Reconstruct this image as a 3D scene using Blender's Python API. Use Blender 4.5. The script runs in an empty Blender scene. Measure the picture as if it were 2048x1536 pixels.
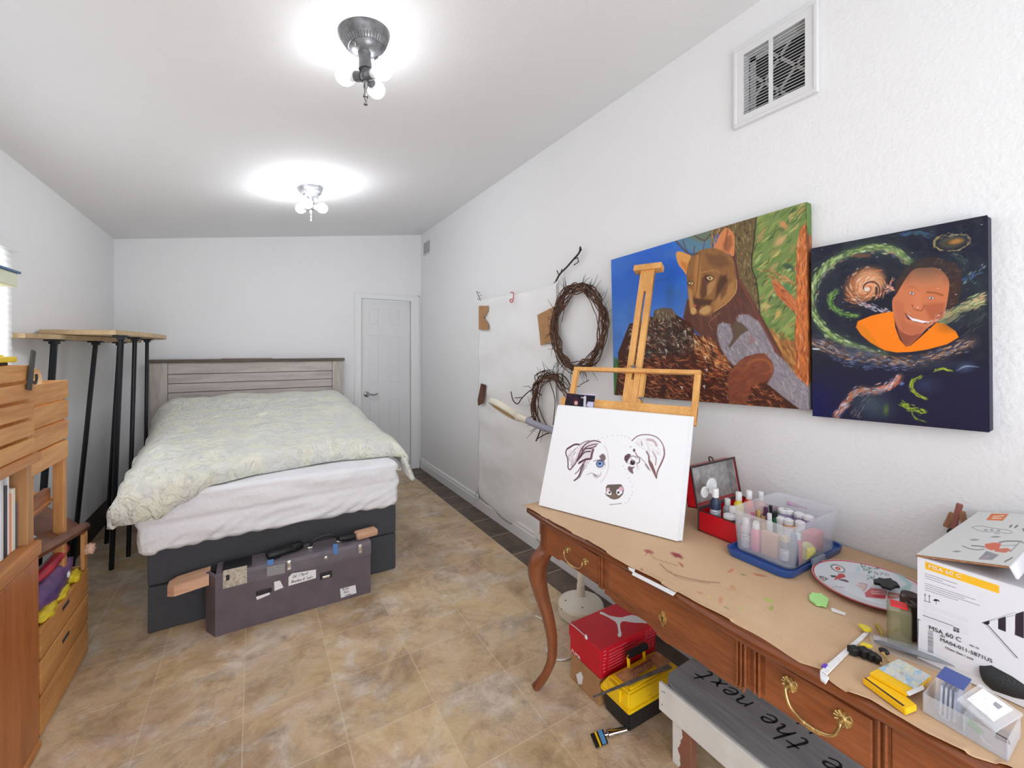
import bpy, bmesh, math, random
import numpy as np
from mathutils import Vector, Matrix, noise
S = bpy.context.scene
COL = S.collection
random.seed(7)
RNG = np.random.RandomState(5)
PI = math.pi
# ------------------------------------------------------------------ camera
F_PX, CX_PX, HZ_PX, EYE = 852.0, 1024.0, 700.0, 1.44
YAW = math.atan(516/852)
cd = bpy.data.cameras.new('camera'); cam = bpy.data.objects.new('camera', cd); COL.objects.link(cam)
cam.location = (0, 0, EYE); cam.rotation_euler = (PI/2, 0, -YAW)
cd.sensor_width = 36; cd.lens = F_PX/2048*36; cd.shift_y = -(768-HZ_PX)/2048; cd.clip_start = .02
S.camera = cam
# ------------------------------------------------------------------ colour management
S.view_settings.view_transform = 'Standard'; S.view_settings.look = 'None'
S.view_settings.gamma = 1; S.view_settings.use_curve_mapping = False
S.view_settings.exposure = 0.54
# ------------------------------------------------------------------ daylight
W = bpy.data.worlds.new('daylight'); S.world = W; W.use_nodes = True
bg = W.node_tree.nodes['Background']; bg.inputs[0].default_value = (.86, .93, 1, 1); bg.inputs[1].default_value = 1.5
def area(name, loc, rot, sx, sy, power, col=(1, 1, 1)):
    l = bpy.data.lights.new(name, 'AREA'); l.shape = 'RECTANGLE'; l.size = sx; l.size_y = sy; l.energy = power; l.color = col
    o = bpy.data.objects.new(name, l); COL.objects.link(o); o.location = loc; o.rotation_euler = rot
    return o
area('daylight_front_window', (.35, -1.62, 1.25), (-PI/2, 0, PI), 2.3, 2.0, 30, (.93, .972, 1))
area('daylight_left_window', (-1.22, 2.0, 1.45), (0, -PI/2, 0), 1.05, 2.1, 18, (.93, .972, 1))
BULB_STRENGTH = 100.0   # lit bulbs; each fixture scales it

# ------------------------------------------------------------------ geometry of the view (used to measure real positions)
_c, _s = math.cos(YAW), math.sin(YAW)
def ray(px, py):
    u = (px-CX_PX)/F_PX; w = (HZ_PX-py)/F_PX
    return Vector((u*_c+_s, _c-u*_s, w))
E0 = Vector((0, 0, EYE))
def on_z(px, py, z): r = ray(px, py); return E0 + r*((z-EYE)/r.z)
def on_x(px, py, X): r = ray(px, py); return E0 + r*(X/r.x)
def on_y(px, py, Y): r = ray(px, py); return E0 + r*(Y/r.y)
def on_plane(px, py, p, n): r = ray(px, py); return E0 + r*((Vector(p)-E0).dot(n)/r.dot(n))
def proj(P):
    P = np.asarray(P, float); u = P[:, 0]*_c-P[:, 1]*_s; d = P[:, 0]*_s+P[:, 1]*_c
    return CX_PX+F_PX*u/d, HZ_PX-F_PX*(P[:, 2]-EYE)/d

# ------------------------------------------------------------------ objects
def lin(c):
    c = [x/255. for x in c[:3]]
    return tuple((x/12.92 if x <= .04045 else ((x+.055)/1.055)**2.4) for x in c)
def link(name, mesh, parent=None):
    o = bpy.data.objects.new(name, mesh); COL.objects.link(o)
    if parent is not None: o.parent = parent
    return o
def root_loc(p):
    l = Vector((0, 0, 0))
    while p is not None: l += p.location; p = p.parent
    return l
def obj(name, bm, m, parent=None, smooth=False, label=None, base=None, ang=40):
    """bm in world coordinates -> one mesh object"""
    if parent is not None:
        org = root_loc(parent)
    else:
        vs = [v.co for v in bm.verts]
        org = Vector(base) if base is not None else Vector((sum(v.x for v in vs)/len(vs), sum(v.y for v in vs)/len(vs), min(v.z for v in vs)))
    bmesh.ops.translate(bm, verts=bm.verts[:], vec=-org)
    bmesh.ops.recalc_face_normals(bm, faces=bm.faces[:])
    me = bpy.data.meshes.new(name); bm.to_mesh(me); bm.free()
    for mm in (m if isinstance(m, (list, tuple)) else [m]): me.materials.append(mm)
    if smooth:
        for p in me.polygons: p.use_smooth = True
        if ang < 180:
            try: me.set_sharp_from_angle(angle=math.radians(ang))
            except Exception: pass
    o = link(name, me, parent)
    if parent is None: o.location = org
    if label: o['label'] = label
    return o
def thing(name, label, cat, loc, group=None):
    o = bpy.data.objects.new(name, None); COL.objects.link(o); o.location = loc; o.empty_display_size = .05
    o['label'] = label; o['category'] = cat
    if group: o['group'] = group
    return o
def tag(o, label, cat, group=None):
    o['label'] = label; o['category'] = cat
    if group: o['group'] = group
    return o
def struct(o): o['kind'] = 'structure'; return o
def dup(root, loc, label, group=None, rz=None):
    r = root.copy(); COL.objects.link(r); r.location = loc; r['label'] = label
    if rz is not None: r.rotation_euler[2] = rz
    if group: r['group'] = group
    for ch in list(root.children):
        c = ch.copy(); COL.objects.link(c); c.parent = r
        for g in list(ch.children):
            d = g.copy(); COL.objects.link(d); d.parent = c
    return r
# ------------------------------------------------------------------ mesh helpers
def nb(): return bmesh.new()
def xf(vs, bm, loc=(0, 0, 0), rz=0, rx=0, ry=0, M=None):
    if M is None: M = Matrix.Translation(loc) @ Matrix.Rotation(rz, 4, 'Z') @ Matrix.Rotation(ry, 4, 'Y') @ Matrix.Rotation(rx, 4, 'X')
    bmesh.ops.transform(bm, matrix=M, verts=vs)
def box(bm, c, s, bev=0, rz=0, rx=0, ry=0, seg=2, M=None, mi=0):
    """box with centre c and size s"""
    t = bmesh.new(); bmesh.ops.create_cube(t, size=1)
    bmesh.ops.scale(t, vec=s, verts=t.verts[:])
    if bev: bmesh.ops.bevel(t, geom=t.edges[:], offset=min(bev, min(s)*.49), segments=seg, profile=.5, affect='EDGES')
    if M is None: xf(t.verts[:], t, c, rz, rx, ry)
    else: bmesh.ops.transform(t, matrix=M @ Matrix.Translation(c), verts=t.verts[:])
    return merge(bm, t, mi)
def merge(bm, t, mi=0):
    mp = {}
    for v in t.verts: mp[v] = bm.verts.new(v.co)
    fs = []
    for f in t.faces:
        try: g = bm.faces.new([mp[v] for v in f.verts]); g.material_index = mi; g.smooth = f.smooth; fs.append(g)
        except ValueError: pass
    t.free(); return list(mp.values())
def b2(bm, a, b, bev=0, mi=0):
    """box from corner a to corner b"""
    a = Vector(a); b = Vector(b)
    return box(bm, (a+b)/2, [abs(x) for x in (b-a)], bev, mi=mi)
def lathe(bm, prof, c=(0, 0, 0), n=24, axis=None, cap=True, mi=0):
    """prof = [(r, z)...] turned about z, then moved to c / along axis"""
    t = bmesh.new(); rings = []
    for r, z in prof:
        rings.append([t.verts.new((max(r, 1e-5)*math.cos(2*PI*k/n), max(r, 1e-5)*math.sin(2*PI*k/n), z)) for k in range(n)])
    for a, b in zip(rings, rings[1:]):
        for k in range(n): t.faces.new((a[k], a[(k+1) % n], b[(k+1) % n], b[k]))
    if cap:
        t.faces.new(rings[0][::-1]); t.faces.new(rings[-1])
    if axis is not None:
        q = Vector((0, 0, 1)).rotation_difference(Vector(axis).normalized()).to_matrix().to_4x4()
        bmesh.ops.transform(t, matrix=q, verts=t.verts[:])
    bmesh.ops.translate(t, vec=Vector(c), verts=t.verts[:])
    return merge(bm, t, mi)
def cyl(bm, a, b, r, r2=None, n=16, mi=0):
    a = Vector(a); b = Vector(b); L = (b-a).length
    return lathe(bm, [(r, 0), (r if r2 is None else r2, L)], a, n, b-a, mi=mi)
def tube(bm, pts, r, n=8, closed=False, flat=1.0, mi=0, up=(0, 0, 1)):
    """tube along pts, r a number or list; flat squashes one axis"""
    pts = [Vector(p) for p in pts]; N = len(pts); rs = r if isinstance(r, (list, tuple)) else [r]*N
    rings = []; prev = None
    for i, p in enumerate(pts):
        if closed: d = pts[(i+1) % N]-pts[i-1]
        else: d = pts[min(i+1, N-1)]-pts[max(i-1, 0)]
        d.normalize()
        if prev is None:
            a = d.cross(Vector(up))
            if a.length < .1: a = d.cross(Vector((1, 0, 0)))
        else: a = prev-d*prev.dot(d)
        a.normalize(); prev = a; b = d.cross(a)
        rings.append([bm.verts.new(p+(a*math.cos(2*PI*k/n)+b*math.sin(2*PI*k/n)*flat)*rs[i]) for k in range(n)])
    for i in range(N if closed else N-1):
        A, B = rings[i], rings[(i+1) % N]
        for k in range(n):
            f = bm.faces.new((A[k], A[(k+1) % n], B[(k+1) % n], B[k])); f.material_index = mi
    if not closed:
        bm.faces.new(rings[0][::-1]).material_index = mi; bm.faces.new(rings[-1]).material_index = mi
def prism(bm, pts, vec, mi=0):
    """closed 3d polygon extruded by vec"""
    vec = Vector(vec); a = [bm.verts.new(Vector(p)) for p in pts]; b = [bm.verts.new(Vector(p)+vec) for p in pts]
    fs = [bm.faces.new(a), bm.faces.new(b[::-1])]
    for i in range(len(a)): fs.append(bm.faces.new((a[i-1], a[i], b[i], b[i-1])))
    for f in fs: f.material_index = mi
    return a+b
def smooth_line(pts, k=6):
    """Catmull-Rom through pts"""
    P = [Vector(p) for p in pts]; P = [P[0]*2-P[1]]+P+[P[-1]*2-P[-2]]; out = []
    for i in range(1, len(P)-2):
        for j in range(k):
            t = j/k; a, b, c, d = P[i-1:i+3]
            out.append(.5*((2*b)+(c-a)*t+(2*a-5*b+4*c-d)*t*t+(3*b-a-3*c+d)*t**3))
    out.append(P[-2]); return out
def ball(bm, c, r, sc=(1, 1, 1), n=16, mi=0):
    t = bmesh.new(); bmesh.ops.create_uvsphere(t, u_segments=n, v_segments=max(6, n//2+2), radius=r)
    bmesh.ops.scale(t, vec=sc, verts=t.verts[:]); bmesh.ops.translate(t, vec=Vector(c), verts=t.verts[:])
    return merge(bm, t, mi)
def sub(o, lv=2):
    m = o.modifiers.new('sub', 'SUBSURF'); m.levels = lv; m.render_levels = lv; return o
def grid(bm, P, mi=0):
    """P[i][j] points -> quads"""
    V = [[bm.verts.new(Vector(p)) for p in row] for row in P]
    for i in range(len(V)-1):
        for j in range(len(V[0])-1): bm.faces.new((V[i][j], V[i+1][j], V[i+1][j+1], V[i][j+1])).material_index = mi
    return V
# ------------------------------------------------------------------ materials
def nodes(m): return m.node_tree.nodes, m.node_tree.links
def mat(name, col, rough=.5, metal=0, var=0., scale=8., stretch=(1, 1, 1), bump=0., bscale=60., spec=.5, col2=None, trans=0, alpha=1., sheen=0, emit=0, detail=4, coat=0):
    m = bpy.data.materials.new(name); m.use_nodes = True; N, L = nodes(m); b = N['Principled BSDF']
    c = lin(col)
    b.inputs['Base Color'].default_value = (*c, 1); b.inputs['Roughness'].default_value = rough
    b.inputs['Metallic'].default_value = metal; b.inputs['Specular IOR Level'].default_value = spec
    b.inputs['Transmission Weight'].default_value = trans; b.inputs['Alpha'].default_value = alpha
    b.inputs['Coat Weight'].default_value = coat
    if sheen: b.inputs['Sheen Weight'].default_value = sheen
    if emit: b.inputs['Emission Color'].default_value = (*c, 1); b.inputs['Emission Strength'].default_value = emit
    if var or col2 or bump:
        tc = N.new('ShaderNodeTexCoord'); mp = N.new('ShaderNodeMapping'); mp.inputs['Scale'].default_value = stretch
        L.new(tc.outputs['Object'], mp.inputs['Vector'])
    if var or col2:
        n = N.new('ShaderNodeTexNoise'); n.inputs['Scale'].default_value = scale; n.inputs['Detail'].default_value = detail
        L.new(mp.outputs[0], n.inputs['Vector'])
        r = N.new('ShaderNodeValToRGB'); L.new(n.outputs['Fac'], r.inputs[0])
        c2 = lin(col2) if col2 else tuple(x*(1-var) for x in c)
        r.color_ramp.elements[0].position = .35; r.color_ramp.elements[1].position = .65
        r.color_ramp.elements[0].color = (*c2, 1); r.color_ramp.elements[1].color = (*(c if col2 else tuple(min(1, x*(1+var*.6)) for x in c)), 1)
        L.new(r.outputs[0], b.inputs['Base Color'])
    if bump:
        n2 = N.new('ShaderNodeTexNoise'); n2.inputs['Scale'].default_value = bscale; n2.inputs['Detail'].default_value = 3
        L.new(mp.outputs[0], n2.inputs['Vector'])
        bp = N.new('ShaderNodeBump'); bp.inputs['Strength'].default_value = min(1, bump*10); bp.inputs['Distance'].default_value = bump*.02
        L.new(n2.outputs['Fac'], bp.inputs['Height']); L.new(bp.outputs[0], b.inputs['Normal'])
    return m
def wood(name, c1, c2, axis='Y', rough=.4, scale=5., knots=0., coat=0, c3=None, fine=1.):
    """grain runs along axis (object coordinates)"""
    m = bpy.data.materials.new(name); m.use_nodes = True; N, L = nodes(m); b = N['Principled BSDF']
    b.inputs['Roughness'].default_value = rough; b.inputs['Coat Weight'].default_value = coat; b.inputs['Coat Roughness'].default_value = .25
    tc = N.new('ShaderNodeTexCoord'); mp = N.new('ShaderNodeMapping')
    st = {'X': (.09, 1, 1), 'Y': (1, .09, 1), 'Z': (1, 1, .09)}[axis]
    mp.inputs['Scale'].default_value = [x*scale for x in st]; L.new(tc.outputs['Object'], mp.inputs['Vector'])
    n1 = N.new('ShaderNodeTexNoise'); n1.inputs['Scale'].default_value = 2.2; n1.inputs['Detail'].default_value = 5; n1.inputs['Distortion'].default_value = .8+knots
    n2 = N.new('ShaderNodeTexNoise'); n2.inputs['Scale'].default_value = 18*fine; n2.inputs['Detail'].default_value = 4
    L.new(mp.outputs[0], n1.inputs['Vector']); L.new(mp.outputs[0], n2.inputs['Vector'])
    mx = N.new('ShaderNodeMix'); mx.data_type = 'FLOAT'; mx.inputs[0].default_value = .38
    L.new(n1.outputs['Fac'], mx.inputs[2]); L.new(n2.outputs['Fac'], mx.inputs[3])
    r = N.new('ShaderNodeValToRGB'); L.new(mx.outputs[0], r.inputs[0])
    e = r.color_ramp.elements; e[0].position = .36; e[1].position = .64; e[0].color = (*lin(c2), 1); e[1].color = (*lin(c1), 1)
    if c3: k = e.new(.30); k.color = (*lin(c3), 1)
    L.new(r.outputs[0], b.inputs['Base Color'])
    bp = N.new('ShaderNodeBump'); bp.inputs['Strength'].default_value = .15; bp.inputs['Distance'].default_value = .002
    L.new(n2.outputs['Fac'], bp.inputs['Height']); L.new(bp.outputs[0], b.inputs['Normal'])
    return m
def plaster(name, col, bump=.5, bs=70):
    m = mat(name, col, .85, spec=.2); N, L = nodes(m); b = N['Principled BSDF']
    tc = N.new('ShaderNodeTexCoord'); n = N.new('ShaderNodeTexNoise'); n.inputs['Scale'].default_value = bs; n.inputs['Detail'].default_value = 3
    L.new(tc.outputs['Object'], n.inputs['Vector']); bp = N.new('ShaderNodeBump'); bp.inputs['Strength'].default_value = bump; bp.inputs['Distance'].default_value = .004
    L.new(n.outputs['Fac'], bp.inputs['Height']); L.new(bp.outputs[0], b.inputs['Normal']); return m
HAND = {'n': ([[(0, .5), (.04, 0)], [(.03, .3), (.2, .5), (.34, .45), (.36, .2), (.42, .02), (.5, .08)]], .5), 'e': ([[(0, .22), (.2, .26), (.34, .34), (.30, .48), (.14, .5), (.03, .3), (.06, .06), (.22, -.02), (.42, .1)]], .46), 'x': ([[(0, .5), (.12, .42), (.26, .08), (.4, .02)], [(.36, .5), (.2, .3), (0, 0)]], .46), 't': ([[(.18, .95), (.14, .5), (.12, .12), (.22, 0), (.34, .08)], [(0, .62), (.2, .64), (.42, .66)]], .46), 'h': ([[(.06, 1), (.04, .5), (0, 0)], [(.02, .28), (.18, .5), (.32, .44), (.34, .2), (.38, .02), (.48, .08)]], .5),
 'l': ([[(.1, 1), (.04, .4), (.08, .04), (.24, .08)]], .3), 'y': ([[(0, .5), (.06, .2), (.2, .1), (.34, .5)], [(.34, .5), (.28, 0), (.16, -.4), (0, -.38)]], .48), 'r': ([[(0, .5), (.03, 0)], [(.02, .3), (.16, .5), (.3, .46)]], .38), 'i': ([[(.05, .5), (.03, .1), (.12, 0)]], .2), 'a': ([[(.34, .48), (.14, .5), (0, .24), (.12, 0), (.3, .14), (.35, .48), (.36, .04), (.46, .04)]], .5), 'o': ([[(.2, .5), (.02, .3), (.1, 0), (.3, .06), (.34, .34), (.2, .5)]], .42), 's': ([[(.3, .46), (.1, .48), (.1, .3), (.28, .2), (.2, 0), (0, .04)]], .36), 'u': ([[(0, .5), (.03, .06), (.24, .04), (.34, .5), (.36, .04), (.46, .04)]], .5), 'c': ([[(.32, .44), (.12, .5), (0, .22), (.12, 0), (.34, .08)]], .4), 'p': ([[(.04, .5), (0, -.4)], [(.02, .3), (.2, .5), (.34, .3), (.2, .02), (.02, .12)]], .44),
 'O': ([[(.26, .95), (.02, .6), (.1, .05), (.42, 0), (.56, .5), (.44, .92), (.26, .95)]], .66), 'P': ([[(.06, .95), (.0, 0)], [(.04, .9), (.36, .95), (.44, .66), (.06, .48)]], .5), 'B': ([[(.06, .95), (.0, 0), (.34, .04), (.42, .3), (.05, .48), (.36, .62), (.38, .9), (.06, .95)]], .5), 'T': ([[(.24, .92), (.2, 0)], [(0, .9), (.5, .95)]], .54), 'A': ([[(0, 0), (.24, .95), (.46, 0)], [(.1, .35), (.4, .35)]], .52), '/': ([[(.3, 1), (0, -.1)]], .34), '&': ([[(.4, 0), (.08, .7), (.2, .95), (.3, .75), (0, .25), (.1, 0), (.4, .4)]], .48), ' ': ([], .34)}
def handwrite(s, size, parent, m, origin, ux, uy, w=.05, name='handwriting', slant=.25, gap=.06):
    ux = Vector(ux).normalized(); uy = Vector(uy).normalized(); uz = ux.cross(uy); x = 0; bm = nb(); O = Vector(origin)+uz*.0006
    for ch in s:
        st, adv = HAND.get(ch, ([], .3))
        for q in st:
            pts = smooth_line([O+(ux*(x+a+b*slant)+uy*b)*size for a, b in q], 5) if len(q) > 2 else [O+(ux*(x+a+b*slant)+uy*b)*size for a, b in q]
            N = len(pts); L = []; R = []
            for i, p in enumerate(pts):
                d = (pts[min(i+1, N-1)]-pts[max(i-1, 0)]).normalized(); n = uz.cross(d)*w*size*.5*(1-.35*abs(2*i/max(1, N-1)-1)); L.append(bm.verts.new(p+n)); R.append(bm.verts.new(p-n))
            for i in range(N-1): bm.faces.new((L[i], R[i], R[i+1], L[i+1]))
        x += adv+gap
    return obj(name, bm, m, parent)
def text(s, size, parent, m, origin, ux, uy, name='lettering', align='LEFT', ext=.0004, lift=.0006, shear=0, sx=1.0, label=None):
    """raised lettering: origin world point, ux / uy directions in world"""
    cu = bpy.data.curves.new('t', 'FONT'); cu.body = s; cu.size = size; cu.align_x = align; cu.extrude = ext; cu.shear = shear
    cu.resolution_u = 3
    to = bpy.data.objects.new('t', cu); COL.objects.link(to)
    dg = bpy.context.evaluated_depsgraph_get(); me = bpy.data.meshes.new_from_object(to.evaluated_get(dg))
    bpy.data.objects.remove(to); 
    ux = Vector(ux).normalized(); uy = Vector(uy); uy = (uy-ux*uy.dot(ux)).normalized(); uz = ux.cross(uy)
    M = Matrix((ux*sx, uy, uz)).transposed().to_4x4(); org = root_loc(parent)
    M.translation = Vector(origin)+uz*lift-org
    me.transform(M); me.materials.clear(); me.materials.append(m)
    o = link(name, me, parent)
    if label: o['label'] = label
    return o
# ================================================================== SHELL
XR, XL, YB, YF = 1.75, -1.06, 5.05, -1.60
def zc(x): return 2.584+.1527*x
wallm = plaster('wall_paint', (238, 238, 239)); ceilm = plaster('ceiling_paint', (238, 238, 240), .3, 80)
white = mat('white_trim_paint', (236, 236, 236), .35); whitep = mat('white_gloss', (240, 240, 240), .3)
# floor
def floor_mat():
    m = bpy.data.materials.new('stone_tile'); m.use_nodes = True; N, L = nodes(m); b = N['Principled BSDF']
    b.inputs['Roughness'].default_value = .42; b.inputs['Specular IOR Level'].default_value = .35
    tc = N.new('ShaderNodeTexCoord')
    def noi(s, d, dist=0, off=(0, 0, 0), st=(1, 1, 1)):
        mp = N.new('ShaderNodeMapping'); mp.inputs['Location'].default_value = off; mp.inputs['Scale'].default_value = st; L.new(tc.outputs['Object'], mp.inputs[0])
        n = N.new('ShaderNodeTexNoise'); n.inputs['Scale'].default_value = s; n.inputs['Detail'].default_value = d; n.inputs['Distortion'].default_value = dist; n.inputs['Roughness'].default_value = .70
        L.new(mp.outputs[0], n.inputs['Vector']); return n.outputs['Fac']
    def ramp(f, els):
        r = N.new('ShaderNodeValToRGB'); L.new(f, r.inputs[0]); e = r.color_ramp.elements
        e[0].position, e[0].color = els[0][0], (*lin(els[0][1]), 1); e[1].position, e[1].color = els[-1][0], (*lin(els[-1][1]), 1)
        for p, c in els[1:-1]: k = e.new(p); k.color = (*lin(c), 1)
        return r.outputs[0]
    def mix(f, a, c, bl='MIX'):
        x = N.new('ShaderNodeMix'); x.data_type = 'RGBA'; x.blend_type = bl
        if isinstance(f, float): x.inputs[0].default_value = f
        else: L.new(f, x.inputs[0])
        L.new(a, x.inputs[6]); L.new(c, x.inputs[7]); return x.outputs[2]
    base = ramp(noi(3.2, 7, .6), [(.32, (136, 110, 84)), (.42, (182, 152, 116)), (.50, (214, 186, 146)), (.58, (226, 206, 174)), (.68, (160, 130, 102))])
    rose = ramp(noi(2.1, 5, .8, (5, 2, 0)), [(.35, (214, 188, 138)), (.5, (212, 184, 150)), (.65, (216, 184, 166))])
    c = mix(.45, base, rose)
    gm = ramp(noi(4, 9, .3, (9, 1, 3)), [(.49, (0, 0, 0)), (.60, (190, 190, 190))])
    grey = ramp(noi(7, 5, .5, (1, 7, 3)), [(.38, (170, 160, 150)), (.52, (222, 214, 206)), (.62, (240, 236, 230))])
    c = mix(gm, c, grey)
    dm = ramp(noi(6, 10, .3, (2, 8, 5)), [(.51, (0, 0, 0)), (.62, (165, 165, 165))])
    dk = ramp(noi(3, 2), [(.3, (118, 92, 70)), (.7, (140, 112, 86))])
    c = mix(dm, c, dk)
    br = N.new('ShaderNodeTexBrick'); br.offset = 0; br.squash = 1; mp = N.new('ShaderNodeMapping'); mp.inputs['Location'].default_value = (.036, .017, 0)
    L.new(tc.outputs['Object'], mp.inputs[0]); L.new(mp.outputs[0], br.inputs['Vector'])
    br.inputs['Scale'].default_value = 1; br.inputs['Brick Width'].default_value = .333; br.inputs['Row Height'].default_value = .3335
    br.inputs['Mortar Size'].default_value = .0028; br.inputs['Mortar Smooth'].default_value = .3
    br.inputs['Color1'].default_value = (1.08, 1.06, 1.04, 1); br.inputs['Color2'].default_value = (.86, .84, .82, 1); br.inputs['Mortar'].default_value = (1, 1, 1, 1)
    c = mix(.9, c, br.outputs['Color'], 'MULTIPLY')
    mort = N.new('ShaderNodeRGB'); mort.outputs[0].default_value = (*lin((226, 210, 184)), 1)
    fm = N.new('ShaderNodeMath'); fm.operation = 'MULTIPLY'; fm.inputs[1].default_value = .48; L.new(br.outputs['Fac'], fm.inputs[0])
    c = mix(fm.outputs[0], c, mort.outputs[0])
    L.new(c, b.inputs['Base Color'])
    bp = N.new('ShaderNodeBump'); bp.inputs['Strength'].default_value = .8; bp.inputs['Distance'].default_value = .008
    L.new(noi(16, 7, .8, (2, 8, 5)), bp.inputs['Height']); L.new(bp.outputs[0], b.inputs['Normal'])
    return m
bm = nb(); b2(bm, (XL-.4, YF-.1, -.1), (XR+.1, YB+.1, 0)); struct(obj('floor', bm, floor_mat(), base=(0, 0, 0)))
# dark slate border along the right wall
def slate_mat():
    m = mat('slate_border', (104, 86, 72), .5, col2=(72, 58, 50), scale=9, detail=7, bump=.4, bscale=20); N, L = nodes(m); b = N['Principled BSDF']
    src = b.inputs['Base Color'].links[0].from_socket
    tc = N.new('ShaderNodeTexCoord'); mp = N.new('ShaderNodeMapping'); mp.inputs['Location'].default_value = (.5, .08, 0)
    L.new(tc.outputs['Object'], mp.inputs[0]); br = N.new('ShaderNodeTexBrick'); br.offset = 0; L.new(mp.outputs[0], br.inputs['Vector'])
    br.inputs['Scale'].default_value = 1; br.inputs['Brick Width'].default_value = 4; br.inputs['Row Height'].default_value = .3295; br.inputs['Mortar Size'].default_value = .003
    x = N.new('ShaderNodeMix'); x.data_type = 'RGBA'; L.new(br.outputs['Fac'], x.inputs[0]); L.new(src, x.inputs[6]); x.inputs[7].default_value = (*lin((200, 182, 156)), 1)
    L.new(x.outputs[2], b.inputs['Base Color']); return m
slate = slate_mat()
bm = nb(); b2(bm, (1.553, YF, 0), (XR, YB, .002)); struct(obj('trim_1', bm, slate, base=(0, 0, 0)))
grout = mat('pale_grout', (205, 188, 160), .8)
bm = nb(); b2(bm, (1.548, YF, 0), (1.553, YB, .0022)); struct(obj('trim_2', bm, grout))
# ceiling: single slope rising to the right wall
bm = nb(); prism(bm, [(XL-.1, YF-.1, zc(XL-.1)), (XR+.1, YF-.1, zc(XR+.1)), (XR+.1, YF-.1, zc(XR+.1)+.12), (XL-.1, YF-.1, zc(XL-.1)+.12)], (0, YB-YF+.2, 0))
struct(obj('ceiling', bm, ceilm, base=(0, 0, 2.4)))
# right wall with the return-air opening
vy0, vy1, vz0, vz1 = .775, 1.022, 2.405, 2.672
bm = nb(); zt = zc(XR)
b2(bm, (XR, YF, 0), (XR+.1, vy0, zt)); b2(bm, (XR, vy1, 0), (XR+.1, YB, zt)); b2(bm, (XR, vy0, 0), (XR+.1, vy1, vz0)); b2(bm, (XR, vy0, vz1), (XR+.1, vy1, zt))
b2(bm, (XR+.09, vy0, vz0), (XR+.1, vy1, vz1))
struct(obj('wall_right', bm, wallm, base=(XR, 0, 0)))
# back wall with doorway
dx0, dx1, dz = 1.044, 1.627, 2.03
bm = nb()
for a, b in (((XL-.1, 0), (dx0, 0)), ((dx1, 0), (XR+.1, 0))):
    prism(bm, [(a[0], YB, 0), (b[0], YB, 0), (b[0], YB, zc(b[0])), (a[0], YB, zc(a[0]))], (0, .1, 0))
prism(bm, [(dx0, YB, dz), (dx1, YB, dz), (dx1, YB, zc(dx1)), (dx0, YB, zc(dx0))], (0, .1, 0))
struct(obj('wall_back', bm, wallm, base=(0, YB, 0)))
# left wall with window opening
wy0, wy1, wz0, wz1 = 1.30, 3.05, .95, 1.93
bm = nb(); zl = zc(XL)
b2(bm, (XL-.1, YF, 0), (XL, wy0, zl)); b2(bm, (XL-.1, wy1, 0), (XL, YB, zl)); b2(bm, (XL-.1, wy0, 0), (XL, wy1, wz0)); b2(bm, (XL-.1, wy0, wz1), (XL, wy1, zl))
struct(obj('wall_left', bm, wallm, base=(XL, 0, 0)))
# front wall (behind the camera) with a wide window
fx0, fx1, fz0, fz1 = -.85, 1.55, .25, 2.28
bm = nb()
prism(bm, [(XL-.1, YF, 0), (fx0, YF, 0), (fx0, YF, zc(fx0)), (XL-.1, YF, zc(XL-.1))], (0, -.1, 0))
prism(bm, [(fx1, YF, 0), (XR+.1, YF, 0), (XR+.1, YF, zc(XR+.1)), (fx1, YF, zc(fx1))], (0, -.1, 0))
prism(bm, [(fx0, YF, fz1), (fx1, YF, fz1), (fx1, YF, zc(fx1)), (fx0, YF, zc(fx0))], (0, -.1, 0)); b2(bm, (fx0, YF-.1, 0), (fx1, YF, fz0))
struct(obj('wall_front', bm, wallm, base=(0, YF, 0)))
# windows
glass = mat('window_glass', (255, 255, 255), 0, trans=1)
def window(n, a, b, axis, mull):
    """frame boxes in the wall opening from a to b"""
    a = Vector(a); b = Vector(b); bm = nb(); t = .045
    h = 1 if axis == 'Y' else 0
    def bar(h0, h1, z0, z1):
        p = a.copy(); q = b.copy(); p[h] = h0; q[h] = h1; p.z = z0; q.z = z1; b2(bm, p, q, .004)
    bar(a[h], a[h]+t, a.z, b.z); bar(b[h]-t, b[h], a.z, b.z); bar(a[h], b[h], a.z, a.z+t); bar(a[h], b[h], b.z-t, b.z)
    for k in range(1, mull): x = a[h]+(b[h]-a[h])*k/mull; bar(x-t/2, x+t/2, a.z, b.z)
    struct(obj(n, bm, white))
window('window_1', (XL-.09, wy0, wz0), (XL-.04, wy1, wz1), 'Y', 2)
window('window_2', (fx0, YF-.09, fz0), (fx1, YF-.04, fz1), 'X', 2)
# baseboards
def bboard(name, poly, vec, m=white):
    bm = nb(); prism(bm, poly, vec); struct(obj(name, bm, m))
bp_ = [(0, 0), (.016, 0), (.016, .082), (.012, .088), (.012, .108), (.004, .122), (0, .122)]
bboard('baseboard_right', [(XR-a, YF, z) for a, z in bp_], (0, YB-YF-.016, 0))
bboard('baseboard_back', [(XL, YB-a, z) for a, z in bp_], (2.03, 0, 0))
darkb = mat('shade_brown_baseboard', (44, 34, 32), .5)  # near-black brown puts the shadowed strip at the left wall base into the colour
bboard('baseboard_left', [(XL+a*.8, .0, z*1.5) for a, z in bp_], (0, YB-.02, 0), darkb)
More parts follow.
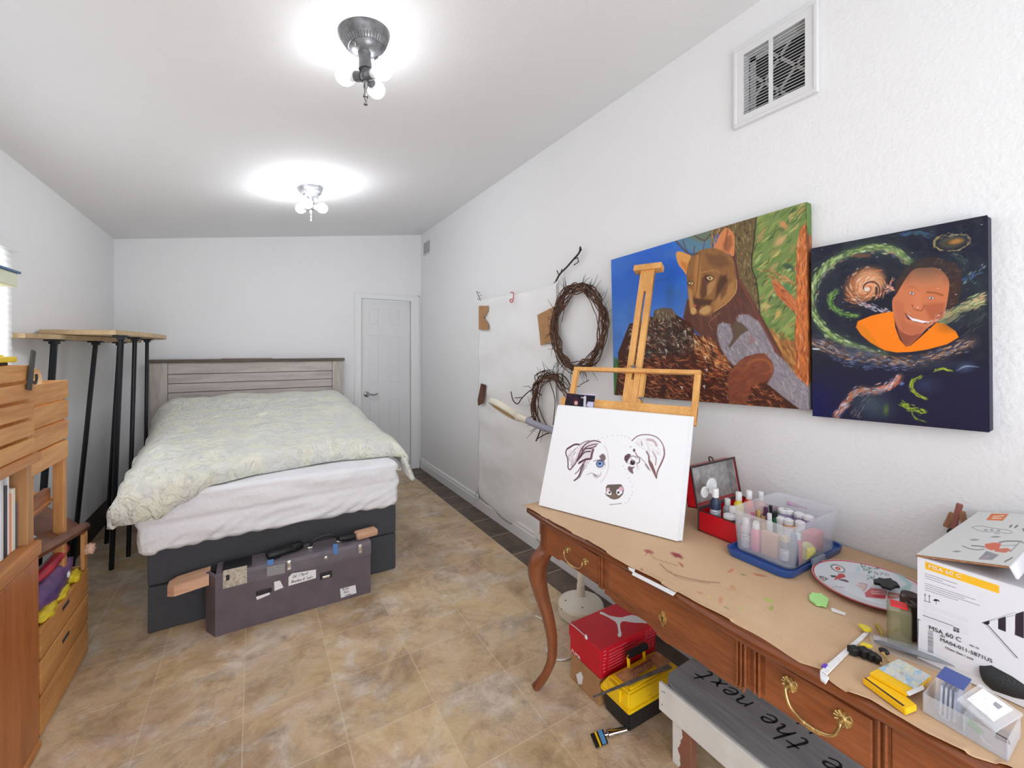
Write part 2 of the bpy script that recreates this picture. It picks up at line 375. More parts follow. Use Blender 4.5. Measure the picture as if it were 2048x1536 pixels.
# door
door = thing('door_1', 'white six panel interior door with lever handle', 'door', (dx0, YB, 0)); struct(door)
del door['category']
bm = nb(); yd = YB+.025
def Z(px, py): return on_y(px, py, YB).z
cols = [(on_y(738, 600, YB).x, on_y(759, 600, YB).x), (on_y(779, 600, YB).x, on_y(800, 600, YB).x)]
rows = [(Z(748, 650), Z(748, 617)), (Z(748, 769), Z(748, 671)), (.30, Z(748, 801))]
b2(bm, (dx0+.004, yd+.006, .012), (dx1-.004, yd+.035, dz-.006))
xs = [dx0+.004, cols[0][0], cols[0][1], cols[1][0], cols[1][1], dx1-.004]
for k in (0, 2, 4): b2(bm, (xs[k], yd, .012), (xs[k+1], yd+.03, dz-.006), .002)
zs = [.012, rows[2][0], rows[2][1], rows[1][0], rows[1][1], rows[0][0], rows[0][1], dz-.006]
for c0, c1 in cols:
    for k in (0, 2, 4, 6): b2(bm, (c0-.004, yd, zs[k]), (c1+.004, yd+.03, zs[k+1]), .002)
    for r0, r1 in rows: b2(bm, (c0+.014, yd+.001, r0+.014), (c1-.014, yd+.03, r1-.014), .006)
obj('door_panel', bm, mat('door_paint', (228, 228, 229), .4), door)
bm = nb()
cs = .062
b2(bm, (dx0-cs, YB-.016, 0), (dx0, YB, dz+cs), .005); b2(bm, (dx1, YB-.016, 0), (dx1+.085, YB, dz+cs), .005); b2(bm, (dx0-cs, YB-.017, dz), (dx1+.085, YB, dz+cs), .005)
b2(bm, (dx0-cs-.012, YB-.022, 0), (dx0-cs+.008, YB, dz+cs), .004); b2(bm, (dx1+.077, YB-.022, 0), (dx1+.097, YB, dz+cs+.012), .004); b2(bm, (dx0-cs-.012, YB-.022, dz+cs-.008), (dx1+.097, YB, dz+cs+.012), .004)
struct(obj('trim_3', bm, white))
nickel = mat('brushed_nickel', (150, 150, 152), .3, metal=1)
bm = nb(); hp = on_y(734, 789, YB); lathe(bm, [(.032, 0), (.032, .004), (.028, .01), (.013, .014), (.012, .05)], (hp.x, yd, hp.z), 24, (0, -1, 0))
tube(bm, smooth_line([(hp.x, yd-.045, hp.z), (hp.x+.03, yd-.05, hp.z+.003), (hp.x+.07, yd-.045, hp.z-.008), (hp.x+.10, yd-.045, hp.z+.0), (hp.x+.118, yd-.045, hp.z+.006)], 5), .0085, 10)
obj('door_handle', bm, nickel, door, True)

# ================================================================== VENTS
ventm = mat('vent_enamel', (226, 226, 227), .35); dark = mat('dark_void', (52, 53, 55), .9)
V = thing('air_vent', 'large white return air grille with two louvered halves high on right wall', 'vent', (XR, .9, 2.37))
bm = nb(); y0, y1, z0, z1 = .741, 1.056, 2.372, 2.706
def frame(bm, x0, x1, y0, y1, z0, z1, t, bev=.002):
    b2(bm, (x0, y0, z0), (x1, y1, z0+t), bev); b2(bm, (x0, y0, z1-t), (x1, y1, z1), bev); b2(bm, (x0, y0, z0+t), (x1, y0+t, z1-t), bev); b2(bm, (x0, y1-t, z0+t), (x1, y1, z1-t), bev)
frame(bm, XR-.020, XR, y0, y1, z0, z1, .014, .003)
obj('outer_frame', bm, ventm, V)
bm = nb(); ly = [on_x(p, 150, XR-.012).y for p in (1607, 1546, 1538, 1484)]
frame(bm, XR-.015, XR-.011, y0+.012, y1-.012, z0+.012, z1-.012, .030, 0)
ly[0] = y0+.042; ly[3] = y1-.042
b2(bm, (XR-.0155, ly[1], z0+.04), (XR-.011, ly[2], z1-.04)); obj('face_plate', bm, ventm, V)
for a, b in ((ly[0], ly[1]), (ly[2], ly[3])):
    bm = nb(); n = 20
    for k in range(n):
        z = z0+.046+(z1-z0-.092)*(k+.5)/n; box(bm, (XR-.006, (a+b)/2, z), (.012, b-a, .0012), ry=math.radians(-38))
    obj('louvers', bm, ventm, V)
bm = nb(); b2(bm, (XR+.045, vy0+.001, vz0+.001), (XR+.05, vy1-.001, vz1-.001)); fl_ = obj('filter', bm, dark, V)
bm = nb(); cy, cz = (vy0+vy1)/2, (vz0+vz1)/2
for a in (-1, 1):
    for q in (-1, 1):
        box(bm, (XR+.04, cy+q*.06, cz), (.003, .012, .36), rx=a*math.radians(42))
    b2(bm, (XR+.038, cy+a*.105-.012, vz0+.002), (XR+.041, cy+a*.105+.012, vz1-.002))
    b2(bm, (XR+.038, vy0+.002, cz+a*.118-.011), (XR+.0405, vy1-.002, cz+a*.118+.011))
obj('filter_lattice', bm, mat('filter_card', (196, 196, 196), .8), fl_)
V = thing('air_vent', 'small white slatted supply vent high on right wall near the back corner', 'vent', (XR, 4.85, 2.56))
y0, y1, z0, z1 = 4.70, 4.95, 2.565, 2.735
bm = nb(); frame(bm, XR-.008, XR, y0, y1, z0, z1, .018); obj('frame', bm, ventm, V)
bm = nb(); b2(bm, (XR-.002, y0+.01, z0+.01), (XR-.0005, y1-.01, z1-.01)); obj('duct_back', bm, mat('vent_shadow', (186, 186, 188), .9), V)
bm = nb()
for k in range(9): box(bm, (XR-.005, (y0+y1)/2, z0+.025+k*.0152), (.008, y1-y0-.03, .002), ry=-.6)
obj('louvers', bm, ventm, V)

# ================================================================== CEILING LIGHTS
antique = mat('aged_pewter', (112, 112, 114), .42, metal=.5, var=.35, scale=30); socketm = mat('socket_grey', (80, 80, 82), .5); paleb = mat('bulb_collar', (226, 226, 228), .35)
bulbm = mat('lit_bulb', (248, 251, 255), .4, emit=BULB_STRENGTH)
def ceil_pt(px, py): r = ray(px, py); return E0 + r*((2.584-EYE)/(r.z-.1527*r.x))
def ceiling_light(px, py, R, dirs, label, stem=.17, power=1.):
    bulbm = mat('lit_bulb', (248, 251, 255), .4, emit=BULB_STRENGTH*power)
    p = ceil_pt(px, py); t = thing('ceiling_light', label, 'ceiling light', p, 'three bulb ceiling lights')
    n = Vector((.1527, 0, -1)).normalized()
    bm = nb(); lathe(bm, [(R, 0), (R*1.0, .006), (R*.97, .014), (R*.9, .026), (R*.86, .028), (R*.84, .034), (R*.74, .048), (R*.66, .05), (R*.64, .056), (R*.45, .066), (R*.26, .072)], p, 40, n)
    for k in range(44):
        a = 2*PI*k/44; q = Vector((1, 0, .1527)).normalized()*math.cos(a)+Vector((0, 1, 0))*math.sin(a)
        tube(bm, [p+n*.034+q*R*.83, p+n*.051+q*R*.70], .0028, 5)
    can = obj('canopy', bm, antique, t, True, ang=50)
    for a in (.6, 3.6): bm = nb(); q = Vector((math.cos(a), math.sin(a), 0)); lathe(bm, [(.009, 0), (.009, .008), (.004, .02)], p+n*.055+q*R*.56, 10, n); obj('screw', bm, nickel, can, True)
    c = p+Vector((0, 0, -.06)); e = p+Vector((.006, 0, -stem))
    bm = nb(); k_ = (stem-.055)/.1; lathe(bm, [(.028, 0), (.024, .012*k_), (.022, .05*k_), (.024, .085*k_), (.026, .1*k_)], c, 20, (e-c)); obj('stem', bm, antique, t, True)
    h = e+Vector((0, 0, -.032))
    bm = nb(); cyl(bm, e+Vector((0, 0, .01)), e+Vector((0, 0, -.05)), .014, .016); ball(bm, h, .02)
    obj('socket_hub', bm, socketm, t, True)
    bm = nb(); lathe(bm, [(.009, 0), (.009, .03), (.006, .034), (.006, .056), (.010, .058), (.010, .066), (.0055, .068), (.0055, .088), (.007, .09), (.007, .095)], h+Vector((0, 0, -.012)), 12, (0, 0, -1)); obj('threaded_rod', bm, antique, t, True)
    for d in dirs:
        d = Vector(d).normalized()
        s_ = nb(); cyl(s_, h+d*.016, h+d*.05, .0175, .019); sk = obj('socket', s_, socketm, t, True)
        s_ = nb(); cyl(s_, h+d*.05, h+d*.078, .0165, .020); obj('bulb_collar', s_, paleb, sk, True)
        s_ = nb(); lathe(s_, [(.0205, 0), (.030, .012), (.0345, .028), (.034, .042), (.028, .056), (.016, .066), (0, .069)], h+d*.078, 20, d, cap=True); obj('bulb', s_, bulbm, t, True, ang=180)
# unit directions of each bulb chosen from where the bulbs sit around the hub
ceiling_light(728, 68, .094, [(-.52, .805, .286), (.335, -.926, -.169), (.546, .818, .175)], 'nearer bare three bulb ceiling light with a round pewter canopy', .128, .15)
ceiling_light(620, 375, .09, [(-.536, .842, .059), (-.304, -.947, -.107), (.598, -.779, -.18)], 'farther bare three bulb ceiling light, over the bed', .112, .70)
# ================================================================== BED
def nz(x, y, z, s): return noise.noise(Vector((x*s, y*s, z*s)))
sheetm = mat('white_sheet', (236, 236, 240), .8, bump=.25, bscale=30, sheen=.1)
greyfab = mat('charcoal_fabric', (84, 85, 90), .9, var=.12, scale=120, bump=.3, bscale=500)
BED = thing('bed', 'full size bed with white sheeted mattress on a charcoal box spring', 'bed', (.17, 3.8, 0))
def rbox(nx, ny, nz_, a, b, fn=None, bev=.03):
    """dense rounded box with displacement fn(v, n)"""
    t = bmesh.new(); bmesh.ops.create_cube(t, size=1)
    a = Vector(a); b = Vector(b); s = b-a
    bmesh.ops.scale(t, vec=s, verts=t.verts[:]); bmesh.ops.bevel(t, geom=t.edges[:], offset=bev, segments=3, profile=.6, affect='EDGES')
    bmesh.ops.translate(t, vec=(a+b)/2, verts=t.verts[:])
    for ax, n in ((0, nx), (1, ny), (2, nz_)):
        for k in range(1, n):
            p = a.copy(); p[ax] = a[ax]+s[ax]*k/n; no = Vector((0, 0, 0)); no[ax] = 1
            bmesh.ops.bisect_plane(t, geom=t.verts[:]+t.edges[:]+t.faces[:], plane_co=p, plane_no=no)
    if fn:
        t.normal_update(); N = [(v, v.normal.copy()) for v in t.verts]
        for v, n in N: v.co += fn(v.co, n)
    return t
# box spring in two stacked halves
for z0, z1, lbl in ((.0, .232, None), (.238, .445, None)):
    f = lambda c, n: n*(.004*nz(c.x, c.y, c.z, 5))
    t = rbox(12, 12, 4, (-.462, 2.80, z0), (.80, 4.90, z1), f, .012)
    obj('box_spring', t, greyfab, BED, True, ang=180)
def mfn(c, n):
    d = 0
    if n.y < -.3 or abs(n.x) > .3:                                    # diagonal pull folds on the sides of the sheet
        q = c.x if abs(n.y) > abs(n.x) else c.y
        zz = c.z
        d += .010*abs(nz(q*1.0-zz*1.5, zz*.6, 2, 7))+.012*nz(q*.8+zz*.3, zz*3.2, 1, 6)
        d -= .012*math.exp(-((zz-(.56+.03*q))/.012)**2)
        d += .004*math.sin((q*1.0-zz*1.9)*52+9*nz(q, zz, 0, 3))*max(0, min(1, (.60-zz)/.1))
    else: d += .008*nz(c.x, c.y, 0, 4)
    v = n*d
    if c.z < .45: v.z += .006*nz(c.x, c.y, 5, 6)-.012*(c.x < -.42)-(.0 if c.x > 0 else .02*(-c.x))
    return v
t = rbox(90, 60, 22, (-.505, 2.775, .418), (.815, 4.88, .705), mfn, .05)
obj('mattress', t, sheetm, BED, True, ang=180)
# comforter
lace = mat('ivory_lace', (226, 227, 212), .85, sheen=.15)
def lace_nodes(m):
    N, L = nodes(m); b = N['Principled BSDF']; tc = N.new('ShaderNodeTexCoord')
    nz1 = N.new('ShaderNodeTexNoise'); nz1.inputs['Scale'].default_value = 14; nz1.inputs['Detail'].default_value = 4; nz1.inputs['Distortion'].default_value = 2.2; L.new(tc.outputs['Object'], nz1.inputs[0])
    v = N.new('ShaderNodeTexVoronoi'); v.inputs['Scale'].default_value = 26; v.feature = 'SMOOTH_F1'
    mx = N.new('ShaderNodeMix'); mx.data_type = 'VECTOR'; mx.inputs[0].default_value = .12; L.new(tc.outputs['Object'], mx.inputs[4]); L.new(nz1.outputs['Color'], mx.inputs[5]); L.new(mx.outputs[1], v.inputs[0])
    w = N.new('ShaderNodeTexNoise'); w.inputs['Scale'].default_value = 9; L.new(tc.outputs['Object'], w.inputs[0])
    r = N.new('ShaderNodeValToRGB'); L.new(w.outputs['Fac'], r.inputs[0]); r.color_ramp.elements[0].position = .42; r.color_ramp.elements[1].position = .6
    r.color_ramp.elements[0].color = (*lin((228, 228, 222)), 1); r.color_ramp.elements[1].color = (*lin((236, 235, 218)), 1); L.new(r.outputs[0], b.inputs['Base Color'])
    mu = N.new('ShaderNodeMath'); mu.operation = 'MULTIPLY'; L.new(v.outputs['Distance'], mu.inputs[0]); L.new(r.outputs[0], mu.inputs[1])
    ad = N.new('ShaderNodeMath'); ad.operation = 'ADD'; L.new(mu.outputs[0], ad.inputs[0]); L.new(nz1.outputs['Fac'], ad.inputs[1])
    bp = N.new('ShaderNodeBump'); bp.inputs['Strength'].default_value = .8; bp.inputs['Distance'].default_value = .02; L.new(ad.outputs[0], bp.inputs['Height']); L.new(bp.outputs[0], b.inputs['Normal'])
lace_nodes(lace)
def interp(x, tab):
    for (a, b), (c, d) in zip(tab, tab[1:]):
        if x <= c: t = max(0, (x-a)/(c-a)); t = t*t*(3-2*t); return b+(d-b)*t
    return tab[-1][1]
NU, NV = 130, 120
def yf(u): return interp(u, [(-1, 2.76), (-.72, 2.70), (-.52, 2.73), (-.36, 2.80), (-.1, 2.90), (.35, 2.98), (.7, 2.93), (.9, 2.82), (1, 2.76)])
def ztop(y): return interp(y, [(2.65, .775), (3.05, .84), (3.6, .875), (4.2, .95), (4.6, 1.02), (4.75, 1.03), (4.9, .98)])
P = []
for i in range(NU+1):
    u = -1+2*i/NU; row = []
    for j in range(NV+1):
        v = j/NV; y0 = yf(u); y = y0+(4.89-y0)*v
        hl = interp(y, [(2.7, .73), (3.2, .74), (3.9, .78), (4.6, .84), (4.9, .84)]); hr = interp(y, [(2.6, .80), (3.4, .78), (4.2, .74), (4.9, .70)])
        zt = ztop(y)
        # flat part then quarter-round shoulder then hanging side
        def side(a, half, drop, sh):
            arc = a*(half+drop)
            flat = half-sh
            if arc < flat: return arc, 0
            q = (arc-flat)/(sh*PI/2)
            if q < 1: return flat+sh*math.sin(q*PI/2), -sh*(1-math.cos(q*PI/2))
            return half+.03*min(1, (q-1)), -sh-(arc-flat-sh*PI/2)
        if u < 0:
            dr = interp(y, [(2.75, .14), (3.0, .19), (3.4, .20), (3.9, .18), (4.9, .12)]); x, dz_ = side(-u, hl, dr, .16); x = .13-x
        else:
            dr = interp(y, [(2.65, .15), (3.0, .13), (4.9, .12)]); x, dz_ = side(u, hr-.02, dr, .14); x = .13+x
        z = zt+dz_
        e = max(0, 1-v/.055)                                      # rounded thick front edge tucks down towards the sheet
        tg = interp(u, [(-1, .60), (-.62, .60), (-.5, .66), (-.36, .714), (1, .712)]); ee = e
        if u > -.86: z -= max(0, (z-tg))*(1-math.sqrt(max(0, 1-ee*ee)))
        y2 = y-.02*math.sin(min(1, v/.055)*PI)
        k = .2 if v < .04 else (.6 if v < .1 else 1)
        z += (.022*nz(x, y, 3, 2.6)+.014*nz(x, y, 1, 6)+.006*nz(x, y, 7, 14))*k
        if abs(dz_) > .10: x += (.022*nz(y, z, 0, 6)+.012*math.sin(y*26))*(1 if u > 0 else -1)
        z = max(z, .709) if (abs(x-.155) < .655 and y > 2.8) else z
        row.append((x, y2, z))
    P.append(row)
bm = nb(); grid(bm, P); o = obj('comforter', bm, lace, None, True, ang=180)
md = o.modifiers.new('thick', 'SOLIDIFY'); md.thickness = .03; md.offset = -1
tag(o, 'ivory embroidered comforter spread over the bed, hanging off its left side', 'comforter')
# headboard
ww = wood('whitewashed_oak', (205, 196, 190), (168, 156, 150), 'X', .6, 9, fine=1.4); ww2 = wood('whitewashed_oak_upright', (205, 198, 190), (165, 155, 148), 'Z', .6, 9, fine=1.4)
capm = wood('weathered_cap', (118, 106, 96), (78, 68, 60), 'X', .6, 8)
HB = thing('headboard', 'whitewashed plank headboard with a dark cap rail behind the bed', 'headboard', (.02, 4.97, 0))
hx0, hx1 = -.80, .836
bm = nb(); b2(bm, (hx0-.015, 4.925, 1.322), (hx1+.012, 5.02, 1.352), .003); obj('cap_rail', bm, capm, HB)
for a, b in ((hx0, hx0+.125), (hx1-.11, hx1)):
    bm = nb(); b2(bm, (a, 4.94, 0), (b, 5.0, 1.322), .003); obj('post', bm, ww2, HB)
zz = [1.322, 1.215, 1.128, 1.045, .96, .87, .78]
for k in range(6):
    bm = nb(); y = 4.952 if k else 4.944; b2(bm, (hx0+.127, y, zz[k+1]+.004), (hx1-.112, 4.985, zz[k]-.001), .003); obj('plank', bm, ww, HB)
bm = nb(); b2(bm, (-.27, 4.95, 1.3525), (.16, 4.99, 1.3575), .001); tag(obj('paper_strip', bm, mat('dull_red_paper', (150, 112, 110), .7)), 'thin reddish strip lying on top of the headboard', 'paper strip')

# ================================================================== BLACK METAL TOOL CHEST
chest = mat('plum_grey_metal', (100, 88, 96), .42, var=.15, scale=12, bump=.15, bscale=200); chest2 = mat('plum_grey_metal_lid', (108, 100, 108), .4, var=.15, scale=12, bump=.15, bscale=200); steel = mat('plated_steel', (205, 200, 190), .3, metal=.8, var=.3, scale=60)
blackm = mat('matte_black', (22, 22, 24), .5); papw = mat('paper_label', (236, 236, 238), .7, bump=.2, bscale=60); ink = mat('black_ink', (28, 26, 30), .8); bluet = mat('blue_masking_tape', (84, 132, 196), .7)
T = thing('tool_chest', 'plum grey metal tool chest with paper labels against the foot of the bed', 'toolbox', (.2, 2.68, 0))
fy = 2.60; x0, x1 = -.165, .592
def fpt(px, py, off=0): return on_y(px, py, fy-off)
bm = nb(); prism(bm, [(x0-.045, 2.68, 0), (x0, fy, 0), (x1, fy, 0), (x1, 2.775, 0), (x0-.045, 2.775, 0)], (0, 0, .232)); obj('body', bm, chest, T)
bm = nb(); prism(bm, [(x0, fy-.002, .232), (x1+.003, fy-.002, .232), (x1+.003, fy-.002, .288), (x1+.003, fy+.012, .302), (x1+.003, 2.765, .302), (x1+.003, 2.777, .29), (x1+.003, 2.777, .232)][:1]+[(x0, fy-.002, .232), (x0, fy-.002, .288), (x0, fy+.012, .302), (x0, 2.765, .302), (x0, 2.777, .29), (x0, 2.777, .232)][1:], (x1-x0+.003, 0, 0))
lid = obj('lid', bm, chest2, T)
bm = nb(); prism(bm, [(x0-.047, 2.68, 0), (x0-.001, fy-.004, 0), (x0+.028, fy-.004, 0), (x0+.028, fy+.01, 0), (x0+.01, fy+.01, 0), (x0-.03, 2.69, 0)], (0, 0, .30)); obj('corner_strip', bm, chest, T)
def plate(pxs, name, m, off=.003, th=.003, parent=T, lab=None):
    bm = nb(); prism(bm, [fpt(a, b, off) for a, b in pxs], (0, th, 0)); return obj(name, bm, m, parent, label=lab)
sp = plate([(446, 1142), (494, 1131), (494, 1166), (446, 1178)], 'opened_panel', steel, .005, .004)
plate([(452, 1151), (459, 1149), (459, 1160), (452, 1162)], 'panel_slot', blackm, .007, .002, sp)
for cx, cy in ((578, 1131), (720, 1098)):
    c = fpt(cx, cy, .008); bm = nb(); box(bm, c, (.022, .010, .052), .004); box(bm, c+Vector((0, -.006, .006)), (.011, .006, .026), .003); box(bm, c+Vector((0, -.005, -.017)), (.017, .006, .010), .002); obj('latch', bm, steel, T)
c = fpt(652, 1116, .004); bm = nb(); lathe(bm, [(.010, 0), (.010, .004), (.006, .006)], c+Vector((0, .004, 0)), 16, (0, -1, 0)); obj('lock', bm, steel, T, True)
bm = nb(); c = fpt(652, 1150, 0); frame(bm, 0, 0, 0, 0, 0, 0, 0) if False else None
box(bm, c+Vector((0, -.002, 0)), (.062, .006, .038), .003); rc = obj('pull_recess', bm, mat('recess_black', (34, 28, 33), .6), T); bm = nb(); box(bm, c+Vector((0, -.007, -.006)), (.040, .008, .014), .003); obj('pull', bm, steel, rc)
bm = nb(); c = fpt(528, 1183, 0); box(bm, c+Vector((0, -.002, 0)), (.072, .006, .024), .003); obj('pull_recess', bm, bpy.data.materials['recess_black'], T)
plate([(577, 1155), (584, 1147), (632, 1139), (632, 1156), (577, 1172)], 'paper_label', papw, .003, .0015, lab='long white paper label with handwriting')
plate([(680, 1178), (711, 1170), (713, 1186), (682, 1196)], 'paper_label', papw, .003, .0015, lab='small white paper label with handwriting')
plate([(548, 1164), (560, 1161), (567, 1175), (549, 1182)], 'paper_tag', papw, .006, .0015); plate([(512, 1194), (539, 1185), (540, 1189), (514, 1200)], 'paper_tag', papw, .008, .002)
plate([(666, 1089), (675, 1088), (676, 1108), (667, 1108)], 'blue_tape', bluet, .004, .0012); plate([(534, 1121), (547, 1118), (547, 1129), (535, 1131)], 'blue_tape', bluet, .004, .0012)
plate([(534, 1134), (570, 1127), (570, 1146), (534, 1153)], 'grey_patch', mat('brushed_patch', (150, 148, 150), .5, var=.3, scale=60, stretch=(1, 1, 9)), .0035, .001)
for s, px, py, h in (('Oil / Paint', 585, 1156, .0155), ('Brushes & Tools', 583, 1166, .0145), ('Acrylic', 684, 1181, .013), ('Paint', 687, 1187, .012), ('brushes', 688, 1193, .012)):
    handwrite(s, h, T, ink, fpt(px, py, .0038), (1, 0, .0), (0, 0, 1), .14)
hp0, hp1 = Vector((.275, 2.69, .304)), Vector((.43, 2.69, .304))
bm = nb(); tube(bm, smooth_line([hp0+Vector((.0, 0, .004)), hp0+Vector((.015, 0, .035)), hp0+Vector((.05, 0, .052)), hp1+Vector((-.05, 0, .052)), hp1+Vector((-.015, 0, .035)), hp1+Vector((0, 0, .004))], 5), .007, 8); hd = obj('handle', bm, blackm, lid, True)
for h in (hp0, hp1): bm = nb(); box(bm, h+Vector((0, 0, .003)), (.026, .014, .012), .003); obj('handle_mount', bm, steel, lid)
def brush(c, ang, L, W_, H_, head, handle, label, grp=None, hl=.13):
    c = Vector(c); t = thing('paint_brush', label, 'brush', c, grp); R = Matrix.Translation(c) @ Matrix.Rotation(ang, 4, 'Z')
    bm = nb(); v = box(bm, (0, 0, H_/2), (L, W_, H_), H_*.35, M=R); obj('wooden_block', bm, head, t, True)
    bm = nb(); vs = []; tube(bm, [R @ Vector((-L/2+.01, 0, H_/2)), R @ Vector((-L/2-.03, 0, H_/2)), R @ Vector((-L/2-hl, .01, H_/2+.004))], [H_*.3, H_*.45, H_*.35], 10); obj('handle', bm, handle, t, True); return t
peach = wood('raw_birch', (226, 182, 150), (200, 152, 122), 'X', .6, 7)
brush((.585, 2.69, .302), -.0+.15, .13, .075, .04, peach, blackm, 'wooden block brush with black handle on the right end of the tool chest', None, .09)
# plank sticking out at the left end
bm = nb(); bmM = Matrix.Translation((-.215, 2.70, .247)) @ Matrix.Rotation(-.12, 4, 'Y')
prism(bm, [bmM @ Vector(p) for p in [(-.15, -.035, 0), (-.12, -.06, 0), (.02, -.06, 0), (.02, .05, 0), (-.12, .05, 0), (-.15, .02, 0)]], (0, 0, .05)); 
tag(obj('wooden_paddle', bm, peach), 'pale wooden paddle sticking out from the left end of the tool chest', 'wooden paddle')
bm = nb(); box(bm, (.13, 2.695, .318), (.15, .06, .032), .012, rz=.25); box(bm, (.205, 2.71, .322), (.07, .05, .04), .012, rz=.5); box(bm, (.11, 2.655, .306), (.035, .012, .008), .002, rz=.6)
tag(obj('black_pouch', bm, blackm, None, True), 'crumpled black pouch lying on the tool chest left of its handle', 'pouch')
bm = nb(); box(bm, (-.075, 2.69, .305), (.13, .12, .006), .002); obj('cavity_shade', bm, blackm, lid)  # flat black plate painting the shade of an open cavity in the lid
# ================================================================== TALL HALF-ROUND TABLES on the left
ply = wood('plywood_edge', (205, 178, 140), (176, 148, 112), 'X', .6, 6); iron = mat('black_iron', (30, 33, 38), .4, metal=.4)
def half_table(name, pts, z, th, legs, label):
    c = sum((Vector((x, y, 0)) for x, y in pts), Vector())/len(pts)
    t = thing(name, label, 'table', (c.x, c.y, 0), 'tall hairpin-legged tables')
    bm = nb(); prism(bm, [(x, y, z) for x, y in pts], (0, 0, th)); bmesh.ops.bevel(bm, geom=[e for e in bm.edges if abs(e.verts[0].co.z-e.verts[1].co.z) < .001], offset=.003, segments=2, affect='EDGES'); obj('tabletop', bm, ply, t)
    for (x, y), (fx, fy_), r, fl in legs:
        bm = nb(); tube(bm, [(x, y, z-.002), (fx, fy_, .0)], r, 10, flat=fl); l = obj('leg', bm, iron, t, True)
        bm = nb(); box(bm, (x, y, z-.006), (.07, .07, .010), .002); box(bm, (x, y, z-.018), (.04, .04, .018), .004); obj('mounting_plate', bm, iron, l)
    return t
A = [(-1.045, 3.13), (-.99, 3.12), (-.90, 3.55), (-.80, 4.0), (-.76, 4.35), (-.80, 4.62), (-.92, 4.8), (-1.045, 4.83)]
half_table('half_round_table', A, 1.500, .026, [((-.965, 3.40), (-1.03, 3.36), .026, .55), ((-.90, 3.86), (-1.02, 3.88), .021, .6), ((-.86, 4.25), (-.94, 4.28), .017, .8)], 'tall half round table with flat black legs, its pale top lower and nearer the window')
B = [(x, y) for x, y, z in smooth_line([(-.69, 3.32, 0), (-.64, 3.6, 0), (-.60, 4.1, 0), (-.62, 4.5, 0), (-.70, 4.75, 0), (-.85, 4.88, 0)], 5)]
B = [(-1.045, 3.46), (-.735, 3.32)][:1]+B+[(-1.045, 4.9)]
half_table('half_round_table', B, 1.529, .028, [((-.685, 3.42), (-.80, 3.75), .014, 1), ((-.715, 3.93), (-.75, 3.93), .013, 1), ((-.73, 4.42), (-.745, 4.42), .012, 1)], 'tall half round table with thin round black legs, its top overlapping above the other')

# ================================================================== BOOKCASE AND CRATES at the left edge
pine = wood('golden_pine', (222, 164, 98), (190, 126, 66), 'Y', .5, 5, .6, c3=(150, 92, 44)); oakf = wood('honey_oak_panel', (196, 120, 62), (160, 88, 40), 'Z', .4, 5, coat=.2, fine=1.5); oaky = wood('honey_oak_shelf', (206, 140, 78), (170, 104, 54), 'Y', .45, 5); pinez = wood('golden_pine_post', (214, 158, 96), (184, 122, 66), 'Z', .5, 5)
X0 = -.68
BC = thing('bookcase', 'honey oak bookcase cut off by the left edge of the photo', 'bookcase', (-.85, 1.75, 0))
bm = nb(); b2(bm, (-.99, 2.165, 0), (X0, 2.195, 1.04), .003); obj('side_panel', bm, wood('tan_oak_side', (190, 140, 92), (170, 118, 74), 'Z', .5, 4), BC)
bm = nb(); b2(bm, (-.99, 1.30, 0), (X0, 1.33, 1.04), .003); obj('side_panel', bm, oakf, BC)
bm = nb(); b2(bm, (-.99, 1.33, .03), (-.98, 2.165, 1.04)); obj('back_panel', bm, wood('tan_back', (196, 150, 104), (176, 128, 84), 'Z', .5, 4), BC)
for z0, z1, nm in ((.70, .755, 'shelf'), (1.04, 1.073, 'shelf'), (.0, .03, 'shelf')):
    bm = nb(); b2(bm, (-.99, 1.30, z0), (X0+.022, 2.21, z1), .008); obj(nm, bm, oaky, BC)
bm = nb(); b2(bm, (X0-.004, 1.315, .035), (X0+.016, 2.20, .697), .004); obj('door', bm, oakf, BC)
# books on the shelf, spines facing the room
cols = [((238, 238, 240), .045, .33, 'white'), ((58, 52, 60), .05, .25, 'black'), ((232, 150, 116), .022, .255, 'salmon'), ((120, 44, 84), .016, .20, 'maroon'), ((238, 232, 212), .034, .27, 'cream'), ((60, 78, 112), .016, .19, 'navy blue')]
y = 2.03
BK = [((230, 232, 238), .024, .285, 'tall white book at the edge of the photo on the bookcase shelf'), ((46, 42, 50), .026, .235, 'thick black book with pale lettering on the bookcase shelf'), ((240, 240, 242), .012, .28, 'slim tall white folder between the black and salmon books'),
      ((232, 152, 118), .017, .20, 'salmon spined book beside the cream one on the shelf'), ((240, 234, 214), .026, .212, 'cream spined book near the right end of the shelf'), ((66, 84, 116), .012, .16, 'short navy booklet at the right end of the shelf')]
for c, w, h, lb in BK:
    t = thing('book', lb, 'book', (X0-.10, y+w/2, .756), 'books on the bookcase shelf')
    bm = nb(); b2(bm, (X0-.17, y+.002, .756), (X0-.02, y+w-.002, .756+h), .002); obj('cover', bm, mat('book_cover', c, .5), t)
    bm = nb(); b2(bm, (X0-.175, y+.004, .76), (X0-.03, y+w-.004, .7575+h), 0); obj('pages', bm, papw, t); y += w
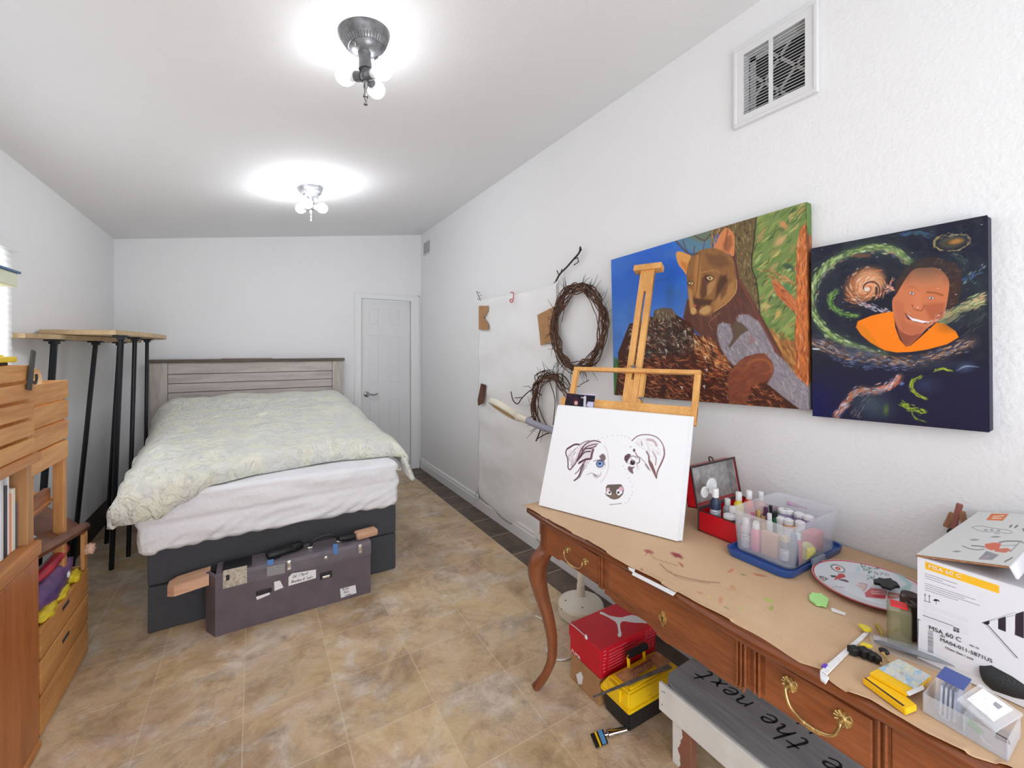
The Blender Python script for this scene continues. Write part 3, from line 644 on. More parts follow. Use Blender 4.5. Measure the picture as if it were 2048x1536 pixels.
# slatted crates: open boxes of horizontal boards
def crate(name, x0, x1, y0, y1, z0, z1, rows, gap, label, grp='slatted pine crates', face=pine, post=pinez, hand=False):
    t = thing(name, label, 'crate', ((x0+x1)/2, (y0+y1)/2, z0), grp); h = (z1-z0-gap*(rows-1))/rows
    for k in range(rows):
        a = z0+k*(h+gap); bm = nb(); b2(bm, (x1-.010, y0, a), (x1, y1, a+h), .002); obj('side_slat', bm, face, t); bm = nb(); b2(bm, (x0, y0, a), (x0+.010, y1, a+h), .002)
        if hand and k == rows//2:
            pass
        obj('side_slat', bm, face, t)
    bm = nb(); b2(bm, (x0+.011, y0, z0), (x1-.011, y0+.014, z1), .002); obj('end_board', bm, post, t)
    bm = nb(); b2(bm, (x0+.011, y1-.014, z0), (x1-.011, y1, z1), .002); obj('end_board', bm, post, t)
    bm = nb(); b2(bm, (x0+.011, y0+.015, z0), (x1-.011, y1-.015, z0+.01)); obj('bottom', bm, face, t)
    return t
crate('wooden_crate', -.99, X0+.008, 1.70, 2.19, 1.075, 1.387, 5, .013, 'slatted pine crate on the bookcase, under the small yellow tool box')
# tall crate tower behind
crate('wooden_crate', -.99, X0-.012, 2.22, 2.59, .976, 1.31, 4, .010, 'large slatted pine crate behind the bookcase, above the paper tray')
bm = nb()
TB = thing('pine_stand', 'open pine frame under the large crate holding papers', 'stand', (-.85, 2.4, .0), None)
for yy in (2.225, 2.55):
    for xx in (-1.058, X0-.05): bm = nb(); b2(bm, (xx, yy, .425 if xx > -.9 else 0), (xx+(.035 if xx > -.9 else .024), yy+.035, .974), .003); obj('post', bm, pinez, TB)
bm = nb(); b2(bm, (-1.03, 2.225, .80), (X0-.052, 2.585, .81), .002); obj('shelf', bm, oaky, TB)
bm = nb(); prism(bm, [(X0-.075, 2.262, .78), (X0-.055, 2.262, .78), (X0-.055, 2.262, .85), (X0-.075, 2.262, .85)], (0, .285, .01)); obj('rail', bm, wood('brown_rail', (186, 120, 70), (110, 62, 44), 'Y', .5, 5), TB)
bm = nb(); b2(bm, (-.99, 2.265, .8105), (X0-.08, 2.54, .85), .002); tag(obj('paper_stack', bm, mat('orange_folder', (236, 158, 60), .6)), 'orange folders in the pine stand under the large crate', 'folders')
bm = nb(); box(bm, (-.87, 2.39, .8545), (.2, .24, .006), .001, rz=.1); tag(obj('paper_sheet', bm, papw), 'white sheet lying on the orange folders', 'paper')
# lower crate with three broad boards and hand holes
lo = thing('wooden_crate', 'big golden pine crate on the floor filled with colourful wrappings', 'crate', (-.84, 2.53, 0), 'slatted pine crates')
zz = [0.0, .15, .285, .41]
for k in range(3):
    bm = nb(); b2(bm, (X0-.014, 2.26, zz[k]+.006), (X0+.004, 2.785, zz[k+1]-.006), .004); fb = obj('front_board', bm, pine, lo)
    if k: bm = nb(); box(bm, (X0+.0045, 2.50, zz[k]+.085), (.002, .075, .016), .0009); obj('hand_hole', bm, dark, fb)
for yy in (2.245, 2.77): bm = nb(); b2(bm, (-1.02, yy, 0), (X0-.016, yy+.015, .42), .003); obj('end_board', bm, pinez, lo)
bm = nb(); b2(bm, (-1.03, 2.262, 0), (-1.015, 2.768, .42), .003); obj('back_board', bm, pine, lo)
bm = nb(); b2(bm, (X0-.012, 2.735, .412), (X0+.002, 2.785, .58), .003); obj('corner_post', bm, pinez, lo)
# contents
def blob(name, c, s, m, label, cat, seed, lvl=3, amp=.2, rz=0):
    t = bmesh.new(); bmesh.ops.create_icosphere(t, subdivisions=lvl, radius=1)
    for v in t.verts:
        n = v.co.normalized(); k = 1+amp*(nz(n.x+seed, n.y, n.z, 2.2)+.5*nz(n.x, n.y+seed, n.z, 5)); v.co = Vector((n.x*s[0]*k, n.y*s[1]*k, n.z*s[2]*k))
    xf(t.verts[:], t, c, rz); return tag(obj(name, t, m, None, True, ang=180), label, cat)
blob('purple_wrap', (-.745, 2.50, .46), (.062, .235, .085), mat('purple_foil', (124, 84, 132), .35, col2=(70, 50, 104), scale=14, detail=6), 'crumpled purple wrapping paper in the floor crate', 'wrapping paper', 3)
blob('red_wrap', (-.715, 2.47, .56), (.025, .20, .022), mat('red_foil', (190, 20, 50), .35, col2=(120, 10, 40), scale=10), 'roll of crimson wrapping behind the purple paper', 'wrapping paper', 8, 3, .1)
for c, sc, lb, sd in (((-.695, 2.35, .425), (.03, .07, .022), 'nearest of the crumpled yellow packets on the front of the floor crate', 1), ((-.695, 2.50, .425), (.026, .065, .022), 'middle crumpled yellow packet on the front of the floor crate', 5), ((-.695, 2.64, .43), (.028, .055, .024), 'farthest crumpled yellow packet on the front of the floor crate', 9)):
    o = blob('yellow_packet', c, sc, mat('yellow_packet', (226, 200, 40), .45, col2=(190, 160, 20), scale=20), lb, 'packet', sd, 3, .4); o['group'] = 'crumpled yellow packets'
blob('white_tissue', (-.70, 2.565, .47), (.02, .03, .018), papw, 'small scrap of white tissue on the purple wrapping', 'tissue', 12)
blob('twine', (-.665, 2.76, .50), (.02, .03, .022), mat('twine', (226, 184, 160), .8), 'tangle of pale twine at the corner of the floor crate', 'twine', 15, 3, .5)
# brown leather folder leaning over the crate and a pale card
brown = mat('brown_leather', (124, 74, 50), .38, col2=(86, 46, 34), scale=7, detail=5)
bm = nb(); M = Matrix.Translation((-.775, 2.52, .70)) @ Matrix.Rotation(-.16, 4, 'X') @ Matrix.Rotation(math.radians(42), 4, 'Y')
box(bm, (0, 0, 0), (.22, .60, .022), .008, M=M); box(bm, (.10, .0, .012), (.04, .60, .045), .016, M=M); tag(obj('leather_portfolio', bm, brown, None, True), 'brown leather portfolio resting across the floor crate', 'portfolio')
bm = nb(); box(bm, (-.02, -.17, .0145), (.12, .13, .003), 0, M=M); tag(obj('pale_card', bm, mat('pale_blue_card', (178, 196, 212), .5)), 'pale blue card lying on the brown leather portfolio', 'card')
# things on top
yb = thing('toolbox', 'small yellow and black tool box on top of the pine crates at the left edge', 'toolbox', (-.83, 1.98, 1.388)); 
bm = nb(); b2(bm, (-.97, 1.80, 1.388), (-.70, 2.085, 1.399), .004); obj('base', bm, blackm, yb)
bm = nb(); b2(bm, (-.98, 1.79, 1.399), (-.688, 2.11, 1.418), .004); b2(bm, (-.95, 1.83, 1.417), (-.71, 2.085, 1.424), .003); obj('lid', bm, mat('safety_yellow', (250, 216, 10), .35), yb)
bm = nb(); M = Matrix.Translation((-.665, 2.14, 1.37)) @ Matrix.Rotation(-.25, 4, 'X')
box(bm, (0, 0, 0), (.008, .026, .14), .002, M=M); tube(bm, [M @ Vector(p) for p in [(0, .012, -.035), (0, .045, -.04), (0, .05, -.02), (0, .045, -.005)]], .004, 6)
tag(obj('bar_clamp', bm, mat('dark_steel', (70, 70, 66), .45, metal=.5)), 'dark steel clamp hooked over the end of the pine crates', 'clamp')
wt = thing('toy_wheel', 'round pale wooden toy with a white knob on the large crate', 'toy', (-.75, 2.36, 1.31))
bm = nb(); cyl(bm, (-.775, 2.41, 1.312), (-.735, 2.41, 1.312), .055, n=28); bmesh.ops.delete(bm, geom=[v for v in bm.verts if v.co.z < 1.295], context='VERTS'); obj('wooden_disc', bm, mat('pale_birch', (222, 202, 164), .6), wt)
bm = nb(); ball(bm, (-.745, 2.335, 1.352), .016); ball(bm, (-.745, 2.32, 1.325), .024, (1, 1.2, .8)); obj('white_knob', bm, papw, wt, True)
# cream box with a blue lid high up at the left edge, on the end of a tall cupboard that is out of frame
cb = thing('tall_cupboard', 'tall cupboard beyond the left edge carrying a cream box', 'cupboard', (-.86, 1.55, 0))
bm = nb(); b2(bm, (-.99, .55, 0), (X0-.02, 1.28, 1.63), .004); obj('body', bm, oakf, cb)
bm = nb(); b2(bm, (-.99, .55, 1.632), (-.72, 1.98, 1.652), .004); obj('shelf_board', bm, white, cb)
bx = thing('storage_box', 'cream box with a blue lid jutting in at the left edge of the photo', 'box', (-.85, 1.99, 1.652))
bm = nb(); b2(bm, (-.98, 1.86, 1.653), (-.688, 2.115, 1.70), .004); obj('body', bm, mat('cream_card', (226, 230, 206), .6), bx)
bm = nb(); b2(bm, (-.985, 1.855, 1.70), (-.683, 2.125, 1.708), .002); obj('lid', bm, mat('slate_blue_lid', (72, 108, 150), .5), bx)
# window shade
sh = mat('white_shade', (248, 248, 250), .8); N_, L_ = nodes(sh); N_['Principled BSDF'].inputs['Subsurface Weight'].default_value = 0
N_['Principled BSDF'].inputs['Transmission Weight'].default_value = 0
tr = N_.new('ShaderNodeBsdfTranslucent'); tr.inputs[0].default_value = (1, 1, 1, 1); mxs = N_.new('ShaderNodeMixShader'); mxs.inputs[0].default_value = .55
L_.new(N_['Principled BSDF'].outputs[0], mxs.inputs[1]); L_.new(tr.outputs[0], mxs.inputs[2]); L_.new(mxs.outputs[0], N_['Material Output'].inputs[0])
ws = thing('window_shade', 'white pleated shade covering the left window', 'window shade', (XL, 2.2, 1.0))
bm = nb(); G = []
for i in range(61):
    z = 1.0+.93*i/60; G.append([(XL+.022+(.003 if i % 2 else 0), yy, z) for yy in (1.27, 3.12)])
grid(bm, G); o = obj('pleated_fabric', bm, sh, ws)
bm = nb(); b2(bm, (XL+.005, 1.26, 1.93), (XL+.05, 3.13, 1.97), .005); obj('head_rail', bm, white, ws)
bm = nb(); b2(bm, (XL+.012, 1.27, .985), (XL+.038, 3.12, 1.003), .003); obj('bottom_rail', bm, white, ws)
# ================================================================== painted surfaces (pigment stored per vertex on the real object)
class Paint:
    """a grid of world points P[i][j] with an sRGB colour per vertex; shapes are laid out with the photo's own pixel positions as a ruler"""
    def __init__(s, P, base):
        s.P = np.array(P, float); s.n, s.m = s.P.shape[:2]; q = s.P.reshape(-1, 3); s.x, s.y = proj(q)
        s.C = np.tile(np.array(base, float), (len(s.x), 1)); s.gx = s.x; s.gy = s.y
        g = RNG.rand(40, 40); s._g = g
    def warp(s, amp, sc, seed=0):
        s.x = s.gx+amp*(s.noise(sc, seed)-.5)*2; s.y = s.gy+amp*(s.noise(sc, seed+7)-.5)*2
    def unwarp(s): s.x, s.y = s.gx, s.gy
    def noise(s, sc, seed=0, ax=1., ay=1., rot=0.):
        """value noise in 0..1, feature size sc px"""
        c, q = math.cos(rot), math.sin(rot)
        X = (s.gx*c+s.gy*q)/sc/ax+seed*13.7; Y = (-s.gx*q+s.gy*c)/sc/ay+seed*5.3; r = 0; w = 1; tw = 0
        for o in range(3):
            xi = np.floor(X).astype(int); yi = np.floor(Y).astype(int); fx = X-xi; fy = Y-yi; fx = fx*fx*(3-2*fx); fy = fy*fy*(3-2*fy); g = s._g
            a = g[xi % 40, yi % 40]; b = g[(xi+1) % 40, yi % 40]; c_ = g[xi % 40, (yi+1) % 40]; d = g[(xi+1) % 40, (yi+1) % 40]
            r = r+w*((a*(1-fx)+b*fx)*(1-fy)+(c_*(1-fx)+d*fx)*fy); tw += w; w *= .5; X = X*2+3; Y = Y*2+5
        return r/tw
    def put(s, mask, col):
        m = np.clip(mask, 0, 1)[:, None]; s.C = s.C*(1-m)+np.array(col, float)*m
    def inside(s, pts):
        x, y = s.x, s.y; r = np.zeros(len(x), bool); j = len(pts)-1
        for i in range(len(pts)):
            xi, yi = pts[i]; xj, yj = pts[j]
            if yi != yj: r ^= ((yi > y) != (yj > y)) & (x < (xj-xi)*(y-yi)/(yj-yi)+xi)
            j = i
        return r
    def dist(s, pts, closed=False):
        d = np.full(len(s.x), 1e9); t_ = np.zeros(len(s.x)); P = list(pts)+([pts[0]] if closed else []); n = len(P)-1
        for i in range(n):
            ax, ay = P[i][:2]; bx, by = P[i+1][:2]; dx, dy = bx-ax, by-ay; l = dx*dx+dy*dy+1e-9
            t = np.clip(((s.x-ax)*dx+(s.y-ay)*dy)/l, 0, 1); e = np.hypot(s.x-ax-t*dx, s.y-ay-t*dy); k = e < d; d = np.where(k, e, d); t_ = np.where(k, (i+t)/n, t_)
        return d, t_
    def poly(s, pts, col, a=1., soft=0., sm=False):
        if sm: pts = [(p.x, p.y) for p in smooth_line([(q[0], q[1], 0) for q in list(pts)+[pts[0]]], 5)]
        m = s.inside(pts).astype(float)
        if soft: d, _ = s.dist(pts, True); m = np.clip(.5+np.where(m > 0, d, -d)/soft, 0, 1)
        s.put(m*a, col)
    def line(s, pts, w, col, a=1., soft=1., taper=0, sm=True):
        if sm and len(pts) > 2: pts = [(p.x, p.y) for p in smooth_line([(q[0], q[1], 0) for q in pts], 5)]
        d, t = s.dist(pts); ww = w/2*(1-taper*np.abs(2*t-1)**1.5) if taper else w/2
        s.put(np.clip((ww-d)/soft+.5, 0, 1)*a, col)
    def ell(s, cx, cy, rx, ry, col, a=1., soft=.3, rot=0.):
        c, q = math.cos(rot), math.sin(rot); X = ((s.x-cx)*c+(s.y-cy)*q)/rx; Y = (-(s.x-cx)*q+(s.y-cy)*c)/ry; d = np.hypot(X, Y)
        s.put(np.clip((1-d)/soft, 0, 1)*a, col)
    def strokes(s, n, reg, ang, L, w, cols, a=.8, curve=0., taper=.8, jit=8):
        """n brush strokes starting inside polygon reg; ang in degrees or f(x,y)"""
        xs = [p[0] for p in reg]; ys = [p[1] for p in reg]; k = 0; g = 0
        while k < n and g < n*20:
            g += 1; x = random.uniform(min(xs), max(xs)); y = random.uniform(min(ys), max(ys))
            if not pip(x, y, reg): continue
            k += 1; A = math.radians((ang(x, y) if callable(ang) else ang)+random.uniform(-jit, jit)); l = L*random.uniform(.6, 1.3)
            c = random.choice(cols); ux, uy = math.cos(A), math.sin(A); b = curve*l*random.uniform(-1, 1)
            pts = [(x-ux*l/2, y-uy*l/2), (x-uy*b, y+ux*b), (x+ux*l/2, y+uy*l/2)]
            mnx, mxx = min(p[0] for p in pts)-w*2, max(p[0] for p in pts)+w*2; mny, mxy = min(p[1] for p in pts)-w*2, max(p[1] for p in pts)+w*2
            ix = np.nonzero((s.x > mnx) & (s.x < mxx) & (s.y > mny) & (s.y < mxy))[0]
            if not len(ix): continue
            X, Y, Cc = s.x, s.y, s.C; s.x, s.y, s.C = X[ix], Y[ix], Cc[ix]; s.line(pts, w*random.uniform(.6, 1.3), c, a*random.uniform(.6, 1), 1., taper, sm=False)
            Cc[ix] = s.C; s.x, s.y, s.C = X, Y, Cc
    def mesh(s, name, parent, rough=.5, bump=0, smooth=True, coat=0, metal=0, label=None):
        org = root_loc(parent) if parent else Vector((0, 0, 0)); n, m = s.n, s.m
        V = s.P.reshape(-1, 3)-np.array(org)
        idx = np.arange(n*m).reshape(n, m); F = np.stack([idx[:-1, :-1], idx[1:, :-1], idx[1:, 1:], idx[:-1, 1:]], -1).reshape(-1, 4)
        me = bpy.data.meshes.new(name); me.from_pydata(V.tolist(), [], F.tolist())
        at = me.color_attributes.new('pigment', 'FLOAT_COLOR', 'POINT'); c = np.clip(s.C/255., 0, 1); c = np.where(c <= .04045, c/12.92, ((c+.055)/1.055)**2.4)
        at.data.foreach_set('color', np.concatenate([c, np.ones((len(c), 1))], 1).astype(np.float32).ravel())
        mt = bpy.data.materials.new(name+'_pigment'); mt.use_nodes = True; N, L = nodes(mt); b = N['Principled BSDF']; b.inputs['Roughness'].default_value = rough; b.inputs['Specular IOR Level'].default_value = .25; b.inputs['Coat Weight'].default_value = coat
        A = N.new('ShaderNodeVertexColor'); A.layer_name = 'pigment'; L.new(A.outputs[0], b.inputs['Base Color'])
        if bump:
            tc = N.new('ShaderNodeTexCoord'); q = N.new('ShaderNodeTexNoise'); q.inputs['Scale'].default_value = 140; L.new(tc.outputs['Object'], q.inputs[0]); bp = N.new('ShaderNodeBump'); bp.inputs['Strength'].default_value = bump; bp.inputs['Distance'].default_value = .001
            L.new(q.outputs['Fac'], bp.inputs['Height']); L.new(bp.outputs[0], b.inputs['Normal'])
        me.materials.append(mt)
        if smooth:
            for p in me.polygons: p.use_smooth = True
        o = link(name, me, parent)
        if label: o['label'] = label
        return o
def pip(x, y, pts):
    r = False; j = len(pts)-1
    for i in range(len(pts)):
        xi, yi = pts[i]; xj, yj = pts[j]
        if (yi > y) != (yj > y) and x < (xj-xi)*(y-yi)/(yj-yi)+xi: r = not r
        j = i
    return r
def quad(A, B, C_, D, n, m, lift=None):
    """A B C D = corners (u0v0, u1v0, u1v1, u0v1) -> n x m grid of points"""
    A, B, C_, D = map(Vector, (A, B, C_, D)); P = []
    for i in range(n):
        u = i/(n-1); P.append([tuple((A*(1-u)+B*u)*(1-v)+(D*(1-u)+C_*u)*v) for v in [j/(m-1) for j in range(m)]])
    return P
# ================================================================== WRITING TABLE
ch = wood('cherry_table', (164, 94, 52), (116, 62, 32), 'Y', .32, 6, coat=.3, c3=(84, 36, 18), fine=1.6); chz = wood('cherry_leg', (150, 86, 50), (102, 54, 30), 'Z', .32, 6, coat=.3, c3=(74, 32, 18)); che = wood('cherry_edge', (142, 78, 42), (94, 48, 25), 'Y', .28, 6, coat=.4)
brass = mat('antique_brass', (206, 178, 122), .3, metal=.9, var=.3, scale=60)
TZ = .763; YL, YR = 1.575, .02
TB_ = thing('writing_table', 'cherry wood writing table with cabriole legs covered by brown kraft paper', 'table', (1.38, .8, 0))
def xf_(y): return 1.0+.008*math.sin((y-.8)*9)
bm = nb()
# moulded top: stacked outlines with a rounded nose
def outline(ins):
    pts = []
    ys = [YR+(YL-YR)*k/40 for k in range(41)]
    for y in ys: pts.append((xf_(y)+ins+(.03*max(0, (y-(YL-.05))/.05)**3)+(.03*max(0, ((YR+.05)-y)/.05)**3), min(max(y, YR+ins), YL-ins)))
    return pts+[(1.735, YL-ins), (1.735, YR+ins)]
rings = []
for z, ins in ((TZ-.030, .018), (TZ-.028, .010), (TZ-.022, .002), (TZ-.014, .0), (TZ-.006, .002), (TZ-.001, .009), (TZ, .013)):
    rings.append([bm.verts.new((x, y, z)) for x, y in outline(ins)])
for a, b in zip(rings, rings[1:]):
    for k in range(len(a)): bm.faces.new((a[k-1], a[k], b[k], b[k-1]))
bm.faces.new(rings[0]); bm.faces.new(rings[-1])
obj('tabletop', bm, che, TB_, True)
XA = 1.035
# aprons
bm = nb(); b2(bm, (1.06, YR+.06, .60), (1.70, YR+.08, .735), .002); obj('side_apron', bm, ch, TB_)
bm = nb(); b2(bm, (1.06, YL-.10, .60), (1.70, YL-.08, .735), .002); obj('side_apron', bm, ch, TB_)
bm = nb(); b2(bm, (1.68, YR+.06, .60), (1.70, YL-.1, .735), .002); obj('back_apron', bm, ch, TB_)
bm = nb(); b2(bm, (XA+.008, YR+.06, .655), (XA+.03, YL-.08, .735), .0); obj('front_apron', bm, ch, TB_)
def pull(rose1, rose2, low, rr, X, parent):
    a = on_x(*rose1, X); b = on_x(*rose2, X); c = on_x(*low, X-.015); n = Vector((-1, 0, 0))
    for p in (a, b):
        bm = nb(); lathe(bm, [(rr, 0), (rr*.96, .002), (rr*.5, .004), (rr*.3, .007), (rr*.24, .016), (rr*.3, .019), (0, .021)], p, 24, n)
        for k in range(12):
            q = 2*PI*k/12; d = Vector((0, math.cos(q), math.sin(q))); tube(bm, [p+n*.003+d*rr*.35, p+n*.0035+d*rr*.95], [rr*.06, rr*.17], 6)
        obj('rosette', bm, brass, parent, True)
    a2 = a+n*.016; b2_ = b+n*.016; c = c+n*.01; dn = Vector((0, 0, -1)); w = (b-a)
    pts = smooth_line([a2, a2+w*.0+dn*.010+n*.004, a+w*.10+n*.022+dn*((a.z-c.z)*.75), a+w*.33+n*.024+dn*((a.z-c.z)*1.0), a+w*.5+n*.024+dn*((a.z-c.z)*1.05), a+w*.67+n*.024+dn*((a.z-c.z)*1.0), b-w*.10+n*.022+dn*((a.z-c.z)*.75), b2_+dn*.010+n*.004, b2_], 6)
    r0 = rr*.20; N = len(pts); bm = nb(); tube(bm, pts, [r0*(1+.0*k)+r0*.55*sum(math.exp(-((k/N-q)/.018)**2) for q in (.40, .46, .5, .54, .60))+r0*.35*math.exp(-((k/N-.5)/.2)**2) for k in range(N)], 10)
    obj('bail', bm, brass, parent, True)
# left drawer
def zx(px, py, X=XA): return on_x(px, py, X)
bm = nb(); b2(bm, (XA, 1.092, .612), (XA+.012, 1.355, .728), .003); b2(bm, (XA-.006, 1.118, .622), (XA+.004, 1.345, .718), .003); b2(bm, (XA-.009, 1.095, .612), (XA+.004, 1.104, .728), .003); b2(bm, (XA-.009, 1.108, .612), (XA+.004, 1.115, .728), .003)
dl = obj('drawer', bm, ch, TB_, label='small left drawer with a brass bail pull'); pull((1136, 1098), (1172, 1122), (1153, 1133), .0125, XA-.006, dl)
# middle drawer with the shaped lower edge
XM = 1.022
low = [(1217, 1182), (1221, 1196), (1228, 1204), (1252, 1220.6), (1274, 1231.5), (1291, 1243), (1307, 1259), (1323, 1279), (1335, 1288), (1348, 1294), (1389, 1316), (1411, 1333), (1430, 1347), (1449, 1361), (1465, 1371), (1474, 1374.5), (1486, 1374), (1493, 1371), (1497, 1363)]
pl = [on_x(a, b, XM) for a, b in low]; p = [(XM, pl[0].y, .731)]+[(XM, q.y, q.z) for q in pl]+[(XM, pl[-1].y, .731)]
bm = nb(); prism(bm, p, (.02, 0, 0)); 
ye = pl[-1].y
for k, o_ in enumerate((.006, .016, .026)):
    bb = [(XM-.004, ye+o_, .728), (XM-.004, ye+o_, .625+.0*k), (XM-.004, ye+o_+.004, .610)]
    tube(bm, bb, .0032, 6)
dm = obj('drawer', bm, ch, TB_, label='wide middle drawer with a shaped lower edge and brass keyhole plate')
kc = on_x(1327, 1237, XM); bm = nb(); pts = []
for k in range(28):
    a = 2*PI*k/28; r = 1+.18*math.cos(4*a); pts.append(kc+Vector((-.0005, math.cos(a)*.013*r, math.sin(a)*.021*r)))
prism(bm, pts, (-.003, 0, 0)); pts2 = [kc+(q-kc)*.62+Vector((-.004, 0, 0)) for q in pts]; prism(bm, pts2, (-.002, 0, 0)); ks = obj('keyhole_plate', bm, brass, dm, True)
bm = nb(); cyl(bm, kc+Vector((-.005, 0, .004)), kc+Vector((-.0068, 0, .004)), .0028); b2(bm, kc+Vector((-.0068, -.0014, -.009)), kc+Vector((-.005, .0014, .004))); obj('keyhole', bm, blackm, ks)
# right drawer
bm = nb(); b2(bm, (XA, .318, .610), (XA+.012, .578, .728), .003); b2(bm, (XA-.006, .345, .621), (XA+.004, .552, .719), .004)
for y in (.322, .333, .560, .570): b2(bm, (XA-.009, y, .612), (XA+.004, y+.006, .728), .0028)
dr = obj('drawer', bm, ch, TB_, label='right drawer with a large twisted brass bail pull'); pull((1580, 1367), (1687, 1436), (1640, 1457), .0165, XA-.006, dr)
# corner blocks + cabriole legs
def leg(sx, sy, cx, cy):
    prof = [(.735, 0, .029), (.66, 0, .029), (.61, .002, .030), (.575, .018, .035), (.53, .032, .037), (.47, .033, .034), (.40, .022, .029), (.31, .002, .024), (.22, -.010, .019), (.14, -.010, .0165), (.08, .004, .016), (.035, .022, .019), (.012, .034, .020), (0, .036, .016)]
    pts = smooth_line([(cx+sx*o, cy+sy*o, z) for z, o, r in prof], 4); N = len(prof)-1
    rs = []
    for k in range(len(pts)):
        t = k/4; i = min(int(t), N-1); f = t-i; rs.append((prof[i][2]*(1-f)+prof[i+1][2]*f)*1.16)
    bm = nb(); n = 12; prev = None
    rings = []
    for p, r in zip(pts, rs):
        rg = []
        for k in range(n):
            a = 2*PI*(k+.5)/n; c, s = math.cos(a), math.sin(a); q = (abs(c)**4+abs(s)**4)**.25; rg.append(bm.verts.new(p+Vector((c/q*r*.86, s/q*r*.86, 0))))
        rings.append(rg)
    for a, b in zip(rings, rings[1:]):
        for k in range(n): bm.faces.new((a[k-1], a[k], b[k], b[k-1]))
    bm.faces.new(rings[0]); bm.faces.new(rings[-1])
    obj('leg', bm, chz, TB_, True, ang=60)
leg(-1, 1, 1.066, 1.462); leg(-1, -1, 1.066, .135); leg(1, 1, 1.68, 1.462); leg(1, -1, 1.68, .135)
bm = nb(); b2(bm, (XA+.004, 1.355, .60), (XA+.03, 1.44, .735), .003); obj('corner_block', bm, ch, TB_)
bm = nb(); b2(bm, (XA-.004, .160, .60), (XA+.03, .318, .735), .003); obj('corner_block', bm, ch, TB_)
bm = nb(); b2(bm, (XA-.002, 1.062, .60), (XA+.02, 1.092, .735), .003); b2(bm, (XA-.002, .578, .61), (XA+.02, .60, .735), .003); obj('divider', bm, ch, TB_)
# kraft paper
def interp_l(x, tab):
    for (a, b), (c, d) in zip(tab, tab[1:]):
        if x <= c: return b+(d-b)*max(0, (x-a)/(c-a))
    return tab[-1][1]
fe = [(1046, 1012), (1075, 1027), (1100, 1042), (1118, 1052), (1180, 1084), (1250, 1128), (1320, 1165), (1359, 1189), (1450, 1236), (1500, 1262), (1560, 1298), (1600, 1325), (1641, 1338), (1652, 1352), (1660, 1361), (1693, 1384), (1739, 1402), (1774, 1423), (1809, 1442), (1855, 1470), (1901, 1493), (1948, 1514), (2017, 1534)]
fe3 = sorted([(q.y, q.x) for q in (on_z(a, b, TZ+.002) for a, b in fe)]); fe3 = [(YR+.02, fe3[0][1])]+fe3
P = []; NN = 420
for i in range(NN):
    y = YR+.02+(1.562-YR-.02)*i/(NN-1); x0 = interp_l(y, fe3)+.0015*math.sin(y*60); row = []
    for j in range(150):
        t = j/149; x = x0+(1.742-x0)*t; row.append((x, y, TZ+.0012+.0010*nz(x, y, 0, 6)+.0006*math.sin(x*30+y*11)*(t < .98)+(.0035*(1-t/.03) if t < .03 and abs(nz(0, y, 3, 5)) > .12 else 0)))
    P.append(row)
kp = Paint(P, (206, 172, 138))
kp.put((kp.noise(90, 1)-.45)*1.6, (216, 186, 152)); kp.put((kp.noise(60, 4, 3, 1, .5)-.5)*1.2, (196, 160, 124))
for pts, w, c, a in (([(1298, 1105), (1312, 1118), (1356, 1132)], 1.5, (150, 116, 90), .7), ([(1320, 1128), (1345, 1148), (1400, 1162), (1440, 1166)], 2, (120, 92, 72), .7), ([(1340, 1143), (1362, 1158), (1420, 1168)], 1.5, (140, 108, 84), .6), ([(1300, 1100), (1290, 1112)], 2, (180, 120, 100), .6)):
    kp.line(pts, w, c, a)
for cx, cy, rx, ry, rot, c, a in ((1298, 1104, 13, 4, .3, (158, 78, 80), .8), (1354, 1111, 16, 5, .4, (146, 60, 66), .95), (1362, 1130, 8, 3, .7, (160, 84, 76), .8), (1462, 1142, 9, 3.5, -.5, (206, 122, 98), .85), (1487, 1150, 10, 1.5, .2, (96, 130, 72), .8), (1418, 1194, 5, 3, .2, (222, 214, 110), .8), (1441, 1200, 6, 10, .1, (200, 134, 92), .6), (1466, 1176, 5, 9, -.6, (196, 140, 104), .6), (1452, 1216, 8, 2, .3, (116, 150, 84), .8), (1482, 1218, 4, 7, .2, (186, 196, 110), .7), (1537, 1201, 14, 4, .4, (170, 196, 84), .9), (1543, 1216, 5, 7, .5, (130, 170, 70), .7), (1520, 1150, 18, 3, .2, (178, 90, 76), .6), (1400, 1186, 8, 3, .3, (190, 120, 96), .6), (1284, 1140, 4, 2, 0, (160, 84, 80), .7), (1500, 1236, 4, 2, 0, (200, 170, 100), .6)):
    kp.warp(2.2, 6, cx); kp.ell(cx, cy, rx, ry, c, a, .5, rot)
kp.unwarp(); kp.strokes(60, [(1150, 1060), (1700, 1250), (1640, 1320), (1250, 1120)], 25, 26, 1.2, [(190, 150, 116), (180, 140, 110), (222, 190, 160)], .4)
kp.line([(1430, 1170), (1500, 1196), (1560, 1230)], .8, (186, 150, 118), .5)
kraft = kp.mesh('kraft_paper', None, .75, .4); md = kraft.modifiers.new('t', 'SOLIDIFY'); md.thickness = .0006
tag(kraft, 'brown kraft paper spotted with paint, covering the writing table', 'paper')
# white paper scraps peeping out at the front edge
for lab, pts in (('short white paper scrap under the kraft paper edge, left of the long one', [(1256, 1134), (1270, 1140), (1268, 1146), (1258, 1140)]), ('long white paper scrap under the kraft paper edge', [(1266, 1143), (1300, 1160), (1352, 1186), (1346, 1192), (1300, 1168), (1264, 1150)])):
    bm = nb(); prism(bm, [on_z(a, b, TZ+.0008) for a, b in pts], (0, 0, .0008)); tag(obj('paper_scrap', bm, papw), lab, 'paper')

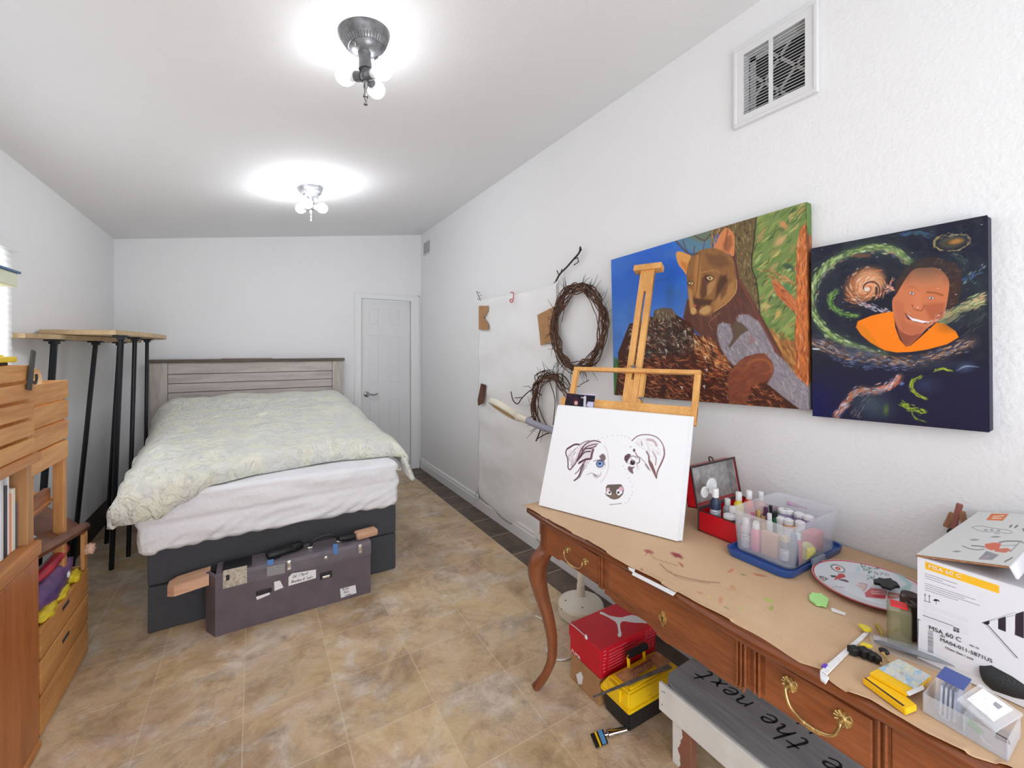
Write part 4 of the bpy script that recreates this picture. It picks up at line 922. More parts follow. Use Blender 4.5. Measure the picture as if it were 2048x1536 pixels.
# ================================================================== EASEL AND DRAWING
BLc = Vector((1.053, 1.517, TZ+.006)); BRc = Vector((1.27, .977, TZ+.006)); eu = (BRc-BLc).normalized(); en2 = Vector((-eu.y, eu.x, 0)); tb = math.radians(21)
ev = (en2*math.sin(tb)+Vector((0, 0, math.cos(tb)))).normalized(); en = (eu.cross(ev)).normalized()
if en.x > 0: en = -en
BW = (BRc-BLc).length; BH = .447
ME = Matrix((eu, ev, en)).transposed().to_4x4(); ME.translation = BLc
def EP(u, v, w=0): return BLc+eu*u+ev*v+en*w
def ebox(bm, u0, u1, v0, v1, w0, w1, bev=.002): box(bm, ((u0+u1)/2, (v0+v1)/2, (w0+w1)/2), (u1-u0, v1-v0, w1-w0), bev, M=ME)
def board(name, w0, w1, du, dv, label, cat, m):
    bm = nb(); ebox(bm, du, BW+du, dv, BH+dv, w0, w1, .0008); return tag(obj(name, bm, m), label, cat)
cw = mat('canvas_white', (240, 241, 244), .6, bump=.1, bscale=300)
board('blank_canvas', -.020, -.010, .012, .004, 'white canvas panel farthest behind the dog drawing', 'canvas', cw)
board('blank_canvas', -.0095, -.004, .004, .002, 'thin white board sandwiched behind the dog drawing', 'canvas', cw)
D = thing('drawing', 'unfinished dog portrait in brown and black on a white board on the easel', 'drawing', BLc+eu*BW/2)
bm = nb(); ebox(bm, 0, BW, 0, BH, -.0035, -.0005, .0006); obj('board', bm, cw, D)
def zm(ox, oy, s, pts): return [(ox+x/s, oy+y/s) for x, y in pts]
dp = Paint(quad(EP(.001, .001, 0), EP(BW-.001, .001, 0), EP(BW-.001, BH-.001, 0), EP(.001, BH-.001, 0), 430, 330), (240, 241, 244))
a = lambda *p: zm(1120, 850, 10.24, p); b = lambda *p: zm(1230, 850, 9.03, p)
plum = (88, 54, 66); plum2 = (120, 92, 102); gry = (176, 172, 178); dk_ = (46, 32, 40)
dp.poly(a((380, 420), (330, 740), (520, 680), (640, 690), (690, 480), (790, 370), (620, 330), (480, 400)), (206, 190, 200), .5, 6)
dp.line(a((590, 320), (500, 350), (400, 400), (300, 405), (200, 450), (140, 500), (120, 580), (155, 680), (165, 800), (165, 870), (200, 915), (240, 880), (330, 760), (400, 580), (470, 450), (570, 360), (680, 322), (780, 335), (825, 355)), 2.2, plum, .95)
dp.line(a((150, 490), (300, 400), (400, 400)), 3.2, plum, .9); dp.line(a((590, 318), (480, 360), (410, 400)), 2, gry, .9)
for p, w in ((((470, 470), (440, 600), (350, 740)), 2.2), (((640, 480), (520, 490), (430, 600), (370, 720)), 2.6), (((620, 540), (500, 560), (400, 680)), 2.6), (((680, 500), (650, 600), (630, 690), (540, 700), (400, 770)), 4.2), (((600, 700), (480, 720), (380, 790)), 2.2), (((770, 390), (680, 400), (560, 440), (500, 480)), 2), (((740, 430), (640, 470), (560, 480)), 2.2)): dp.line(a(*p), w, random.choice([plum, (102, 60, 78), (74, 44, 56)]), .9)
dp.line(a((520, 740), (450, 830), (420, 960), (370, 1080), (290, 1140)), 3.4, plum2, .9, taper=.3); dp.line(a((440, 840), (370, 945), (310, 1000)), 1.8, plum, .8); dp.line(a((480, 800), (430, 960), (380, 1050), (290, 1140)), 1.6, dk_, .9); dp.line(a((500, 800), (460, 950), (400, 1080)), 1.4, plum, .7)
for p in (((200, 640), (250, 570)), ((225, 680), (310, 560)), ((230, 770), (270, 680)), ((180, 600), (190, 720)), ((240, 850), (330, 700)), ((350, 460), (250, 560))): dp.line(a(*p), 1.3, (130, 100, 112), .7)
dp.strokes(40, a((180, 520), (400, 430), (330, 740), (220, 850)), -55, 6, .8, [(176, 150, 160), (200, 180, 190), (150, 120, 134)], .6); dp.strokes(30, a((460, 760), (620, 700), (560, 860), (380, 1050)), -60, 7, .8, [(176, 150, 160), (110, 80, 94)], .6)
dp.poly(a((800, 640), (870, 590), (920, 620), (935, 690), (890, 740), (840, 710)), (120, 98, 102), .95, 1.2, True); dp.line(a((690, 740), (760, 720), (830, 715), (900, 745), (920, 820)), 1.2, plum, .9)
ex, ey = a((818, 795))[0]; dp.ell(ex, ey, 8.4, 7.8, (60, 70, 110), 1, .1); dp.ell(ex, ey, 7.2, 6.6, (150, 180, 220), 1, .3); dp.ell(ex-.6, ey-1.2, 4.4, 4.2, (60, 90, 150), .9, .5); dp.ell(ex-.3, ey-.8, 2.6, 2.6, (16, 18, 28), 1, .3); dp.ell(ex-.8, ey-3, 1, .9, (245, 245, 250), 1, .4)
dp.line(a((740, 860), (820, 890), (900, 870), (930, 820)), .9, gry, .8)
for p in (((900, 420), (960, 520), (990, 700), (990, 880), (930, 1050), (830, 1180)),): dp.line(a(*p), 1.4, (206, 196, 206), .8)
dp.line(a((550, 1020), (640, 985), (720, 1020), (770, 1060)), 1.6, gry, .8); dp.poly(a((670, 990), (720, 1010), (800, 1030), (860, 940), (830, 1050), (740, 1100), (680, 1050)), (190, 178, 182), .7, 2); dp.line(a((690, 1010), (740, 1040)), 2, (120, 104, 110), .8)
# nose
dp.poly(a((940, 1270), (980, 1225), (1100, 1218), (1240, 1215), (1275, 1250), (1305, 1310), (1290, 1400), (1220, 1490), (1120, 1525), (1030, 1500), (950, 1420)), (104, 94, 88), 1, 1, True)
dp.poly(a((1010, 1440), (1080, 1400), (1170, 1420), (1220, 1450), (1130, 1515), (1040, 1490)), (130, 108, 92), .9, 2)
dp.poly(a((950, 1360), (1000, 1280), (1010, 1330), (1060, 1390), (1040, 1440), (960, 1420)), (242, 242, 245), 1, .6); dp.poly(a((1150, 1400), (1160, 1330), (1210, 1300), (1290, 1310), (1270, 1400), (1200, 1450)), (242, 242, 245), 1, .6)
dp.ell(*a((985, 1320))[0], 3.6, 4.2, (226, 186, 206), 1, .3); dp.ell(*a((1250, 1310))[0], 5.2, 5.6, (226, 178, 200), 1, .3); dp.poly(a((985, 1390), (1020, 1350), (1040, 1390), (1020, 1405)), (44, 32, 36), 1, .6); dp.poly(a((1165, 1400), (1190, 1345), (1225, 1390), (1190, 1410)), (44, 34, 40), 1, .6)
dp.line(a((920, 1405), (970, 1460)), 1.2, (90, 86, 80), .8); dp.line(a((1290, 1410), (1240, 1460)), 1.2, (90, 86, 80), .8); dp.line([(1219, 1009.5), (1232, 1008), (1243, 1006.5)], 1.2, (120, 118, 122), .9)
# right eye and ear
dp.poly(b((165, 620), (175, 560), (230, 520), (290, 530), (260, 600), (210, 690), (190, 660)), (92, 62, 74), .95, 1); dp.ell(*b((346, 458))[0], 3, 4, (86, 60, 70), .95, .4)
dp.line(b((370, 500), (400, 560), (440, 600), (440, 670), (400, 690)), 2, (120, 86, 98), .9); dp.line(b((210, 680), (250, 600), (320, 560), (400, 590)), 1.6, plum2, .9)
dp.ell(*b((318, 678))[0], 5.6, 5.6, (46, 30, 36), 1, .2); dp.ell(*b((322, 655))[0], 2.2, 1.8, (190, 150, 160), .9, .5); dp.ell(*b((262, 690))[0], 1.6, 2.4, (244, 244, 248), 1, .5)
dp.poly(b((250, 740), (310, 760), (360, 750), (320, 800), (330, 880), (270, 850), (230, 790)), (110, 82, 94), .9, 1.5, True); dp.strokes(24, b((220, 560), (430, 560), (430, 850), (250, 850)), 30, 6, .8, [(150, 130, 140), (110, 84, 96), (190, 178, 186)], .7)
dp.line(b((305, 285), (400, 205), (520, 175), (680, 190), (800, 260), (880, 400), (890, 540), (840, 680), (770, 830), (748, 955)), 2, (120, 90, 98), .9); dp.line(b((880, 420), (890, 540), (840, 680), (770, 830), (748, 950)), 3.2, (132, 92, 98), .9, taper=.4)
dp.line(b((570, 480), (610, 560), (620, 680), (680, 810), (748, 955)), 3, (120, 82, 84), .95); dp.poly(b((600, 590), (680, 700), (735, 850), (745, 945), (690, 860), (630, 740)), (126, 88, 88), .95, 1)
dp.line(b((590, 260), (700, 290), (750, 370)), 4.6, (186, 156, 160), .8, 2.5); dp.line(b((475, 300), (490, 370)), 1.8, (126, 100, 108), .8); dp.line(b((440, 570), (560, 700), (640, 830)), 1.6, (150, 132, 140), .7); dp.line(b((550, 710), (610, 800)), 2.4, (110, 92, 106), .8)
dp.strokes(60, b((330, 320), (480, 240), (700, 240), (820, 420), (740, 720), (640, 620), (560, 460)), 50, 10, 1, [(206, 196, 200), (216, 200, 200), (186, 170, 176)], .6)
dp.line(b((680, 480), (740, 600), (730, 720)), 2.6, (160, 130, 138), .7)
for q in a((780, 300), (870, 265), (970, 240), (1075, 215), (1180, 205), (1260, 215))+b((180, 208), (240, 225), (272, 248), (250, 960), (225, 880), (195, 800), (150, 735), (270, 1020), (310, 1110), (318, 1215), (300, 1265), (265, 1320), (235, 1385), (190, 1410), (255, 1350)): dp.ell(q[0], q[1], 1.5, 1.1, (150, 150, 156), .75, .7, -.6)
dp.ell(*b((280, 395))[0], 3.5, 3, (190, 184, 190), .7, .8); dp.mesh('dog_portrait', D, .6, .2)
# easel frame
easw = wood('honey_easel_wood', (232, 176, 104), (206, 146, 78), 'Z', .45, 5); eash = wood('honey_easel_rail', (232, 176, 104), (206, 146, 78), 'X', .45, 5)
ES = thing('table_easel', 'honey coloured wooden easel with a tall slotted mast on the writing table', 'easel', BLc+eu*BW*.5)
w0 = -.045; w1 = -.024
bm = nb(); ebox(bm, .035, .60, .626, .644, w0, w1); obj('top_rail', bm, eash, ES)
bm = nb(); ebox(bm, -.005, .60, .435, .492, w0+.001, w1-.001); obj('cross_rail', bm, eash, ES)
bm = nb(); ebox(bm, .035, .058, .42, .626, w0, w1); obj('side_rail', bm, easw, ES)
bm = nb(); ebox(bm, .577, .60, .42, .626, w0, w1); obj('side_rail', bm, easw, ES)
bm = nb(); ebox(bm, .20, .44, -.002, .03, w0, -.0235); obj('bottom_rail', bm, eash, ES)
# mast of two strips with a slot, slightly in front of the rails
mu = .318
for a0, a1 in ((-.033, -.0055), (.0055, .033)):
    bm = nb(); ebox(bm, mu+a0, mu+a1, -.002, 1.05, w1+.0005, w1+.0035) if False else ebox(bm, mu+a0, mu+a1, .36, 1.145, w0-.020, w0-.001)
    obj('mast_strip', bm, easw, ES)
bm = nb(); ebox(bm, mu-.033, mu+.033, 1.03, 1.145, w0-.0205, w0-.0005); obj('mast_bridge', bm, easw, ES); bm = nb(); ebox(bm, mu-.0055, mu+.0055, -.002, .60, w0-.0195, w0-.002); obj('mast_bridge', bm, easw, ES)
bm = nb(); ebox(bm, mu-.066, mu+.066, 1.140, 1.170, w0-.036, w0+.012, .003); obj('mast_cap', bm, eash, ES)
bm = nb(); ebox(bm, mu+.034, mu+.052, .30, .63, w0-.030, w0-.001); obj('mast_brace', bm, easw, ES)
# rear leg
bm = nb(); a_, b_ = EP(mu, .60, w0-.03), Vector((EP(mu, .6, 0).x+.02, EP(mu, .6, 0).y+.01, TZ+.004)); tube(bm, [a_, b_+Vector((.13, .05, .006))], .012, 4); obj('rear_leg', bm, easw, ES)
for v in (.655, .515):
    bm = nb(); c = EP(mu+(.002 if v > .6 else .055), v, w0+.001); lathe(bm, [(.009, 0), (.009, .003), (.004, .005), (.004, .012)], c, 12, en); ball(bm, c+en*.014+eu*.007, .006, (1, 1, .5)); ball(bm, c+en*.014-eu*.007, .006, (1, 1, .5)); obj('wing_nut', bm, nickel, ES, True)
# photos tucked behind the drawing
def photo(px0, label, seed):
    n = -en; pp = EP(0, 0, -.0215)
    c = [on_plane(x, y, pp, en) for x, y in px0]; t = thing('photo_print', label, 'photo', (c[0]+c[1])/2)
    bm = nb(); prism(bm, c, -en*.0008); obj('print', bm, papw, t); g = Paint(quad(*[q+en*.0003 for q in c], 46, 40), (30, 24, 38)); return g, t
g, t = photo([(1129, 812), (1160, 816), (1166, 790), (1134, 786)], 'dark photo print of a face, tucked behind the drawing', 1)
g.put((g.noise(8, 3)-.4)*2, (70, 34, 50)); g.ell(1152, 806, 4.6, 5.4, (226, 168, 160), 1, .4); g.mesh('print_image', t, .25)
g, t = photo([(1158, 814), (1187, 818), (1191, 789), (1163, 787)], 'photo print with white and lilac shapes, tucked behind the drawing', 2)
g.line([(1158, 794), (1170, 796)], 3, (190, 170, 190), 1); g.line([(1170, 794), (1169, 814)], 5, (206, 202, 212), 1); g.poly([(1176, 803), (1188, 804), (1186, 818), (1172, 812)], (204, 198, 224), 1, 2); g.line([(1164, 788), (1190, 790)], 3, (200, 190, 226), 1); g.ell(1162, 808, 5, 5, (24, 26, 44), 1, .3); g.mesh('print_image', t, .25)
# ================================================================== OIL PAINTINGS on the right wall
def canvas(name, cs, X0, label, nu, nv, base):
    """cs: photo px of front-face corners TL TR BR BL on plane X0; returns paint grid"""
    c = [on_x(x, y, X0) for x, y in cs]; t = thing(name, label, 'painting', Vector((X0, (c[2].y+c[3].y)/2, min(c[2].z, c[3].z))))
    bm = nb(); prism(bm, [q+Vector((.0006, 0, 0)) for q in c], (XR-X0-.002, 0, 0)); bmesh.ops.bevel(bm, geom=bm.edges[:], offset=.003, segments=2, affect='EDGES'); obj('stretched_canvas', bm, mat('canvas_edge', base, .6), t)
    ins = lambda A, B: A+(B-A).normalized()*.003
    return t, c
# ---- mountain lion
PT = mat('dummy', (0, 0, 0)); bpy.data.materials.remove(PT)
t1, c = canvas('oil_painting', [(1222, 520), (1612, 404), (1618, 820), (1228, 790)], 1.708, 'large oil painting of a mountain lion resting on a rocky log', 10, 10, (70, 84, 60))
p = Paint(quad(c[3], c[2], c[1], c[0], 540, 420), (52, 112, 206))
p.put((p.noise(50, 1)-.35)*2, (32, 92, 200)); p.put(np.clip((p.gy-560)/90, 0, 1)*.7*(p.gx < 1380), (96, 138, 206)); p.put((p.noise(26, 5)-.55)*2.2, (70, 112, 186))
p.ell(1340, 590, 12, 30, (62, 96, 150), .6, 1, .1); p.ell(1322, 560, 40, 5, (50, 92, 170), .5, 1, -.2)
p.poly([(1228, 715), (1240, 722), (1244, 800), (1226, 800)], (72, 118, 56), 1, 8); p.strokes(26, [(1228, 718), (1242, 726), (1242, 792), (1228, 790)], 80, 12, 2, [(40, 78, 40), (110, 150, 70), (60, 110, 50)], .8)
p.poly([(1350, 480), (1430, 455), (1425, 510), (1395, 512), (1375, 500)], (96, 132, 152), .95, 8); p.poly([(1372, 474), (1430, 455), (1425, 480), (1400, 484)], (112, 124, 96), .8, 7)
# green thicket
gr = [(1470, 436), (1625, 392), (1625, 780), (1590, 760), (1560, 720), (1520, 660), (1505, 600)]
p.poly(gr, (118, 138, 78), 1, 2); p.strokes(420, gr, -42, 26, 5, [(92, 122, 62), (140, 156, 84), (76, 104, 60), (158, 170, 96), (124, 146, 84), (104, 128, 66)], .75, .15)
p.strokes(90, gr, -42, 20, 4.5, [(206, 160, 112), (190, 142, 92), (216, 180, 120), (196, 190, 116)], .75, .2); p.strokes(50, gr, -50, 24, 2.2, [(52, 74, 52), (60, 70, 64), (84, 66, 44)], .8, .2)
for x, y, rx, ry, r, cc in ((1567, 450, 14, 9, .6, (214, 150, 98)), (1560, 482, 20, 9, -.7, (214, 168, 122)), (1515, 520, 14, 5, -.9, (160, 190, 110)), (1578, 535, 16, 10, .5, (48, 72, 60)), (1578, 540, 8, 4, -.4, (176, 200, 130)), (1520, 580, 10, 12, 0, (130, 160, 84)), (1573, 575, 10, 16, -.6, (84, 128, 80)), (1548, 590, 5, 5, 0, (170, 196, 130)), (1530, 612, 13, 8, 0, (196, 184, 112)), (1556, 628, 7, 14, .5, (208, 170, 100)), (1575, 660, 16, 10, .2, (150, 164, 92)), (1531, 640, 9, 9, .2, (104, 144, 66)), (1578, 520, 8, 4, -.5, (120, 100, 60))): p.ell(x, y, rx, ry, cc, .85, .6, r)
p.strokes(30, [(1508, 535), (1545, 540), (1590, 560), (1580, 570), (1540, 555)], 25, 14, 3, [(190, 130, 84), (206, 160, 104), (150, 96, 60)], .9)
# trees
tr = [(1418, 462), (1449, 451), (1514, 431), (1511, 460), (1509, 496), (1503, 529), (1512, 560), (1517, 600), (1524, 660), (1505, 650), (1485, 600), (1466, 520), (1440, 470)]
p.poly(tr, (112, 94, 62), 1, 1.5); p.strokes(330, tr, 78, 9, 2, [(70, 60, 42), (158, 136, 96), (92, 82, 52), (60, 50, 40), (178, 154, 104), (120, 108, 66)], .85, .3, jit=22)
p.line([(1513, 430), (1508, 480), (1503, 530), (1514, 570), (1522, 650)], 2.2, (46, 48, 38), .9)
p.strokes(60, [(1421, 462), (1440, 455), (1430, 490), (1422, 492)], 84, 10, 2, [(190, 150, 104), (100, 72, 50), (150, 112, 78)], .9)
ot = [(1606, 450), (1600, 460), (1593, 497), (1592, 550), (1593, 600), (1592, 630), (1589, 684), (1575, 690), (1590, 760), (1612, 780), (1625, 780), (1625, 450)]
p.poly(ot, (186, 104, 54), 1, 1.5); p.poly([(1543, 562), (1553, 560), (1592, 600), (1594, 630), (1575, 612), (1553, 590)], (190, 106, 62), 1, 1.5)
p.strokes(380, ot, 88, 15, 2.4, [(226, 138, 80), (140, 70, 38), (234, 168, 118), (120, 58, 36), (206, 116, 56), (240, 130, 60)], .85, .2, jit=12); p.strokes(60, [(1543, 562), (1553, 560), (1592, 600), (1594, 630), (1575, 612)], 44, 12, 2, [(226, 150, 100), (130, 66, 40), (210, 120, 70)], .85)
p.poly([(1560, 680), (1590, 682), (1588, 760), (1600, 790), (1560, 740), (1540, 690), (1528, 650), (1545, 660)], (166, 112, 62), 1, 4); p.strokes(80, [(1545, 655), (1590, 684), (1590, 770), (1560, 730)], 60, 16, 3.4, [(190, 130, 66), (120, 84, 50), (206, 150, 84), (130, 80, 50)], .8)
# body
p.poly([(1480, 740), (1610, 770), (1622, 825), (1470, 815)], (92, 50, 34), 1, 2)
p.poly([(1374, 600), (1366, 636), (1380, 650), (1400, 672), (1432, 690), (1450, 720), (1470, 735), (1560, 740), (1605, 800), (1560, 700), (1528, 640), (1500, 590), (1478, 555), (1470, 500), (1440, 560)], (96, 60, 50), 1, 2)
p.strokes(120, [(1380, 640), (1440, 620), (1475, 560), (1520, 640), (1500, 660), (1420, 680)], 70, 18, 3.4, [(112, 68, 56), (78, 52, 46), (130, 74, 62), (88, 66, 52)], .6)
p.line([(1480, 560), (1500, 600), (1540, 680), (1580, 740), (1600, 770)], 4, (130, 70, 60), .7, 2)
z4 = lambda *q: zm(1400, 600, 6.678, q)
fur = z4((240, 330), (300, 300), (400, 320), (430, 430), (520, 200), (640, 190), (800, 300), (900, 500), (960, 600), (1000, 700), (1150, 830), (1300, 1030), (1470, 1180), (1480, 1500), (1300, 1440), (1100, 1290), (900, 1120), (990, 950), (960, 820), (860, 720), (700, 740), (560, 790), (470, 880), (380, 850), (270, 620), (225, 450))
p.poly(fur, (142, 134, 142), 1, 3); p.strokes(520, fur, 62, 11, 1.8, [(176, 168, 176), (108, 100, 110), (156, 148, 158), (126, 116, 124), (190, 182, 188)], .7, .3, jit=25)
p.poly(z4((425, 330), (480, 280), (560, 310), (650, 400), (540, 470), (400, 640), (380, 620), (440, 500)), (96, 76, 62), .95, 3); p.strokes(26, z4((640, 600), (740, 560), (700, 480), (640, 470)), 50, 7, 1.8, [(150, 96, 96), (170, 120, 110)], .7)
# head
z1 = lambda *q: zm(1210, 400, 6.982, q); z2 = lambda *q: zm(1400, 400, 6.678, q); z3 = lambda *q: zm(1210, 600, 6.982, q)
p.poly(z1((988, 760), (1010, 722), (1070, 722), (1140, 752), (1205, 790), (1205, 1000), (1150, 1060), (1090, 980), (1020, 890)), (222, 156, 84), 1, 1, True); p.poly(z1((1060, 850), (1130, 880), (1170, 950), (1130, 1000), (1070, 920)), (196, 116, 56), .8, 5)
p.poly(z2((340, 372), (400, 390), (455, 470), (462, 590), (450, 745), (380, 720), (190, 650), (220, 560), (270, 450)), (214, 134, 84), 1, 1, True); p.poly(z2((300, 600), (360, 480), (420, 470), (435, 600), (380, 700), (320, 680)), (150, 92, 62), .8, 5); p.line(z2((370, 400), (350, 520), (340, 640)), 3, (120, 70, 48), .6, 2)
head = [(1382, 515), (1392, 506), (1402, 500), (1428, 496), (1445, 503), (1464, 514), (1470, 535), (1473, 557), (1473, 580), (1464, 596), (1449, 610), (1430, 623), (1418, 631), (1408, 632), (1396, 627), (1388, 630), (1382, 627), (1380, 619), (1378, 600), (1375, 572), (1373, 550), (1376, 530)]
p.poly(head, (146, 102, 60), 1, 1, True); p.strokes(160, head, 80, 14, 4, [(160, 112, 66), (132, 90, 54), (118, 80, 50), (150, 106, 62)], .5)
for pts, cc, a_, sf in ((((1410, 508), (1450, 512), (1462, 530), (1440, 536), (1418, 528)), (116, 78, 52), .8, 8), (((1392, 512), (1400, 508), (1402, 560), (1398, 600), (1388, 590), (1388, 540)), (186, 132, 76), .75, 5), (((1376, 575), (1384, 580), (1388, 615), (1382, 626), (1379, 610)), (196, 146, 90), .8, 4), (((1404, 556), (1412, 548), (1420, 560), (1413, 590), (1404, 600), (1400, 585)), (92, 58, 44), .8, 4), (((1440, 552), (1452, 550), (1456, 562), (1440, 585), (1430, 600), (1434, 570)), (72, 46, 34), .85, 6), (((1414, 570), (1430, 556), (1432, 566), (1422, 586), (1414, 592)), (182, 134, 84), .9, 4), (((1438, 590), (1468, 560), (1470, 585), (1450, 606), (1430, 620), (1428, 605)), (184, 134, 78), .7, 6), (((1440, 578), (1456, 570), (1452, 588), (1442, 600)), (98, 64, 44), .7, 5), (((1386, 596), (1404, 598), (1426, 600), (1420, 610), (1400, 612), (1388, 608)), (70, 44, 34), .8, 4)):
    p.poly(pts, cc, a_, sf)
p.ell(*z3((1235, 150))[0], 7, 9, (204, 162, 104), 1, .4, .2); p.ell(*z3((1400, 140))[0], 15, 10.5, (196, 152, 100), 1, .4, -.3); p.line(z3((1300, 190), (1295, 150), (1270, 110)), 1.4, (50, 30, 26), .9); p.line(z3((1300, 150), (1350, 105), (1400, 80)), 1.6, (70, 42, 32), .8)
p.poly(z3((1230, 80), (1270, 55), (1340, 70), (1330, 110), (1295, 140), (1260, 110)), (90, 52, 40), .95, 1.5); p.poly(z3((1225, 80), (1250, 58), (1275, 75), (1262, 105)), (196, 104, 80), .9, 2)
for (x, y), sx in ((z1((1202, 1165))[0], 1), (z2((135, 1045))[0], 1.35)):
    p.ell(x-1, y, 7.5*sx, 5.4*sx, (50, 32, 24), .95, .3); p.ell(x, y, 5.2*sx, 3.6*sx, (206, 172, 116), 1, .25); p.ell(x-.5, y, 1.6*sx, 2.4*sx, (40, 30, 26), .8, .5); p.ell(x-4.2*sx, y-1, 1.6, 2.2, (226, 214, 200), .9, .5)
p.line([(1400, 505), (1397, 540), (1393, 580), (1387, 600)], 1.6, (92, 60, 42), .7); p.line(z2((0, 980), (60, 960), (200, 940), (260, 970)), 3, (182, 130, 78), .7, 2); p.line([(1473, 560), (1472, 582), (1462, 597), (1448, 610), (1430, 622)], 1.8, (216, 166, 104), .8)
p.line([(1425, 660), (1418, 645), (1432, 632), (1440, 625)], 1.2, (190, 150, 122), .6); p.line([(1375, 572), (1374, 600), (1368, 634)], 1.2, (120, 80, 66), .7)
# branches
for pts, w in ((z1((990, 570), (1050, 640), (1120, 710), (1200, 760), (1300, 745)), 3.4), (z1((1090, 560), (1110, 630), (1150, 720)), 2), (z1((1250, 640), (1240, 740)), 2), (z1((1240, 490), (1320, 540), (1400, 560), (1470, 480)), 2.4), (z1((1390, 570), (1370, 700)), 1.4)): p.line(pts, w, (92, 72, 62), .95)
# log
lg = [(1259, 647), (1246, 680), (1236, 706), (1237, 729), (1230, 795), (1600, 822), (1595, 815), (1565, 793), (1535, 769), (1505, 765), (1467, 732), (1445, 705), (1431, 685), (1415, 673), (1403, 674), (1393, 669), (1380, 646), (1368, 639), (1353, 630), (1343, 617), (1325, 616), (1309, 621), (1307, 634), (1289, 633), (1282, 644)]
p.poly(lg, (74, 42, 32), 1, 1.5)
up = [(1262, 650), (1300, 636), (1360, 640), (1395, 672), (1400, 700), (1330, 715), (1250, 720)]; dn = [(1240, 725), (1400, 700), (1460, 735), (1520, 770), (1590, 815), (1380, 805), (1235, 788)]; rt = [(1390, 672), (1420, 675), (1445, 705), (1466, 735), (1440, 740), (1385, 700)]
p.strokes(460, up, 35, 12, 2.6, [(40, 30, 30), (90, 62, 50), (60, 44, 44), (120, 84, 62), (50, 58, 56), (96, 100, 88)], .85, .4, jit=50); p.strokes(190, up, 30, 8, 1.7, [(206, 186, 160), (226, 214, 196), (186, 130, 96), (140, 150, 130)], .85, .4, jit=60)
p.strokes(560, dn, 22, 15, 2.9, [(128, 58, 40), (90, 38, 30), (56, 26, 24), (160, 84, 52), (106, 48, 34), (190, 110, 66)], .85, .35, jit=28); p.strokes(260, dn, 25, 11, 1.8, [(214, 140, 92), (232, 170, 120), (196, 120, 70), (40, 20, 20)], .85, .35, jit=35)
p.strokes(200, rt, 46, 13, 2, [(230, 160, 96), (196, 112, 60), (240, 190, 130), (90, 50, 32), (120, 66, 40), (214, 130, 72)], .85, .3, jit=16); p.ell(1345, 700, 24, 16, (44, 30, 32), .6, .8); p.ell(1360, 665, 20, 12, (40, 34, 34), .5, .8)
p.poly([(1309, 621), (1325, 616), (1343, 617), (1353, 630), (1340, 640), (1320, 640), (1310, 634)], (118, 102, 78), .9, 3); p.strokes(40, [(1312, 622), (1350, 624), (1352, 645), (1316, 642)], 70, 6, 1.4, [(190, 176, 146), (60, 52, 44), (90, 84, 66)], .9)
for x, y in ((1413, 739), (1410, 714), (1408, 772), (1363, 774), (1390, 683), (1332, 700), (1370, 662), (1356, 690)): p.ell(x, y, 3.4, 1.8, (224, 216, 204), .9, .4, random.uniform(-1, 1)); p.ell(x+1, y+3, 1.6, 2.6, (214, 206, 196), .8, .4)
paw = z4((470, 880), (600, 760), (760, 715), (860, 710), (940, 800), (990, 930), (960, 1030), (880, 1090), (740, 1110), (690, 1150), (660, 1250), (620, 1380), (390, 1370), (380, 1200), (370, 1050), (400, 940))
p.poly(paw, (128, 70, 50), 1, 1.5, False); p.strokes(130, paw, -28, 16, 4, [(146, 82, 54), (116, 62, 48), (136, 74, 52), (164, 94, 56)], .5, .3); p.line(z4((640, 850), (740, 800), (860, 800), (940, 860), (960, 960)), 5, (176, 106, 56), .6, 4)
p.mesh('picture', t1, .42, .5)
# near edge of the stretched canvas, painted to match
e0, e1 = c[2], c[1]
q = Paint([[tuple(e0*(1-v)+e1*v+Vector((.036*u, -.0009, 0))) for v in [k/219 for k in range(220)]] for u in [k/11 for k in range(12)]], (150, 90, 50))
q.put((q.gy < 470)*1., (92, 118, 62)); q.put((q.gy > 765)*1., (140, 132, 140)); q.strokes(160, [(1608, 470), (1625, 470), (1630, 765), (1612, 765)], 88, 22, 2.2, [(206, 120, 66), (110, 56, 36), (170, 94, 48), (90, 44, 32)], .8); q.strokes(20, [(1605, 405), (1625, 405), (1625, 470), (1605, 470)], 80, 20, 3, [(70, 96, 54), (110, 136, 70)], .7)
q.mesh('painted_edge', t1, .5)

# ---- portrait in a galaxy
t2, c = canvas('oil_painting', [(1622, 497), (1975, 430), (1979, 865), (1625, 832)], 1.708, 'dark galaxy oil painting with a smiling man in an orange shirt', 10, 10, (28, 30, 56))
p = Paint(quad(c[3], c[2], c[1], c[0], 440, 520), (30, 31, 50))
g0 = lambda *q_: zm(1610, 410, 3.269, q_); g1 = lambda *q_: zm(1610, 470, 8.084, q_); g3 = lambda *q_: zm(1610, 640, 6.982, q_); g4 = lambda *q_: zm(1790, 640, 6.68, q_)
p.put((p.noise(60, 2)-.4)*1.6*(p.gy < 720), (44, 52, 60)); p.put(np.clip((p.gy-720)/60, 0, 1)*.8, (32, 31, 60)); p.put(np.clip((p.gy-740)/60, 0, 1)*np.clip((1700-p.gx)/60, 0, 1)*.9, (22, 24, 82)); p.put((p.noise(18, 6)-.5)*1.2*(p.gy < 640), (58, 68, 72))
allr = [(1622, 500), (1970, 436), (1970, 640), (1622, 700)]
p.strokes(160, allr, -15, 16, 3, [(50, 60, 66), (28, 30, 46), (40, 46, 62), (64, 74, 70)], .4, .3)
arm = g0((690, 370), (620, 320), (560, 285), (430, 280), (300, 310), (180, 370), (90, 460), (50, 560), (50, 680), (90, 770), (170, 850), (290, 910), (400, 950), (520, 985))
